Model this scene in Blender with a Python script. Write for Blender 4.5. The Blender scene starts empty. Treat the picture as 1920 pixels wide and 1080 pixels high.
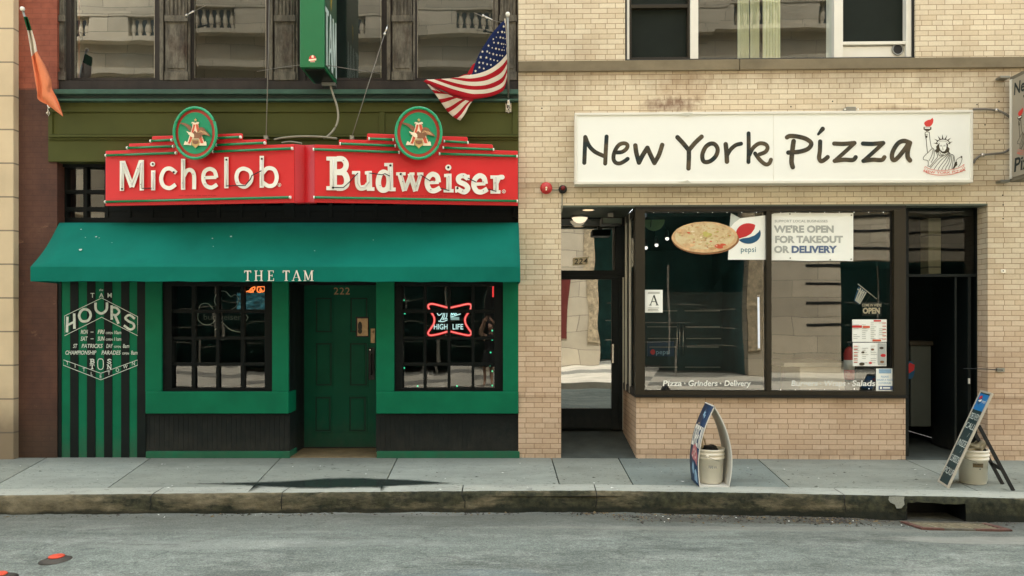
import bpy, bmesh, math, random
from mathutils import Vector, Matrix
R = math.radians
S = bpy.context.scene
C = S.collection
random.seed(7)

# ------------------------------------------------------------------ camera
FPX, CXP, HYP, DIST, HC = 1387.0, 960.0, 600.0, 9.4, 1.75   # measured in pixels of the 1920x1080 photograph
cam = bpy.data.cameras.new('camera'); camo = bpy.data.objects.new('camera', cam); C.objects.link(camo)
cam.sensor_width = 36; cam.lens = FPX/1920*36; cam.shift_y = 60/1920; cam.clip_start = .02; cam.clip_end = 500
camo.location = (0, -DIST, HC); camo.rotation_euler = (R(90), 0, 0)
S.camera = camo
# ------------------------------------------------------------------ sky, sun, exposure
SUN_EL, SUN_AZ = 66.0, 12.0     # the sun stands behind the two shops: their street side is in open shade
w = bpy.data.worlds.new('World'); S.world = w; w.use_nodes = True
nt = w.node_tree; bg = nt.nodes['Background']
sky = nt.nodes.new('ShaderNodeTexSky'); sky.sky_type = 'NISHITA'; sky.sun_disc = False
sky.sun_elevation = R(SUN_EL); sky.sun_rotation = R(SUN_AZ)
sky.air_density = 1.0; sky.dust_density = 3.0
hs = nt.nodes.new('ShaderNodeHueSaturation'); hs.inputs['Saturation'].default_value = .30
wm = nt.nodes.new('ShaderNodeMix'); wm.data_type = 'RGBA'; wm.blend_type = 'MULTIPLY'; wm.inputs[0].default_value = 1
wm.inputs[7].default_value = (.97, 1.0, .97, 1)      # thin high haze takes the blue out of the sky
nt.links.new(sky.outputs[0], hs.inputs['Color']); nt.links.new(hs.outputs[0], wm.inputs[6]); nt.links.new(wm.outputs[2], bg.inputs[0])
bg.inputs[1].default_value = .15
sl = bpy.data.lights.new('sun', 'SUN'); sl.energy = 2.0; sl.angle = R(.53); sl.color = (1, .95, .87)
so = bpy.data.objects.new('sun', sl); C.objects.link(so)
sd = Vector((math.sin(R(SUN_AZ))*math.cos(R(SUN_EL)), math.cos(R(SUN_AZ))*math.cos(R(SUN_EL)), math.sin(R(SUN_EL))))
so.rotation_euler = sd.to_track_quat('Z', 'Y').to_euler(); so.location = (0, 8, 24)
S.view_settings.view_transform = 'Standard'; S.view_settings.look = 'None'
S.view_settings.exposure = 2.40; S.view_settings.gamma = 1
S.cycles.max_bounces = 8; S.cycles.transparent_max_bounces = 16; S.cycles.sample_clamp_indirect = 6
S.cycles.caustics_reflective = False; S.cycles.caustics_refractive = False

# ------------------------------------------------------------------ placing: photo pixel -> point on a real plane
CAM = Vector((0, -DIST, HC))
def ray(px, py): return Vector(((px-CXP)/FPX, 1, (HYP-py)/FPX))
class Pl:
    """a vertical facade plane; off = metres in front of it (towards the street)"""
    def __init__(s, x0, y0, ang):
        s.o = Vector((x0, y0, 0)); s.d = Vector((math.cos(ang), math.sin(ang), 0)); s.n = Vector((-math.sin(ang), math.cos(ang), 0))
    def pt(s, px, py, off=0):
        r = ray(px, py); t = (-off-(CAM-s.o).dot(s.n))/r.dot(s.n); return CAM+r*t
    def uz(s, px, py, off=0):
        p = s.pt(px, py, off); return (p-s.o).dot(s.d), p.z
    def W(s, u, z, off=0): return s.o+s.d*u-s.n*off+Vector((0, 0, z))
class Sub:
    """a drawing sheet lying on a plane: own units, y down"""
    def __init__(s, pl, ox, oy, sc, off=0): s.p, s.ox, s.oy, s.sc, s.off = pl, ox, oy, sc, off
    def pt(s, x, y, off=0): return s.p.pt(s.ox+x/s.sc, s.oy+y/s.sc, off+s.off)
class Sheet:
    """free flat sheet: origin, right vector, down vector (metres per unit), normal"""
    def __init__(s, o, r, d): s.o, s.r, s.d = Vector(o), Vector(r), Vector(d); s.nn = s.d.cross(s.r).normalized()
    def pt(s, x, y, off=0): return s.o+s.r*x+s.d*y+s.nn*off
class Sub2:
    """a drawing in its own units laid on a metric sheet"""
    def __init__(s, sh, ox, oy, k): s.sh, s.ox, s.oy, s.k = sh, ox, oy, k
    def pt(s, x, y, off=0): return s.sh.pt(s.ox+x/s.k, s.oy+y/s.k, off)
L = Pl(0, 0, 0)
X0 = (972-960)*DIST/FPX
RP = Pl(X0, 0, R(-1.5))
SLOPE = .022
def sw(px, py, up=0):
    r = ray(px, py); t = (HC+DIST*SLOPE-up)/(SLOPE-r.z); return CAM+r*t
def ground(px, py, z):
    r = ray(px, py); return CAM+r*((z-HC)/r.z)
def swz(y): return SLOPE*min(y, 0)

# ------------------------------------------------------------------ mesh builder
class MB:
    def __init__(s): s.v = []; s.f = []; s.m = []; s.sm = []; s.k = 0
    def V(s, p): s.v.append(Vector(p)); return len(s.v)-1
    def F(s, idx, m=0, sm=False): s.f.append(tuple(idx)); s.m.append(m); s.sm.append(sm)
    def face(s, pts, m=0, sm=False): s.F([s.V(p) for p in pts], m, sm)
    def hexa(s, a, b, m=0):       # two quads a (front) b (back), same winding
        i = [s.V(p) for p in a]+[s.V(p) for p in b]
        s.F((i[0], i[1], i[2], i[3]), m); s.F((i[7], i[6], i[5], i[4]), m)
        for k in range(4):
            j = (k+1) % 4; s.F((i[j], i[k], i[4+k], i[4+j]), m)
        return s
    def box(s, x0, x1, y0, y1, z0, z1, m=0):
        return s.hexa([(x0, y0, z0), (x1, y0, z0), (x1, y0, z1), (x0, y0, z1)], [(x0, y1, z0), (x1, y1, z0), (x1, y1, z1), (x0, y1, z1)], m)
    def ub(s, pl, u0, u1, z0, z1, o0, o1, m=0):      # box in a facade plane, metres; o1 = front
        return s.hexa([pl.W(u0, z0, o1), pl.W(u1, z0, o1), pl.W(u1, z1, o1), pl.W(u0, z1, o1)], [pl.W(u0, z0, o0), pl.W(u1, z0, o0), pl.W(u1, z1, o0), pl.W(u0, z1, o0)], m)
    def pb(s, pl, x0, y0, x1, y1, o0, o1, m=0):      # box whose front face covers these photo pixels
        u0, za = pl.uz(x0, y0, o1); u1, zb = pl.uz(x1, y0, o1); _, zc = pl.uz(x0, y1, o1); _, zd = pl.uz(x1, y1, o1)
        return s.ub(pl, u0, u1, (zc+zd)/2, (za+zb)/2, o0, o1, m)
    def frame(s, pl, x0, y0, x1, y1, wl, wt, wr, wb, o0, o1, m=0):
        s.pb(pl, x0, y0, x1, y0+wt, o0, o1, m); s.pb(pl, x0, y1-wb, x1, y1, o0, o1, m)
        s.pb(pl, x0, y0+wt, x0+wl, y1-wb, o0, o1, m); s.pb(pl, x1-wr, y0+wt, x1, y1-wb, o0, o1, m); return s
    def tube(s, pts, r, n=8, m=0, r1=None, closed=False):
        pts = [Vector(p) for p in pts]; N = len(pts); rings = []
        for i, p in enumerate(pts):
            a = pts[(i-1) % N] if (closed or i) else p; b = pts[(i+1) % N] if (closed or i < N-1) else p
            t = (b-a).normalized(); up = Vector((0, 0, 1)) if abs(t.z) < .9 else Vector((0, 1, 0))
            e = t.cross(up).normalized(); g = t.cross(e)
            rr = r if r1 is None else r+(r1-r)*i/max(N-1, 1)
            rings.append([s.V(p+(e*math.cos(q)+g*math.sin(q))*rr) for q in [2*math.pi*k/n for k in range(n)]])
        for i in range(N if closed else N-1):
            A, B = rings[i], rings[(i+1) % N]
            for k in range(n): s.F((A[k], A[(k+1) % n], B[(k+1) % n], B[k]), m, True)
        if not closed: s.F(rings[0][::-1], m); s.F(rings[-1], m)
        return s
    def lathe(s, c, prof, n=24, m=0, ax='z'):        # prof: (radius, height)
        c = Vector(c); rings = []
        for r, h in prof:
            rings.append([s.V(c+(Vector((r*math.cos(q), r*math.sin(q), h)) if ax == 'z' else Vector((r*math.cos(q), -h, r*math.sin(q))))) for q in [2*math.pi*k/n for k in range(n)]])
        for A, B in zip(rings, rings[1:]):
            for k in range(n): s.F((A[k], A[(k+1) % n], B[(k+1) % n], B[k]), m, True)
        s.F(rings[0][::-1], m); s.F(rings[-1], m); return s
    def poly(s, pl, pts, off, th=.002, m=0):         # flat cut-out, sheet units
        s.k += 1; off = off+s.k*.00012
        a = [s.V(pl.pt(x, y, off)) for x, y in pts]; b = [s.V(pl.pt(x, y, off-th)) for x, y in pts]
        s.F(a, m); n = len(a)
        for k in range(n): s.F((a[k], a[(k+1) % n], b[(k+1) % n], b[k]), m)
        return s
    def ell(s, pl, cx, cy, rx, ry, off, th=.002, m=0, n=32):
        return s.poly(pl, [(cx+rx*math.cos(2*math.pi*k/n), cy+ry*math.sin(2*math.pi*k/n)) for k in range(n)], off, th, m)
    def rect(s, pl, x0, y0, x1, y1, off, th=.002, m=0): return s.poly(pl, [(x0, y0), (x1, y0), (x1, y1), (x0, y1)], off, th, m)
    def stroke(s, pl, pts, w, off, th=.002, closed=False, smooth=True, cap='round', m=0, w1=None):
        """a brush stroke along pts"""
        P = [Vector((x, y)) for x, y in pts]
        if smooth and len(P) > 2: P = spline(P, closed)
        s.k += 1; off = off+s.k*.00012; N = len(P); Lf = []; Rt = []
        for i, p in enumerate(P):
            a = P[(i-1) % N] if (closed or i) else p; b = P[(i+1) % N] if (closed or i < N-1) else p
            t = b-a; t = t.normalized() if t.length > 1e-9 else Vector((1, 0)); nn = Vector((-t.y, t.x))
            ww = w/2 if w1 is None else (w+(w1-w)*i/max(N-1, 1))/2
            Lf.append(p+nn*ww); Rt.append(p-nn*ww)
        def two(q): return s.V(pl.pt(q.x, q.y, off)), s.V(pl.pt(q.x, q.y, off-th))
        l = [two(q) for q in Lf]; r = [two(q) for q in Rt]
        for i in range(N if closed else N-1):
            j = (i+1) % N
            s.F((l[i][0], l[j][0], r[j][0], r[i][0]), m)
            s.F((l[i][0], l[j][0], l[j][1], l[i][1]), m); s.F((r[i][0], r[j][0], r[j][1], r[i][1]), m)
        if not closed:
            for end, q, t in ((0, P[0], P[0]-P[1]), (-1, P[-1], P[-1]-P[-2])):
                if cap == 'round':
                    a0 = math.atan2(t.y, t.x); rr = (Lf[end]-Rt[end]).length/2
                    arc = [two(q+Vector((math.cos(a0+x), math.sin(a0+x)))*rr) for x in [math.pi*(-.5+k/8) for k in range(9)]]
                    s.F([x[0] for x in arc], m)
                    for A, B in zip(arc, arc[1:]): s.F((A[0], B[0], B[1], A[1]), m)
        return s
    def text(s, pl, txt, x, y, h, off, align='c', bold=0, shear=0, xs=1, th=.0015, m=0, fn=None, sp=1, fit=None):
        """lettering in the built-in font; (x, y) = baseline anchor, h = capital height"""
        cu = bpy.data.curves.new('t', 'FONT'); cu.body = txt; cu.size = 1; cu.offset = bold; cu.shear = shear; cu.space_character = sp; cu.resolution_u = 3
        cu.align_x = {'c': 'CENTER', 'l': 'LEFT', 'r': 'RIGHT'}[align]
        o = bpy.data.objects.new('t', cu); me = bpy.data.meshes.new_from_object(o)
        k = h/.727; s.k += 1; off = off+s.k*.00012
        if fit:
            xx = [q.co.x for q in me.vertices]; xs = fit/(k*(max(xx)-min(xx)))
        def mp(q):
            X, Y = q.x*k*xs, q.y*k
            if fn: return fn(X, Y)
            return x+X, y-Y
        base = len(s.v)
        for q in me.vertices: s.V(pl.pt(*mp(q.co), off))
        for p in me.polygons: s.F([base+i for i in p.vertices], m)
        bpy.data.objects.remove(o); bpy.data.meshes.remove(me); bpy.data.curves.remove(cu); return s
    def build(s, name, mats, parent=None, smooth=False, bevel=0, bseg=2):
        me = bpy.data.meshes.new(name); me.from_pydata(s.v, [], s.f)
        if not isinstance(mats, (list, tuple)): mats = [mats]
        for q in mats: me.materials.append(q)
        for p, mi, sm in zip(me.polygons, s.m, s.sm): p.material_index = mi; p.use_smooth = sm or smooth
        bm = bmesh.new(); bm.from_mesh(me)
        bmesh.ops.remove_doubles(bm, verts=bm.verts, dist=1e-6)
        bmesh.ops.recalc_face_normals(bm, faces=bm.faces); bm.to_mesh(me); bm.free()
        o = bpy.data.objects.new(name, me); C.objects.link(o)
        if parent is not None: o.parent = parent
        if bevel:
            bv = o.modifiers.new('bevel', 'BEVEL'); bv.width = bevel; bv.segments = bseg; bv.limit_method = 'ANGLE'; bv.angle_limit = R(40); bv.harden_normals = False
        return o
def spline(P, closed=False, n=6):
    out = []; N = len(P)
    for i in range(N if closed else N-1):
        g = lambda j: P[j % N] if closed else P[min(max(j, 0), N-1)]
        a, b, c, d = g(i-1), g(i), g(i+1), g(i+2)
        for k in range(n):
            t = k/n
            out.append(.5*((2*b)+(c-a)*t+(2*a-5*b+4*c-d)*t*t+(3*b-a-3*c+d)*t*t*t))
    if not closed: out.append(P[-1])
    return out
def smooth3(pts, n=6): return spline([Vector(p) for p in pts], False, n)
def thing(name, label, cat, group=None):
    o = bpy.data.objects.new(name, None); C.objects.link(o); o.empty_display_size = .1
    return tag(o, label, cat, group)
def tag(o, label, cat, group=None, kind=None):
    o['label'] = label; o['category'] = cat
    if group: o['group'] = group
    if kind: o['kind'] = kind
    return o
def struct(o, kind='structure'): o['kind'] = kind; return o
def finish():
    """put every thing's origin at its base"""
    def verts(o):
        out = [o.matrix_basis @ v.co for v in o.data.vertices] if o.type == 'MESH' else []
        for c in o.children: out += verts(c)
        return out
    done = {}
    for o in [q for q in C.objects if q.parent is None and q.type in ('MESH', 'EMPTY')]:
        if o.type == 'MESH' and len(o.children) == 0:
            if o.data.name not in done:
                vs = [v.co for v in o.data.vertices]
                b = Vector(((min(v.x for v in vs)+max(v.x for v in vs))/2, (min(v.y for v in vs)+max(v.y for v in vs))/2, min(v.z for v in vs)))
                o.data.transform(Matrix.Translation(-b)); done[o.data.name] = b
            o.location = o.location+done[o.data.name]
        elif o.type == 'EMPTY':
            vs = []
            for c in o.children: vs += verts(c)
            if not vs: continue
            b = Vector(((min(v.x for v in vs)+max(v.x for v in vs))/2, (min(v.y for v in vs)+max(v.y for v in vs))/2, min(v.z for v in vs)))
            o.location = o.location+b
            for c in o.children: c.location = c.location-b
# ------------------------------------------------------------------ materials
def lin(c): return tuple(((x/255)/12.92 if x/255 <= .04045 else ((x/255+.055)/1.055)**2.4) for x in c)
def A(r, g, b, k=.9): return tuple(x*k for x in lin((r, g, b)))
class N:
    def __init__(s, name):
        s.m = bpy.data.materials.new(name); s.m.use_nodes = True; s.t = s.m.node_tree; s.n = s.t.nodes
        s.b = s.n['Principled BSDF']; s.out = s.n['Material Output']; s.geo = s.n.new('ShaderNodeNewGeometry')
    def new(s, t, **k):
        q = s.n.new(t)
        for a, b in k.items():
            if a.startswith('i_'): q.inputs[a[2:].replace('_', ' ')].default_value = b
            else: setattr(q, a, b)
        return q
    def ln(s, a, b): s.t.links.new(a, b)
    def pos(s, scale=(1, 1, 1), loc=(0, 0, 0)):
        mp = s.new('ShaderNodeMapping'); mp.inputs['Scale'].default_value = scale; mp.inputs['Location'].default_value = loc
        s.ln(s.geo.outputs['Position'], mp.inputs['Vector']); return mp.outputs[0]
    def noise(s, scale, detail=5, vec=None, rough=.6, dist=0):
        q = s.new('ShaderNodeTexNoise'); q.inputs['Scale'].default_value = scale; q.inputs['Detail'].default_value = detail; q.inputs['Roughness'].default_value = rough; q.inputs['Distortion'].default_value = dist
        s.ln(vec if vec is not None else s.pos(), q.inputs['Vector']); return q.outputs['Fac']
    def ramp(s, fac, stops):
        q = s.new('ShaderNodeValToRGB'); e = q.color_ramp.elements
        while len(e) < len(stops): e.new(.5)
        for x, (p, c) in zip(e, stops): x.position = p; x.color = (*c, 1) if len(c) == 3 else c
        s.ln(fac, q.inputs[0]); return q.outputs[0]
    def step(s, fac, a, b): return s.ramp(fac, [(a, (0, 0, 0)), (b, (1, 1, 1))])
    def mix(s, f, a, b, bt='MIX'):
        q = s.new('ShaderNodeMix', data_type='RGBA', blend_type=bt)
        for i, x in ((0, f), (6, a), (7, b)):
            if isinstance(x, (int, float)): q.inputs[i].default_value = x
            elif isinstance(x, tuple): q.inputs[i].default_value = (*x, 1)
            else: s.ln(x, q.inputs[i])
        return q.outputs[2]
    def math(s, op, a, b=0):
        q = s.new('ShaderNodeMath', operation=op)
        for i, x in ((0, a), (1, b)):
            if isinstance(x, (int, float)): q.inputs[i].default_value = x
            else: s.ln(x, q.inputs[i])
        return q.outputs[0]
    def bump(s, h, strength=.3, dist=.005):
        q = s.new('ShaderNodeBump'); q.inputs['Strength'].default_value = strength; q.inputs['Distance'].default_value = dist
        s.ln(h, q.inputs['Height']); s.ln(q.outputs[0], s.b.inputs['Normal']); return q
    def col(s, c):
        if isinstance(c, tuple): s.b.inputs['Base Color'].default_value = (*c, 1)
        else: s.ln(c, s.b.inputs['Base Color'])
    def set(s, rough=.6, metal=0, spec=.5):
        s.b.inputs['Roughness'].default_value = rough; s.b.inputs['Metallic'].default_value = metal; s.b.inputs['Specular IOR Level'].default_value = spec; return s.m
def mat(name, c, rough=.6, var=.12, vs=2.5, bump=.1, bs=60, metal=0, spec=.4, dirt=0, dcol=(.03, .027, .022), stretch=(1, 1, 1), ds=1.4, foot=0):
    """painted or plain surface: mottled colour, fine grain, optional grime with a shape of its own"""
    n = N(name)
    lo = tuple(x*(1-var) for x in c); hi = tuple(min(1, x*(1+var)) for x in c)
    f = n.noise(vs, 6, n.pos(stretch)); k = n.ramp(f, [(.3, lo), (.7, hi)])
    if dirt:
        d = n.step(n.noise(ds, 8, n.pos(stretch, (3.1, 7.7, 1.3)), .7), .48, .78); k = n.mix(n.math('MULTIPLY', d, dirt), k, dcol)
    if foot:        # splashed dirt and scuffs near the pavement
        sp = n.new('ShaderNodeSeparateXYZ'); n.ln(n.geo.outputs['Position'], sp.inputs[0]); mr = n.new('ShaderNodeMapRange')
        n.ln(n.math('ADD', sp.outputs[2], n.math('MULTIPLY', n.math('SUBTRACT', n.noise(9, 9, n.pos((1, 1, .7)), .75), .5), .9)), mr.inputs[0]); mr.inputs[1].default_value = .42; mr.inputs[2].default_value = -.05
        k = n.mix(n.math('MULTIPLY', mr.outputs[0], foot), k, (.085, .08, .065))
        k = n.mix(n.math('MULTIPLY', n.step(n.noise(26, 7, n.pos((1, 1, .6), (6, 2, 3)), .75), .63, .68), .45), k, tuple(x*.45 for x in c))
    n.col(k)
    if bump: n.bump(n.noise(bs, 4, n.pos(stretch)), bump, .004)
    return n.set(rough, metal, spec)
def emis(name, c, st):
    n = N(name); n.b.inputs['Base Color'].default_value = (*c, 1); n.b.inputs['Emission Color'].default_value = (*c, 1); n.b.inputs['Emission Strength'].default_value = st; return n.m
def glass(name, tint=(.9, .95, .93), gain=1.6, wave=.015, ws=1.6, base=0.0):
    n = N(name); n.n.remove(n.b)
    fr = n.new('ShaderNodeFresnel'); fr.inputs['IOR'].default_value = 1.52
    bp = n.new('ShaderNodeBump'); bp.inputs['Strength'].default_value = wave; bp.inputs['Distance'].default_value = .25
    n.ln(n.noise(ws, 1, n.pos((1, 1, .8))), bp.inputs['Height'])
    g = n.new('ShaderNodeBsdfGlossy'); g.inputs['Roughness'].default_value = 0.0; g.inputs['Color'].default_value = (.97, .98, .95, 1); n.ln(bp.outputs[0], g.inputs['Normal'])
    tr = n.new('ShaderNodeBsdfTransparent'); tr.inputs['Color'].default_value = (*tint, 1)
    mx = n.new('ShaderNodeMixShader'); f = n.math('ADD', n.math('MULTIPLY', fr.outputs[0], gain), base)
    cl = n.new('ShaderNodeClamp'); n.ln(f, cl.inputs[0])
    n.ln(cl.outputs[0], mx.inputs[0]); n.ln(tr.outputs[0], mx.inputs[1]); n.ln(g.outputs[0], mx.inputs[2]); n.ln(mx.outputs[0], n.out.inputs[0])
    return n.m
def brick_mat(name, c1, c2, mortar, bw=.2109, rh=.0649, ms=.0040, ph=(0, 0), tint=None, stains=(), bump=.5, gloss=.45, streaks=()):
    n = N(name)
    sp = n.new('ShaderNodeSeparateXYZ'); n.ln(n.geo.outputs['Position'], sp.inputs[0])
    u = n.math('SUBTRACT', sp.outputs[0], sp.outputs[1])
    wob = n.math('MULTIPLY', n.math('SUBTRACT', n.noise(9, 2), .5), .004)
    cb = n.new('ShaderNodeCombineXYZ'); n.ln(n.math('ADD', n.math('ADD', u, ph[0]), wob), cb.inputs[0]); n.ln(n.math('ADD', n.math('ADD', sp.outputs[2], ph[1]), wob), cb.inputs[1])
    b = n.new('ShaderNodeTexBrick'); b.offset = .5; b.offset_frequency = 2; b.squash = .62; b.squash_frequency = 6
    n.ln(cb.outputs[0], b.inputs['Vector']); b.inputs['Scale'].default_value = 1; b.inputs['Brick Width'].default_value = bw; b.inputs['Row Height'].default_value = rh
    b.inputs['Mortar Size'].default_value = ms; b.inputs['Mortar Smooth'].default_value = .25; b.inputs['Bias'].default_value = -.15
    b.inputs['Color1'].default_value = (*c1, 1); b.inputs['Color2'].default_value = (*c2, 1); b.inputs['Mortar'].default_value = (*mortar, 1)
    c = b.outputs['Color']
    c = n.mix(1, c, n.ramp(n.noise(.9, 6), [(.3, (.80, .78, .76)), (.5, (.98, .98, .97)), (.7, (1.08, 1.08, 1.07))]), 'MULTIPLY')
    c = n.mix(1, c, n.ramp(n.noise(45, 5), [(.3, (.93, .93, .92)), (.7, (1.05, 1.05, 1.05))]), 'MULTIPLY')
    if tint is not None:     # brick tinted pinker and darker below this height
        z0, z1, tc = tint
        zf = n.new('ShaderNodeMapRange'); n.ln(n.math('ADD', sp.outputs[2], n.math('MULTIPLY', n.noise(1.1, 4), .8)), zf.inputs[0])
        zf.inputs[1].default_value = z1+.4; zf.inputs[2].default_value = z0+.4; zf.inputs[3].default_value = 0; zf.inputs[4].default_value = 1
        c = n.mix(zf.outputs[0], c, n.mix(1, c, tc, 'MULTIPLY'))
    for (p, rx, rz, sc, am) in stains:
        dx = n.math('DIVIDE', n.math('SUBTRACT', sp.outputs[0], p.x), rx); dz = n.math('DIVIDE', n.math('SUBTRACT', sp.outputs[2], p.z), rz)
        d = n.math('ADD', n.math('MULTIPLY', dx, dx), n.math('MULTIPLY', dz, dz))
        d = n.math('ADD', d, n.math('MULTIPLY', n.math('SUBTRACT', n.noise(11, 5, n.pos((1, 1, .7))), .5), 2.6))
        k = n.ramp(d, [(.0, (am,)*3), (.95, (0, 0, 0))]); c = n.mix(k, c, n.mix(1, c, sc, 'MULTIPLY'))
    for (zt, ln, am, sd) in streaks:      # soot washed down from a ledge
        mr = n.new('ShaderNodeMapRange'); n.ln(n.math('ADD', sp.outputs[2], n.math('MULTIPLY', n.math('SUBTRACT', n.noise(5, 6, n.pos((1, 1, .12), (sd, 0, 0)), .75), .5), ln*2.2)), mr.inputs[0]); mr.inputs[1].default_value = zt-ln; mr.inputs[2].default_value = zt; mr.inputs[3].default_value = 0; mr.inputs[4].default_value = am
        gt = n.math('LESS_THAN', sp.outputs[2], zt+.02); c = n.mix(n.math('MULTIPLY', mr.outputs[0], gt), c, n.mix(1, c, (.58, .53, .47), 'MULTIPLY'))
    n.col(c)
    h = n.math('SUBTRACT', 1, b.outputs['Fac']); h = n.math('ADD', h, n.math('MULTIPLY', n.noise(70, 3), .25))
    n.bump(h, bump, .004)
    return n.set(gloss, 0, .35)
M = {}
M['brick'] = brick_mat('cream_brick', A(231, 217, 189), A(215, 196, 165), A(160, 134, 104), ph=(.03, .012), tint=(1.0, 2.6, (.92, .80, .78)), streaks=[(RP.uz(1446, 132)[1], .22, .75, 0), (RP.uz(1446, 344)[1], .12, .6, 4), (RP.uz(1446, 745)[1], .10, .5, 8)],
    stains=[(RP.pt(1262, 196), .42, .12, (.42, .33, .31), 1.0), (RP.pt(1285, 168), .5, .24, (.72, .62, .55), .7), (RP.pt(1690, 205), .45, .06, (.55, .5, .45), .7), (RP.pt(1300, 362), .4, .05, (.6, .55, .5), .6),
            (RP.pt(1880, 200), .3, .4, (.82, .75, .7), .6), (RP.pt(1240, 850), 1.2, .07, (.7, .68, .66), .6), (RP.pt(1010, 850), .5, .09, (.7, .68, .66), .6), (RP.pt(1560, 850), 1.2, .07, (.7, .68, .66), .6), (RP.pt(1885, 850), .3, .1, (.7, .68, .66), .6)])
def pier_mat():
    n = N('brown_painted_brick')
    sp = n.new('ShaderNodeSeparateXYZ'); n.ln(n.geo.outputs['Position'], sp.inputs[0])
    b = n.new('ShaderNodeTexBrick'); cb = n.new('ShaderNodeCombineXYZ'); n.ln(n.math('SUBTRACT', sp.outputs[0], sp.outputs[1]), cb.inputs[0]); n.ln(sp.outputs[2], cb.inputs[1]); n.ln(cb.outputs[0], b.inputs[0])
    b.inputs['Scale'].default_value = 1; b.inputs['Brick Width'].default_value = .21; b.inputs['Row Height'].default_value = .068; b.inputs['Mortar Size'].default_value = .006
    c = n.ramp(n.noise(2.2, 8, rough=.7), [(.3, A(70, 46, 38)), (.55, A(90, 60, 48)), (.8, A(106, 76, 60))])
    z = n.step(n.math('ADD', sp.outputs[2], n.math('MULTIPLY', n.noise(14, 5), .10)), 4.70/10, 4.72/10)
    mr = n.new('ShaderNodeMapRange'); n.ln(n.math('ADD', sp.outputs[2], n.math('MULTIPLY', n.noise(9, 5), .06)), mr.inputs[0]); mr.inputs[1].default_value = 4.70; mr.inputs[2].default_value = 4.73
    c = n.mix(mr.outputs[0], c, n.ramp(n.noise(5, 6), [(.3, A(128, 66, 48)), (.7, A(158, 88, 66))]))
    pl = n.step(n.noise(3.2, 10, n.pos((1, 1, 1.6), (4, 0, 2)), .72), .60, .66); c = n.mix(n.math('MULTIPLY', pl, .55), c, A(140, 104, 84))
    lo = n.new('ShaderNodeMapRange'); n.ln(n.math('ADD', sp.outputs[2], n.math('MULTIPLY', n.noise(3, 6), .6)), lo.inputs[0]); lo.inputs[1].default_value = 1.1; lo.inputs[2].default_value = .5
    c = n.mix(n.math('MULTIPLY', lo.outputs[0], .65), c, A(62, 52, 40))
    c = n.mix(n.math('MULTIPLY', b.outputs['Fac'], .2), c, A(40, 26, 22)); n.col(c)
    n.bump(n.math('ADD', n.math('MULTIPLY', b.outputs['Fac'], -.6), n.noise(30, 5)), .35, .006); return n.set(.7, 0, .3)
M['pier'] = pier_mat()
def stone_mat(name, c, rh, bw, ph=0, dark=None, joint=.010, jc=(.12, .1, .08), vary=-.1):
    n = N(name); sp = n.new('ShaderNodeSeparateXYZ'); n.ln(n.geo.outputs['Position'], sp.inputs[0])
    b = n.new('ShaderNodeTexBrick'); cb = n.new('ShaderNodeCombineXYZ'); n.ln(n.math('SUBTRACT', sp.outputs[0], sp.outputs[1]), cb.inputs[0]); n.ln(n.math('ADD', sp.outputs[2], ph), cb.inputs[1]); n.ln(cb.outputs[0], b.inputs[0])
    b.inputs['Scale'].default_value = 1; b.inputs['Brick Width'].default_value = bw; b.inputs['Row Height'].default_value = rh; b.inputs['Mortar Size'].default_value = joint
    k = n.ramp(n.noise(1.3, 7), [(.3, tuple(x*.86 for x in c)), (.7, tuple(x*1.06 for x in c))])
    k = n.mix(n.math('MULTIPLY', n.step(n.noise(2.4, 9, n.pos((1, 1, .25)), .7), .55, .8), .3), k, tuple(x*.5 for x in c))
    if dark:
        mr = n.new('ShaderNodeMapRange'); n.ln(n.math('ADD', sp.outputs[2], n.math('MULTIPLY', n.noise(2.5, 7), .5)), mr.inputs[0]); mr.inputs[1].default_value = dark[0]+.35; mr.inputs[2].default_value = dark[0]-.25
        k = n.mix(n.math('MULTIPLY', mr.outputs[0], .85), k, dark[1])
    b.inputs['Color1'].default_value = (1.1, 1.1, 1.1, 1); b.inputs['Color2'].default_value = (1-vary, 1-vary, 1-vary, 1); k = n.mix(1, k, b.outputs['Color'], 'MULTIPLY'); b.inputs['Mortar'].default_value = (.8, .8, .8, 1)
    n.col(n.mix(n.math('MULTIPLY', b.outputs['Fac'], .6), k, jc))
    n.bump(n.math('ADD', n.math('MULTIPLY', b.outputs['Fac'], -.8), n.noise(50, 5)), .3, .006); return n.set(.75, 0, .3)
M['stone'] = stone_mat('beige_limestone', A(212, 192, 158), .4235, 3.2, .09, (.85, A(118, 104, 84)))
M['stone_far'] = stone_mat('tan_stone', (.50, .435, .33), .62, 1.7, joint=.012, jc=(.12, .10, .075), vary=.2)
M['rough_stone'] = mat('rough_stone', (.36, .29, .19), .9, .5, 9, 1.0, 14)
def weathered():
    n = N('weathered_wood'); f = n.noise(7, 9, n.pos((1.6, 1.6, .5)), .75); k = n.ramp(f, [(.25, A(44, 42, 38)), (.46, A(88, 83, 73)), (.6, A(116, 110, 97)), (.8, A(72, 62, 50))])
    k = n.mix(n.math('MULTIPLY', n.step(n.noise(2.1, 8, n.pos((1, 1, .6), (5, 2, 1)), .7), .52, .66), .8), k, A(62, 44, 34)); n.col(k)
    n.bump(n.noise(26, 7, n.pos((1, 1, .4))), .25, .005); return n.set(.8, 0, .25)
M['wood'] = weathered()
M['wood_dark'] = mat('dark_weathered_wood', A(50, 43, 37), .8, .45, 5, .4, 30, dirt=.6, stretch=(1, 1, .4))
M['sash'] = mat('grey_sash_paint', A(150, 142, 124), .6, .25, 8, .2, 40, dirt=.4)
M['verdigris'] = mat('faded_green_cornice', A(56, 88, 74), .7, .3, 5, .3, 30, dirt=.5, stretch=(.6, 1, 1))
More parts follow.
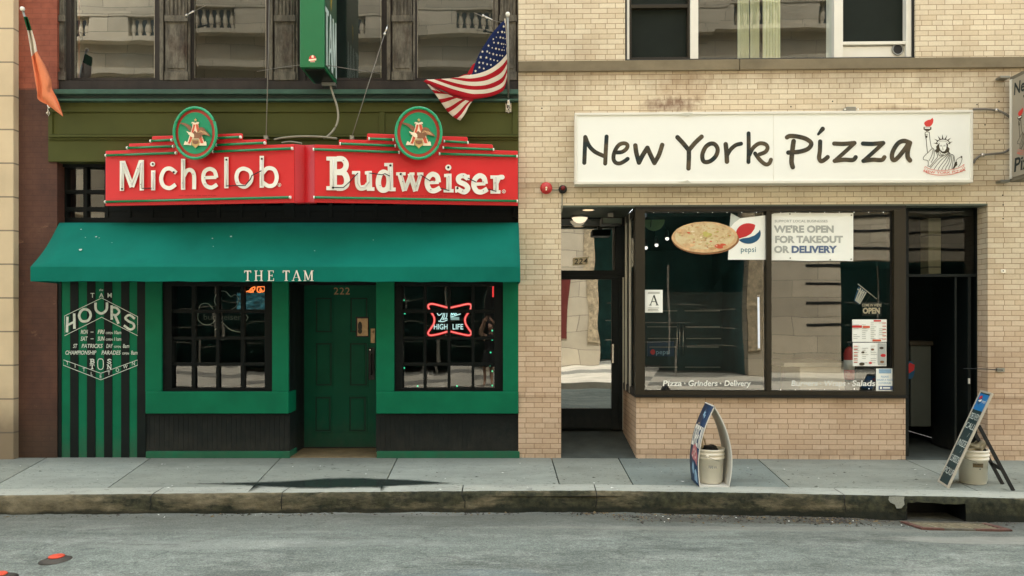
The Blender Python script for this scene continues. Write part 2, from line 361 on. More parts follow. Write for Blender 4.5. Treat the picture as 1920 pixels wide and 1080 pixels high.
M['fascia'] = mat('olive_green_paint', A(74, 78, 34), .6, .10, 1.3, .08, 40, spec=.2, dirt=.2, dcol=A(40, 42, 22))
M['green'] = mat('green_storefront_paint', A(6, 112, 78), .6, .12, 2.2, .12, 45, dirt=.22, dcol=A(6, 66, 50), spec=.15, foot=.35)
M['door_green'] = mat('dark_green_door_paint', A(6, 84, 62), .6, .12, 2.2, .1, 45, dirt=.2, dcol=A(6, 48, 38), spec=.18, foot=.3)
M['black'] = mat('black_paint', A(15, 23, 23), .5, .25, 3, .15, 50, spec=.22, foot=.3)
M['stripe'] = mat('black_stripe_paint', A(10, 22, 20), .6, .2, 3, .1, 50, spec=.2)
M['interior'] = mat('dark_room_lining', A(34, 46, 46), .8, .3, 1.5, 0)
M['bronze'] = mat('bronze_anodised_frame', A(46, 40, 27), .45, .1, 2, .05, 30, spec=.3)
M['bronze_dark'] = mat('dark_bronze_frame', A(24, 23, 18), .45, .1, 2, .05, 30, spec=.3)
M['white'] = mat('white_paint', A(236, 232, 218), .5, .04, 2, .04, 40, dirt=.08, dcol=A(170, 160, 140))
M['signwhite'] = mat('white_sign_face', A(246, 247, 238, .95), .4, .015, .7, .02, 10, dirt=.05, dcol=A(225, 222, 205))
M['ink'] = mat('brown_black_ink', A(66, 58, 42), .5, .45, 3.2, 0)
M['teal_ink'] = mat('dark_teal_ink', A(28, 44, 44), .5, .3, 3, 0)
M['red_line'] = mat('red_print', A(225, 120, 105), .5, .05, 2, 0)
M['red_flame'] = mat('red_flame_print', A(226, 66, 58), .5, .05, 2, 0)
M['red'] = mat('red_sign_enamel', A(222, 40, 45), .32, .06, 1.6, .03, 12, spec=.4, dirt=.06, dcol=A(150, 30, 34))
M['red_dark'] = mat('red_sign_side', A(196, 24, 34), .35, .06, 1.6, .03, 12)
M['letter_white'] = mat('white_enamel_letter', A(244, 242, 230, .95), .4, .05, 3, .03, 30, dirt=.12, dcol=A(190, 185, 170))
M['tube_green'] = mat('green_glass_tube', A(18, 128, 78), .2, .06, 4, 0, spec=.6)
M['badge_green'] = mat('bright_green_enamel', A(12, 150, 104), .35, .05, 2, .02, 20)
M['gold'] = mat('gold_print', A(214, 178, 112), .45, .12, 8, 0)
M['cream'] = mat('cream_print', A(248, 232, 200), .45, .05, 8, 0)
M['eagle'] = mat('brown_print', A(140, 96, 66), .5, .22, 28, 0)
M['orange_red'] = mat('orange_red_print', A(216, 92, 62), .45, .06, 8, 0)
M['awning'] = mat('teal_awning_canvas', A(7, 114, 98), .85, .12, 1.1, .25, 320, spec=.15, dirt=.22, dcol=A(8, 84, 70), ds=2.2)
M['metal'] = mat('galvanised_metal', A(150, 150, 142), .35, .15, 6, .05, 40, metal=.8)
M['steel'] = mat('bright_steel', A(205, 200, 190), .22, .08, 6, .03, 40, metal=.95)
M['wire'] = mat('grey_wire', A(130, 126, 116), .5, .1, 6, 0, metal=.3)
M['cable'] = mat('pale_grey_cable', A(150, 146, 128), .6, .1, 6, 0)
M['blacksolid'] = mat('black_rubber', A(16, 18, 18), .5, .2, 6, .05, 60)
M['flag_red'] = mat('flag_red', A(176, 30, 42), .8, .08, 5, .2, 300, spec=.15)
M['flag_white'] = mat('flag_white', A(236, 226, 210), .8, .05, 5, .2, 300, spec=.15)
M['flag_navy'] = mat('flag_navy', A(26, 40, 82), .8, .08, 5, .2, 300, spec=.15)
M['flag_orange'] = mat('flag_orange', A(246, 150, 108), .8, .06, 5, .2, 300, spec=.15)
M['flag_green'] = mat('flag_green', A(38, 92, 56), .8, .08, 5, .2, 300, spec=.15)
M['blade'] = mat('green_sign_box', A(18, 112, 66), .35, .06, 1.5, .04, 12, spec=.5, dirt=.1, dcol=A(20, 70, 44))
M['blade_side'] = mat('dark_green_sign_face', A(14, 70, 48), .3, .06, 1.5, .03, 12, spec=.5)
M['pale'] = mat('pale_paint', A(206, 222, 214), .5, .12, 14, .05, 60)
M['chalk'] = mat('chalk_paint', A(222, 232, 222), .8, .18, 30, .1, 90)
M['brass'] = mat('worn_brass', A(150, 126, 96), .35, .25, 14, .1, 40, metal=.7)
M['cream_plastic'] = mat('aged_white_plastic', A(255, 248, 230, .95), .42, .03, 2.5, .05, 30, dirt=.15, dcol=A(196, 176, 140), ds=7)
M['coro_grey'] = mat('grey_plastic_sheet', A(186, 184, 174), .5, .06, 4, .05, 60, dirt=.3, dcol=A(130, 124, 112), ds=5)
M['coro_edge'] = mat('white_plastic_edge', A(226, 224, 214), .5, .06, 4, .05, 60)
M['navy'] = mat('navy_print', A(36, 62, 96), .45, .12, 3, .02, 30)
M['blueprint'] = mat('blue_print', A(24, 120, 184), .4, .12, 5, 0)
M['paleblue'] = mat('pale_blue_print', A(150, 186, 212), .45, .15, 12, 0)
M['pink'] = mat('pink_print', A(196, 120, 124), .45, .2, 16, 0)
M['paper'] = mat('white_paper', A(246, 248, 240, 1), .7, .03, 3, 0)
M['paper_grey'] = mat('faded_grey_print', A(182, 186, 180), .7, .05, 12, 0)
M['paper_blue'] = mat('faded_blue_print', A(96, 116, 150), .7, .05, 12, 0)
M['soda_red'] = mat('soda_red_print', A(206, 46, 48), .5, .05, 4, 0)
M['soda_blue'] = mat('soda_blue_print', A(22, 84, 122), .5, .05, 4, 0)
M['teal_print'] = mat('teal_print', A(30, 110, 130), .5, .05, 4, 0)
M['slate'] = mat('chalkboard_slate', A(30, 56, 58), .6, .25, 7, .05, 60, dirt=.25, dcol=A(70, 90, 90))
M['alu'] = mat('aluminium_trim', A(198, 192, 176), .4, .08, 6, .05, 60, metal=.25)
M['orange_paint'] = mat('orange_marking_paint', A(224, 86, 60), .75, .2, 12, .2, 60)
M['tar'] = mat('tar_patch', A(74, 70, 64), .8, .35, 8, .5, 50)
M['rust'] = mat('rusty_iron', A(104, 72, 62), .85, .35, 22, .4, 70, dirt=1.0, dcol=A(104, 100, 90), ds=2.6)
M['sign_grey'] = mat('grey_sign_face', A(168, 160, 142), .4, .05, 2, .02, 10)  # one even grey for the projecting sign's face
M['bell'] = mat('red_bell_enamel', A(200, 52, 50), .3, .08, 6, 0, spec=.5)
M['threshold'] = mat('worn_stone_step', A(120, 104, 74), .8, .25, 6, .4, 40, dirt=.4)
M['band'] = mat('weathered_concrete_band', A(128, 116, 92), .85, .2, 3, .4, 30, dirt=.45, dcol=A(70, 66, 40), stretch=(.7, 1, 1))
M['skin'] = mat('skin', (.5, .3, .21), .5, .05, 5, 0)
M['cloth_black'] = mat('black_cloth', (.012, .012, .013), .9, .2, 8, 0)
M['glass'] = glass('shop_glass', (.97, .99, .98), .5, .010, 1.2, .11)
M['glass_old'] = glass('old_wavy_glass', (.86, .9, .86), 2.3, .006, 1.6)
M['glass_pub'] = glass('pub_window_glass', (.8, .85, .84), 1.7, .011, 2.0)

M['conc_dark'] = mat('dirty_dark_concrete', A(70, 76, 70), .85, .3, 3, .4, 60, dirt=.5)
M['cooler_blue'] = mat('dark_blue_cooler_header', A(12, 36, 74), .4, .1, 3, 0)
M['paper_fold'] = mat('creased_paper', A(206, 214, 206), .7, .03, 3, 0)
M['glass_mirror'] = glass('door_glass', (.55, .6, .58), 4.0, .012, 1.4, .14)

M['tube_clear'] = mat('dusty_glass_tube', A(226, 224, 214), .15, .05, 6, 0, spec=.6)
M['badge_red'] = mat('brick_red_enamel', A(190, 62, 46), .4, .06, 4, 0)
M['tube_green2'] = mat('emerald_glass_tube', A(14, 156, 104), .2, .05, 4, 0, spec=.6)
M['tube_unlit'] = mat('unlit_pale_tube', A(176, 186, 176), .25, .05, 6, 0)
M['tube_dim'] = mat('unlit_dim_tube', A(96, 100, 92), .3, .05, 6, 0)
M['sign_dark'] = mat('weathered_grey_sign_box', A(120, 114, 98), .6, .12, 3, .1, 30, dirt=.3)
n = N('sun_faded_brown_black_ink'); n.col(n.ramp(n.noise(3.4, 3, n.pos((1, 1, 1.4), (2.3, 0, 5))), [(.40, A(92, 80, 60)), (.52, A(66, 60, 46)), (.62, A(28, 42, 42))])); M['ink_faded'] = n.set(.5, 0, .3)
M['glass_dim'] = glass('dim_transom_glass', (.5, .55, .55), .7, .01, 1.4)
M['dropping'] = mat('dried_white_spot', A(190, 205, 196), .8, .1, 20, 0)
M['door_groove'] = mat('dark_door_groove', A(4, 46, 34), .7, .15, 4, 0)
M['bar_black'] = mat('near_black_sash_paint', A(9, 15, 14), .6, .2, 4, .1, 50, spec=.15)
M['drain_grey'] = mat('worn_grey_iron', A(98, 94, 82), .85, .35, 14, .4, 60, dirt=.6)
# ------------------------------------------------------------------ ground, road, kerb, pavement
def ground_mats():
    def conc(name, c, seed):
        n = N(name); k = n.ramp(n.noise(1.6, 8, n.pos((1, 1.6, 1), (seed, 2, 0)), .65), [(.3, tuple(x*.74 for x in c)), (.5, c), (.72, tuple(x*1.16 for x in c))])
        k = n.mix(n.math('MULTIPLY', n.step(n.noise(38, 4, n.pos((.45, 1.4, 1), (seed, 0, 0))), .69, .75), .6), k, tuple(x*.35 for x in c))
        k = n.mix(n.math('MULTIPLY', n.step(n.noise(.8, 9, n.pos((.5, 2.4, 1), (seed, 5, 0)), .7), .50, .68), .5), k, tuple(x*.55 for x in c))
        spx = n.new('ShaderNodeSeparateXYZ'); n.ln(n.geo.outputs['Position'], spx.inputs[0])
        gr = n.new('ShaderNodeMapRange'); n.ln(n.math('ADD', spx.outputs[1], n.math('MULTIPLY', n.math('SUBTRACT', n.noise(2.2, 8, n.pos((.5, 1, 1), (seed, 1, 0)), .7), .5), .9)), gr.inputs[0]); gr.inputs[1].default_value = -.55; gr.inputs[2].default_value = .05
        k = n.mix(n.math('MULTIPLY', gr.outputs[0], .8), k, tuple(x*.42 for x in c))      # awning shade and grime painted in along the shop fronts
        k = n.mix(n.math('MULTIPLY', n.step(n.noise(6.5, 10, n.pos((.7, 1.5, 1), (seed, 9, 0)), .8), .53, .66), .35), k, tuple(x*.6 for x in c))
        k = n.mix(n.math('MULTIPLY', n.step(n.noise(21, 2, n.pos((.6, 1.2, 1), (seed+3, 4, 0))), .635, .66), .65), k, tuple(x*.3 for x in c))
        k = n.mix(.28, k, n.ramp(n.noise(160, 3), [(.35, tuple(x*.5 for x in c)), (.65, tuple(x*1.5 for x in c))])); n.col(k)
        n.bump(n.noise(140, 4), .35, .003); return n.set(.8, 0, .3)
    M['conc_a'] = conc('grey_pavement_concrete', A(146, 151, 140), 0); M['conc_b'] = conc('blue_grey_pavement_concrete', A(130, 140, 133), 4); M['conc_c'] = conc('pale_pavement_concrete', A(155, 161, 151), 9)
    M['kerb_top'] = conc('pale_kerb_top', A(170, 174, 163), 3)
    n = N('stained_kerb_face'); sp = n.new('ShaderNodeSeparateXYZ'); n.ln(n.geo.outputs['Position'], sp.inputs[0])
    k = n.ramp(n.noise(7, 8, n.pos((.5, 1, 1.3)), .7), [(.3, A(78, 75, 60)), (.5, A(118, 110, 88)), (.72, A(150, 140, 114))])
    st = n.math('ADD', n.noise(1.5, 9, n.pos((.7, 1, 2.5), (2, 0, 0)), .72), n.math('MULTIPLY', sp.outputs[0], .022))
    k = n.mix(n.math('MULTIPLY', n.step(st, .39, .52), .95), k, n.ramp(n.noise(16, 6), [(.35, A(36, 42, 35)), (.7, A(78, 78, 58))]))
    mr = n.new('ShaderNodeMapRange'); n.ln(n.math('ADD', sp.outputs[2], n.math('MULTIPLY', n.noise(6, 6, n.pos((.6, 1, 1))), .10)), mr.inputs[0]); mr.inputs[1].default_value = -.135; mr.inputs[2].default_value = -.165
    k = n.mix(n.math('MULTIPLY', mr.outputs[0], .8), k, A(40, 44, 38)); n.col(k)
    n.bump(n.math('ADD', n.noise(22, 8, rough=.75), n.math('MULTIPLY', n.noise(5, 4), 1.5)), .7, .012); M['kerb_face'] = n.set(.9, 0, .2)
    n = N('worn_grey_asphalt'); c = A(135, 144, 137)
    k = n.ramp(n.noise(.55, 6, n.pos((.7, 1.4, 1), (1, 3, 0)), .6), [(.34, tuple(x*.72 for x in c)), (.5, c), (.66, tuple(x*1.22 for x in c))])
    k = n.mix(n.math('MULTIPLY', n.step(n.noise(1.5, 12, n.pos((.6, 1.5, 1), (6, 1, 0)), .8), .51, .60), .5), k, A(178, 184, 176))
    k = n.mix(n.math('MULTIPLY', n.step(n.noise(1.1, 12, n.pos((.5, 1.9, 1), (2, 8, 0)), .8), .52, .62), .5), k, A(82, 87, 83))
    k = n.mix(.8, k, n.mix(1, k, n.ramp(n.noise(9, 8, n.pos((.8, 1.3, 1)), .75), [(.36, (.78, .78, .78)), (.5, (1, 1, 1)), (.66, (1.16, 1.16, 1.15))]), 'MULTIPLY'))
    vo = n.new('ShaderNodeTexVoronoi'); vo.inputs['Scale'].default_value = 70; n.ln(n.pos(), vo.inputs['Vector'])
    k = n.mix(.6, k, n.mix(1, k, n.ramp(vo.outputs['Distance'], [(.1, (1.3, 1.3, 1.27)), (.6, (.6, .6, .6))]), 'MULTIPLY'))
    k = n.mix(.75, k, n.mix(1, k, n.ramp(n.noise(48, 6, n.pos((.8, 1.2, 1)), .8), [(.36, (.6, .6, .6)), (.5, (1, 1, 1)), (.64, (1.4, 1.4, 1.36))]), 'MULTIPLY'))
    v2 = n.new('ShaderNodeTexVoronoi', feature='DISTANCE_TO_EDGE'); v2.inputs['Scale'].default_value = .42; wv = n.new('ShaderNodeVectorMath', operation='ADD'); nz_ = n.new('ShaderNodeTexNoise'); nz_.inputs['Scale'].default_value = 2.2; nz_.inputs['Detail'].default_value = 8; n.ln(n.pos(), nz_.inputs['Vector']); n.ln(n.pos(), wv.inputs[0]); n.ln(nz_.outputs['Color'], wv.inputs[1]); n.ln(wv.outputs[0], v2.inputs['Vector'])
    k = n.mix(n.math('MULTIPLY', n.math('SUBTRACT', 1, n.step(v2.outputs['Distance'], .002, .007)), .35), k, A(66, 68, 64))
    k = n.mix(n.math('MULTIPLY', n.step(n.noise(34, 4), .66, .71), .75), k, A(50, 52, 48))
    k = n.mix(n.math('MULTIPLY', n.step(n.noise(42, 3, n.pos((1, 1, 1), (9, 9, 0))), .70, .74), .8), k, A(198, 200, 190))
    sp = n.new('ShaderNodeSeparateXYZ'); n.ln(n.geo.outputs['Position'], sp.inputs[0])
    # a saw-cut utility patch left of centre, its asphalt darker and bluer
    for (x, y, rx, ry, colr, am) in ((-.3, -4.15, 1.25, .62, A(104, 120, 122), .55), (-5.2, -3.95, 1.3, .36, A(44, 44, 40), .9), (3.5, -1.95, 2.9, .2, A(66, 62, 52), .75), (-6.0, -4.6, .9, .35, A(50, 50, 46), .7), (4.6, -2.75, 1.5, .2, A(176, 176, 166), .55), (2.2, -2.35, 2.8, .12, A(170, 170, 160), .4)):
        dx = n.math('ABSOLUTE', n.math('DIVIDE', n.math('SUBTRACT', sp.outputs[0], x), rx)); dy = n.math('ABSOLUTE', n.math('DIVIDE', n.math('SUBTRACT', sp.outputs[1], y), ry))
        d = n.math('ADD', n.math('MULTIPLY', dx, dx), n.math('MULTIPLY', dy, dy)); d = n.math('ADD', d, n.math('MULTIPLY', n.math('SUBTRACT', n.noise(2.6, 8, n.pos((.6, 2, 1)), .7), .5), 2.4))
        k = n.mix(n.ramp(d, [(.45, (am,)*3), (.85, (0, 0, 0))]), k, colr)
    gl = n.new('ShaderNodeMapRange'); n.ln(n.math('ADD', sp.outputs[1], n.math('MULTIPLY', n.math('SUBTRACT', n.noise(1.3, 9, n.pos((.35, 1, 1), (3, 3, 0)), .72), .5), 1.1)), gl.inputs[0]); gl.inputs[1].default_value = -2.9; gl.inputs[2].default_value = -1.9
    k = n.mix(n.math('MULTIPLY', gl.outputs[0], .62), k, A(92, 91, 82))        # dust and oil that gather by the gutter
    k = n.mix(n.math('MULTIPLY', n.step(n.noise(.9, 10, n.pos((.16, 1.6, 1), (12, 6, 0)), .7), .54, .68), .45), k, A(176, 180, 172))
    k = n.mix(n.math('MULTIPLY', n.step(n.noise(1.0, 10, n.pos((.14, 2.0, 1), (5, 16, 0)), .7), .55, .66), .45), k, A(88, 94, 90))
    n.col(k); n.bump(n.math('ADD', vo.outputs['Distance'], n.math('MULTIPLY', n.noise(30, 5), .8)), .6, .006); M['asphalt'] = n.set(.82, 0, .3)
ground_mats()
KERB = [(-300, 939, 974), (0, 930, 965), (285, 927, 963), (500, 925, 962), (865, 922, 960), (1120, 921, 960), (1400, 925, 966), (1580, 929, 970), (1700, 931, 976), (1812, 933, 979), (1920, 936, 978), (2200, 941, 983)]
def lerp_tab(tab, x, k):
    if x <= tab[0][0]: return tab[0][k]
    for a, b in zip(tab, tab[1:]):
        if x <= b[0]: return a[k]+(b[k]-a[k])*(x-a[0])/(b[0]-a[0])
    return tab[-1][k]
KT = []           # (x, y_edge, z_top, z_bottom)
for px in range(-300, 2201, 10):
    t = sw(px, lerp_tab(KERB, px, 1)); d = t.y+DIST
    KT.append((t.x, t.y, t.z, HC-(lerp_tab(KERB, px, 2)-HYP)/FPX*d))
KT = [(-30, KT[0][1], KT[0][2], KT[0][3])]+KT+[(30, KT[-1][1], KT[-1][2], KT[-1][3])]
def kerb_y(x): return lerp_tab(KT, x, 1)
def road_z(x, y):
    t = min(max((kerb_y(x)-y)/1.4, 0), 1); t = t*t*(3-2*t); return lerp_tab(KT, x, 3)*(1-t)-.20*t
mb = MB(); mb.face([(-90, -90, -.6), (90, -90, -.6), (90, 90, -.6), (-90, 90, -.6)]); struct(mb.build('ground', M['tar']))
mb = MB(); xs = [-30, -20, -14]+[-10+i*.25 for i in range(81)]+[14, 20, 30]; ys = [-1.35, -1.6, -1.75, -1.9, -2.05, -2.2, -2.5, -2.9, -3.3, -3.8, -4.5, -5.5, -7, -8.9]
idx = [[mb.V((x, y, road_z(x, y)+random.uniform(-.006, .006))) for x in xs] for y in ys]
for j in range(len(ys)-1):
    for i in range(len(xs)-1): mb.F((idx[j+1][i], idx[j+1][i+1], idx[j][i+1], idx[j][i]), 0, True)
road = struct(mb.build('road', M['asphalt']))
# kerb: cast pieces with worn arrises; an inlet is left open at the drain
INL = (sw(1703, 931).x, sw(1812, 933).x)
mb = MB(); rng = random.Random(3); rows = []
for (x, y, zt, zb) in KT:
    j = lambda a: rng.uniform(-a, a)*1.7
    rows.append([mb.V((x, y+.29, SLOPE*(y+.29)+.002)), mb.V((x, y+.022+j(.006), zt+.002)), mb.V((x, y+.006+j(.006), zt-.014+j(.004))), mb.V((x, y+j(.004)-.004, zt-.06+j(.006))), mb.V((x, y-.008+j(.006), (zt+zb)/2-.01)), mb.V((x, y-.012+j(.01), zb-.05))])
for i in range(len(rows)-1):
    hole = KT[i][0] >= INL[0]-.03 and KT[i+1][0] <= INL[1]+.03
    for k in range(5):
        if hole and k >= 3: continue
        mb.F((rows[i][k], rows[i+1][k], rows[i+1][k+1], rows[i][k+1]), 0 if k < 1 else 1, True)
kerb = struct(mb.build('kerb', [M['kerb_top'], M['kerb_face']]))
rng = random.Random(8)
for px in (285, 528, 865, 1120, 1580):
    mb = MB(); x0 = (px-960)*7.6/FPX
    pts = []
    for k, (dy, zz) in enumerate(((.28, None), (.02, None), (-.004, -.07), (-.012, -.13), (-.014, -.20))):
        yy = kerb_y(x0)+dy; z = SLOPE*yy+.004 if zz is None else zz; pts.append(Vector((x0+rng.uniform(-.012, .012)+(.03 if k > 2 and px == 865 else 0), yy-.005, z)))
    for a, b in zip(pts, pts[1:]): mb.face([a-Vector((.003+rng.uniform(0, .005), 0, 0)), a+Vector((.003, 0, 0)), b+Vector((.004, 0, 0)), b-Vector((.003+rng.uniform(0, .006), 0, 0))])
    struct(mb.build('kerb_joint', M['blacksolid']))
mb = MB(); mp = [(1667, 931), (1680, 930.5), (1696, 931), (1695, 938), (1696, 946), (1690, 953), (1681, 953.5), (1678, 946), (1669, 942), (1666, 937)]
yq = kerb_y(4.0)-.022; mb.face([(lambda r: CAM+r*((yq+DIST)/r.y))(ray(x, y)) for x, y in mp]); struct(mb.build('kerb_patch', M['kerb_top']))
mb = MB(); ya = kerb_y((INL[0]+INL[1])/2); za, zb = swz(ya)-.055, -.5
mb.box(INL[0]-.06, INL[1]+.06, ya+.35, ya+.4, zb, za); mb.box(INL[0]-.07, INL[0]-.012, ya+.02, ya+.35, zb, za); mb.box(INL[1]+.012, INL[1]+.07, ya+.02, ya+.35, zb, za); mb.box(INL[0]-.06, INL[1]+.06, ya+.02, ya+.35, zb, zb+.02); mb.box(INL[0]-.06, INL[1]+.06, ya+.02, ya+.35, za, za+.03)
struct(mb.build('kerb_inlet', M['blacksolid']))
# pavement slabs with open joints
J = [((75, 865), (0, 906)), ((272, 866), (205, 913)), ((520, 865), (474, 913)), ((742, 865), (719, 913)), ((1035, 862), (1047, 902)), ((1160, 860), (1182, 900)), ((1420, 860), (1465, 900)), ((1703, 864), (1800, 906))]
jl = [(-30, -30)]
for a, b in J:
    p, q = sw(*a), sw(*b); f = lambda y: p.x+(q.x-p.x)*(y-p.y)/(q.y-p.y); jl.append((f(.6), f(-1.6)))
jl.append((30, 30))
mb = MB(); cols = [0, 2, 0, 0, 2, 0, 1, 0, 0]
for i in range(len(jl)-1):
    g = .007; nseg = 12; top = []
    fx = lambda t, y: (jl[i][0]+(jl[i][1]-jl[i][0])*(.6-y)/2.2+g)*(1-t)+(jl[i+1][0]+(jl[i+1][1]-jl[i+1][0])*(.6-y)/2.2-g)*t
    a, b = [], []
    for k in range(nseg+1):
        t = k/nseg; xw = fx(t, .6); xk = fx(t, -1.5); yk = kerb_y(xk)+.296; xk = fx(t, yk); a.append((xw, .6)); b.append((xk, yk))
    z = lambda y: SLOPE*y if y < 0 else 0.0
    va0 = [mb.V((x, y, 0)) for x, y in a]; vm = [mb.V((fx(k/nseg, 0), 0, 0)) for k in range(nseg+1)]; vb = [mb.V((x, y, z(y))) for x, y in b]; vc = [mb.V((x, y, z(y)-.08)) for x, y in b]
    for k in range(nseg):
        for A_, B_ in ((va0, vm), (vm, vb), (vb, vc)): mb.F((B_[k], B_[k+1], A_[k+1], A_[k]), cols[i % len(cols)])
    for k in (0, nseg):
        q = vm[k], vb[k]; lo = [mb.V(mb.v[h]-Vector((0, 0, .08))) for h in q]; mb.F((q[0], q[1], lo[1], lo[0]), cols[i % len(cols)])
pave = struct(mb.build('pavement', [M['conc_a'], M['conc_b'], M['conc_c']]))
mb = MB(); mb.face([(-30, -1.7, -.085), (30, -1.7, -.085), (30, .6, -.05), (-30, .6, -.05)]); struct(mb.build('pavement_bed', M['blacksolid']))
# wet patch on the pavement, its rim drying out
n = N('standing_water'); n.col(A(48, 58, 54)); n.bump(n.noise(5, 2), .03, .01); n.set(.10, 0, .4)
at = n.new('ShaderNodeAttribute', attribute_name='wet'); trn = n.new('ShaderNodeBsdfTransparent'); mx = n.new('ShaderNodeMixShader')
n.ln(n.ramp(n.math('ADD', at.outputs['Fac'], n.math('MULTIPLY', n.math('SUBTRACT', n.noise(16, 8, n.pos((.6, 1.6, 1)), .7), .5), .8)), [(.2, (0, 0, 0)), (.8, (.9, .9, .9))]), mx.inputs[0]); n.ln(trn.outputs[0], mx.inputs[1]); n.ln(n.b.outputs[0], mx.inputs[2]); n.ln(mx.outputs[0], n.out.inputs[0]); M['water'] = n.m
out = [(300, 907), (400, 904), (455, 902), (500, 901), (560, 898), (600, 895), (650, 893), (700, 895), (760, 897), (815, 901), (865, 906), (815, 910), (765, 912), (728, 914), (722, 921), (713, 926), (711, 918), (690, 916), (620, 918), (560, 918), (505, 915), (480, 922), (458, 930), (466, 920), (474, 916), (468, 912), (400, 909)]
mid = [(480, 907), (520, 906), (560, 904), (600, 901), (640, 900), (700, 900), (760, 902), (800, 904.5), (760, 906.5), (715, 910), (690, 910), (620, 911), (560, 911), (520, 909.5)]
mb = MB(); so_ = [tuple(v) for v in spline([Vector(o) for o in out], True, 3)]; ri = [mb.V(sw(x, y, .004)) for x, y in so_]; ci = []
for x, y in so_:
    q = min(mid, key=lambda m_: ((m_[0]-x)*.35)**2+((m_[1]-y)*1.0)**2); ci.append(mb.V(sw(x+(q[0]-x)*.95, y+(q[1]-y)*.95, .0042)))
for i in range(len(ri)): mb.F((ri[i], ri[(i+1) % len(ri)], ci[(i+1) % len(ri)], ci[i]))
mb.F(ci)
me = bpy.data.meshes.new('puddle'); me.from_pydata(mb.v, [], mb.f); me.materials.append(M['water']); wa = me.attributes.new('wet', 'FLOAT', 'POINT')
for i in range(len(mb.v)): wa.data[i].value = 0.0 if i < len(ri) else 1.0
pu = bpy.data.objects.new('puddle', me); C.objects.link(pu); struct(pu)
mb = MB(); mb.box(-40, 40, -16.2, -8.9, -.3, -.02); struct(mb.build('opposite_pavement', mat('sunlit_pavement', (.50, .46, .38), .85, .25, 1.5, .2, 40)))
mb = MB(); mb.box(-40, 40, -13.7, -12.3, -.1, -.014); mb.box(-40, 40, -20.2, -16.2, -.2, -.01); struct(mb.build('opposite_paving_band', mat('grey_paving_band', (.22, .21, .18), .85, .25, 1.5, .2, 40)))
# grit, leaves and litter along the gutter
mb = MB(); rng = random.Random(11)
for i in range(2600):
    px = rng.choice([rng.gauss(1420, 190), rng.gauss(1560, 80), rng.uniform(-20, 1930), rng.gauss(1190, 60)]); x = (px-960)*7.55/FPX
    y = kerb_y(x)-.02-abs(rng.gauss(0, .15 if 1150 < px < 1690 else .07)); s = abs(rng.gauss(0, .0065))+.003
    if s > .022: s = .022
    z = road_z(x, y); a = rng.uniform(0, 6.28); sx, sy, sz = s*rng.uniform(.6, 1.8), s*rng.uniform(.5, 1.2), s*rng.uniform(.3, .9)
    c, sn = math.cos(a), math.sin(a); P = [Vector((x+c*u*sx-sn*v*sy, y+sn*u*sx+c*v*sy, z+w_*sz)) for u, v, w_ in ((1, 0, .1), (0, 1, 0), (-1, .1, .2), (.1, -1, .1), (0, 0, 1), (.2, .2, -.4))]
    ii = [mb.V(p) for p in P]; m = rng.choices([0, 1, 2, 3], [6, 3, .12, 1.5])[0]
    for q in ((0, 1, 4), (1, 2, 4), (2, 3, 4), (3, 0, 4), (1, 0, 5), (2, 1, 5), (3, 2, 5), (0, 3, 5)): mb.F([ii[k] for k in q], m)
tag(mb.build('gutter_debris', [M['tar'], M['threshold'], M['paper'], M['kerb_face']]), 'loose grit, leaves and paper scraps lying along the gutter', 'debris', kind='stuff')
mb = MB(); rng = random.Random(5)
for i in range(420):
    px, py = rng.uniform(0, 1920), rng.uniform(866, 918); p = sw(px, py, .001); s = abs(rng.gauss(0, .008))+.003
    if s > .02: s = .02
    a = rng.uniform(0, 6.28); ii = [mb.V(p+Vector((math.cos(a+k*1.57)*s*rng.uniform(.5, 1.5), math.sin(a+k*1.57)*s*rng.uniform(.4, 1), .001+s*.2*(k % 2)))) for k in range(4)]; mb.F(ii, rng.choices([0, 1], [6, 1])[0])
tag(mb.build('pavement_litter', [M['tar'], M['paper']]), 'small dark spots and scraps scattered over the pavement', 'litter', kind='stuff')

# ------------------------------------------------------------------ the building across the street (seen in the glass, lit by the sun)
opp = thing('stone_building', 'sunlit tan stone building with a balustrade across the street', 'building')
YO = -16.0
holes = [(-13.2, -8.0), (-4.9, .15), (2.55, 7.2), (10.3, 15.5)]
mb = MB(); zs = 3.75; tops = (zs, zs, 6.1, zs)
e = [-34]+[v for h in holes for v in h]+[34]
for a, b in zip(e[::2], e[1::2]): mb.box(a, b, YO-.6, YO, -.1, zs)
mb.box(-34, holes[2][0], YO-.6, YO, zs, 11.45); mb.box(holes[2][1], 34, YO-.6, YO, zs, 11.45); mb.box(holes[2][0], holes[2][1], YO-.6, YO, 6.1, 11.45); mb.box(-34, 34, YO-2.6, YO-2, 11.45, 19.5)  # setback storey's unseen top raised to narrow the sky light
mb.build('wall', M['stone_far'], opp)
mb = MB()
for z in (1.58, 2.24, 2.92, 3.55): mb.box(9.1, 10.3, YO-.02, YO+.012, z, z+.09)
for z in (4.1, 4.7, 5.2): mb.box(10.3, 15.5, YO-.02, YO+.012, z, z+.08)
mb.box(-34, 34, YO-1.98, YO-1.95, 11.6, 13.3)  # dark strip painted as the shade behind the balusters
mb.build('slots_and_shade', M['blacksolid'], opp)
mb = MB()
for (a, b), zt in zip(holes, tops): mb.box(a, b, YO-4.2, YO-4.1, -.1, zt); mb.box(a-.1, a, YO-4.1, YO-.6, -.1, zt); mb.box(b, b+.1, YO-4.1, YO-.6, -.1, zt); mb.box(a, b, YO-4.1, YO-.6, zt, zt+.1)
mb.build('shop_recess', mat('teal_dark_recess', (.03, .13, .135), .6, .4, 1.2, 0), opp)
mb = MB()
for k in range(14):
    x = -27.6+k*4.2
    if abs(x-4) > 3.5: mb = MB(); mb.box(x, x+1.7, YO-.05, YO+.01, 5.9, 8.0); mb.build('upper_opening', M['blacksolid'], opp)
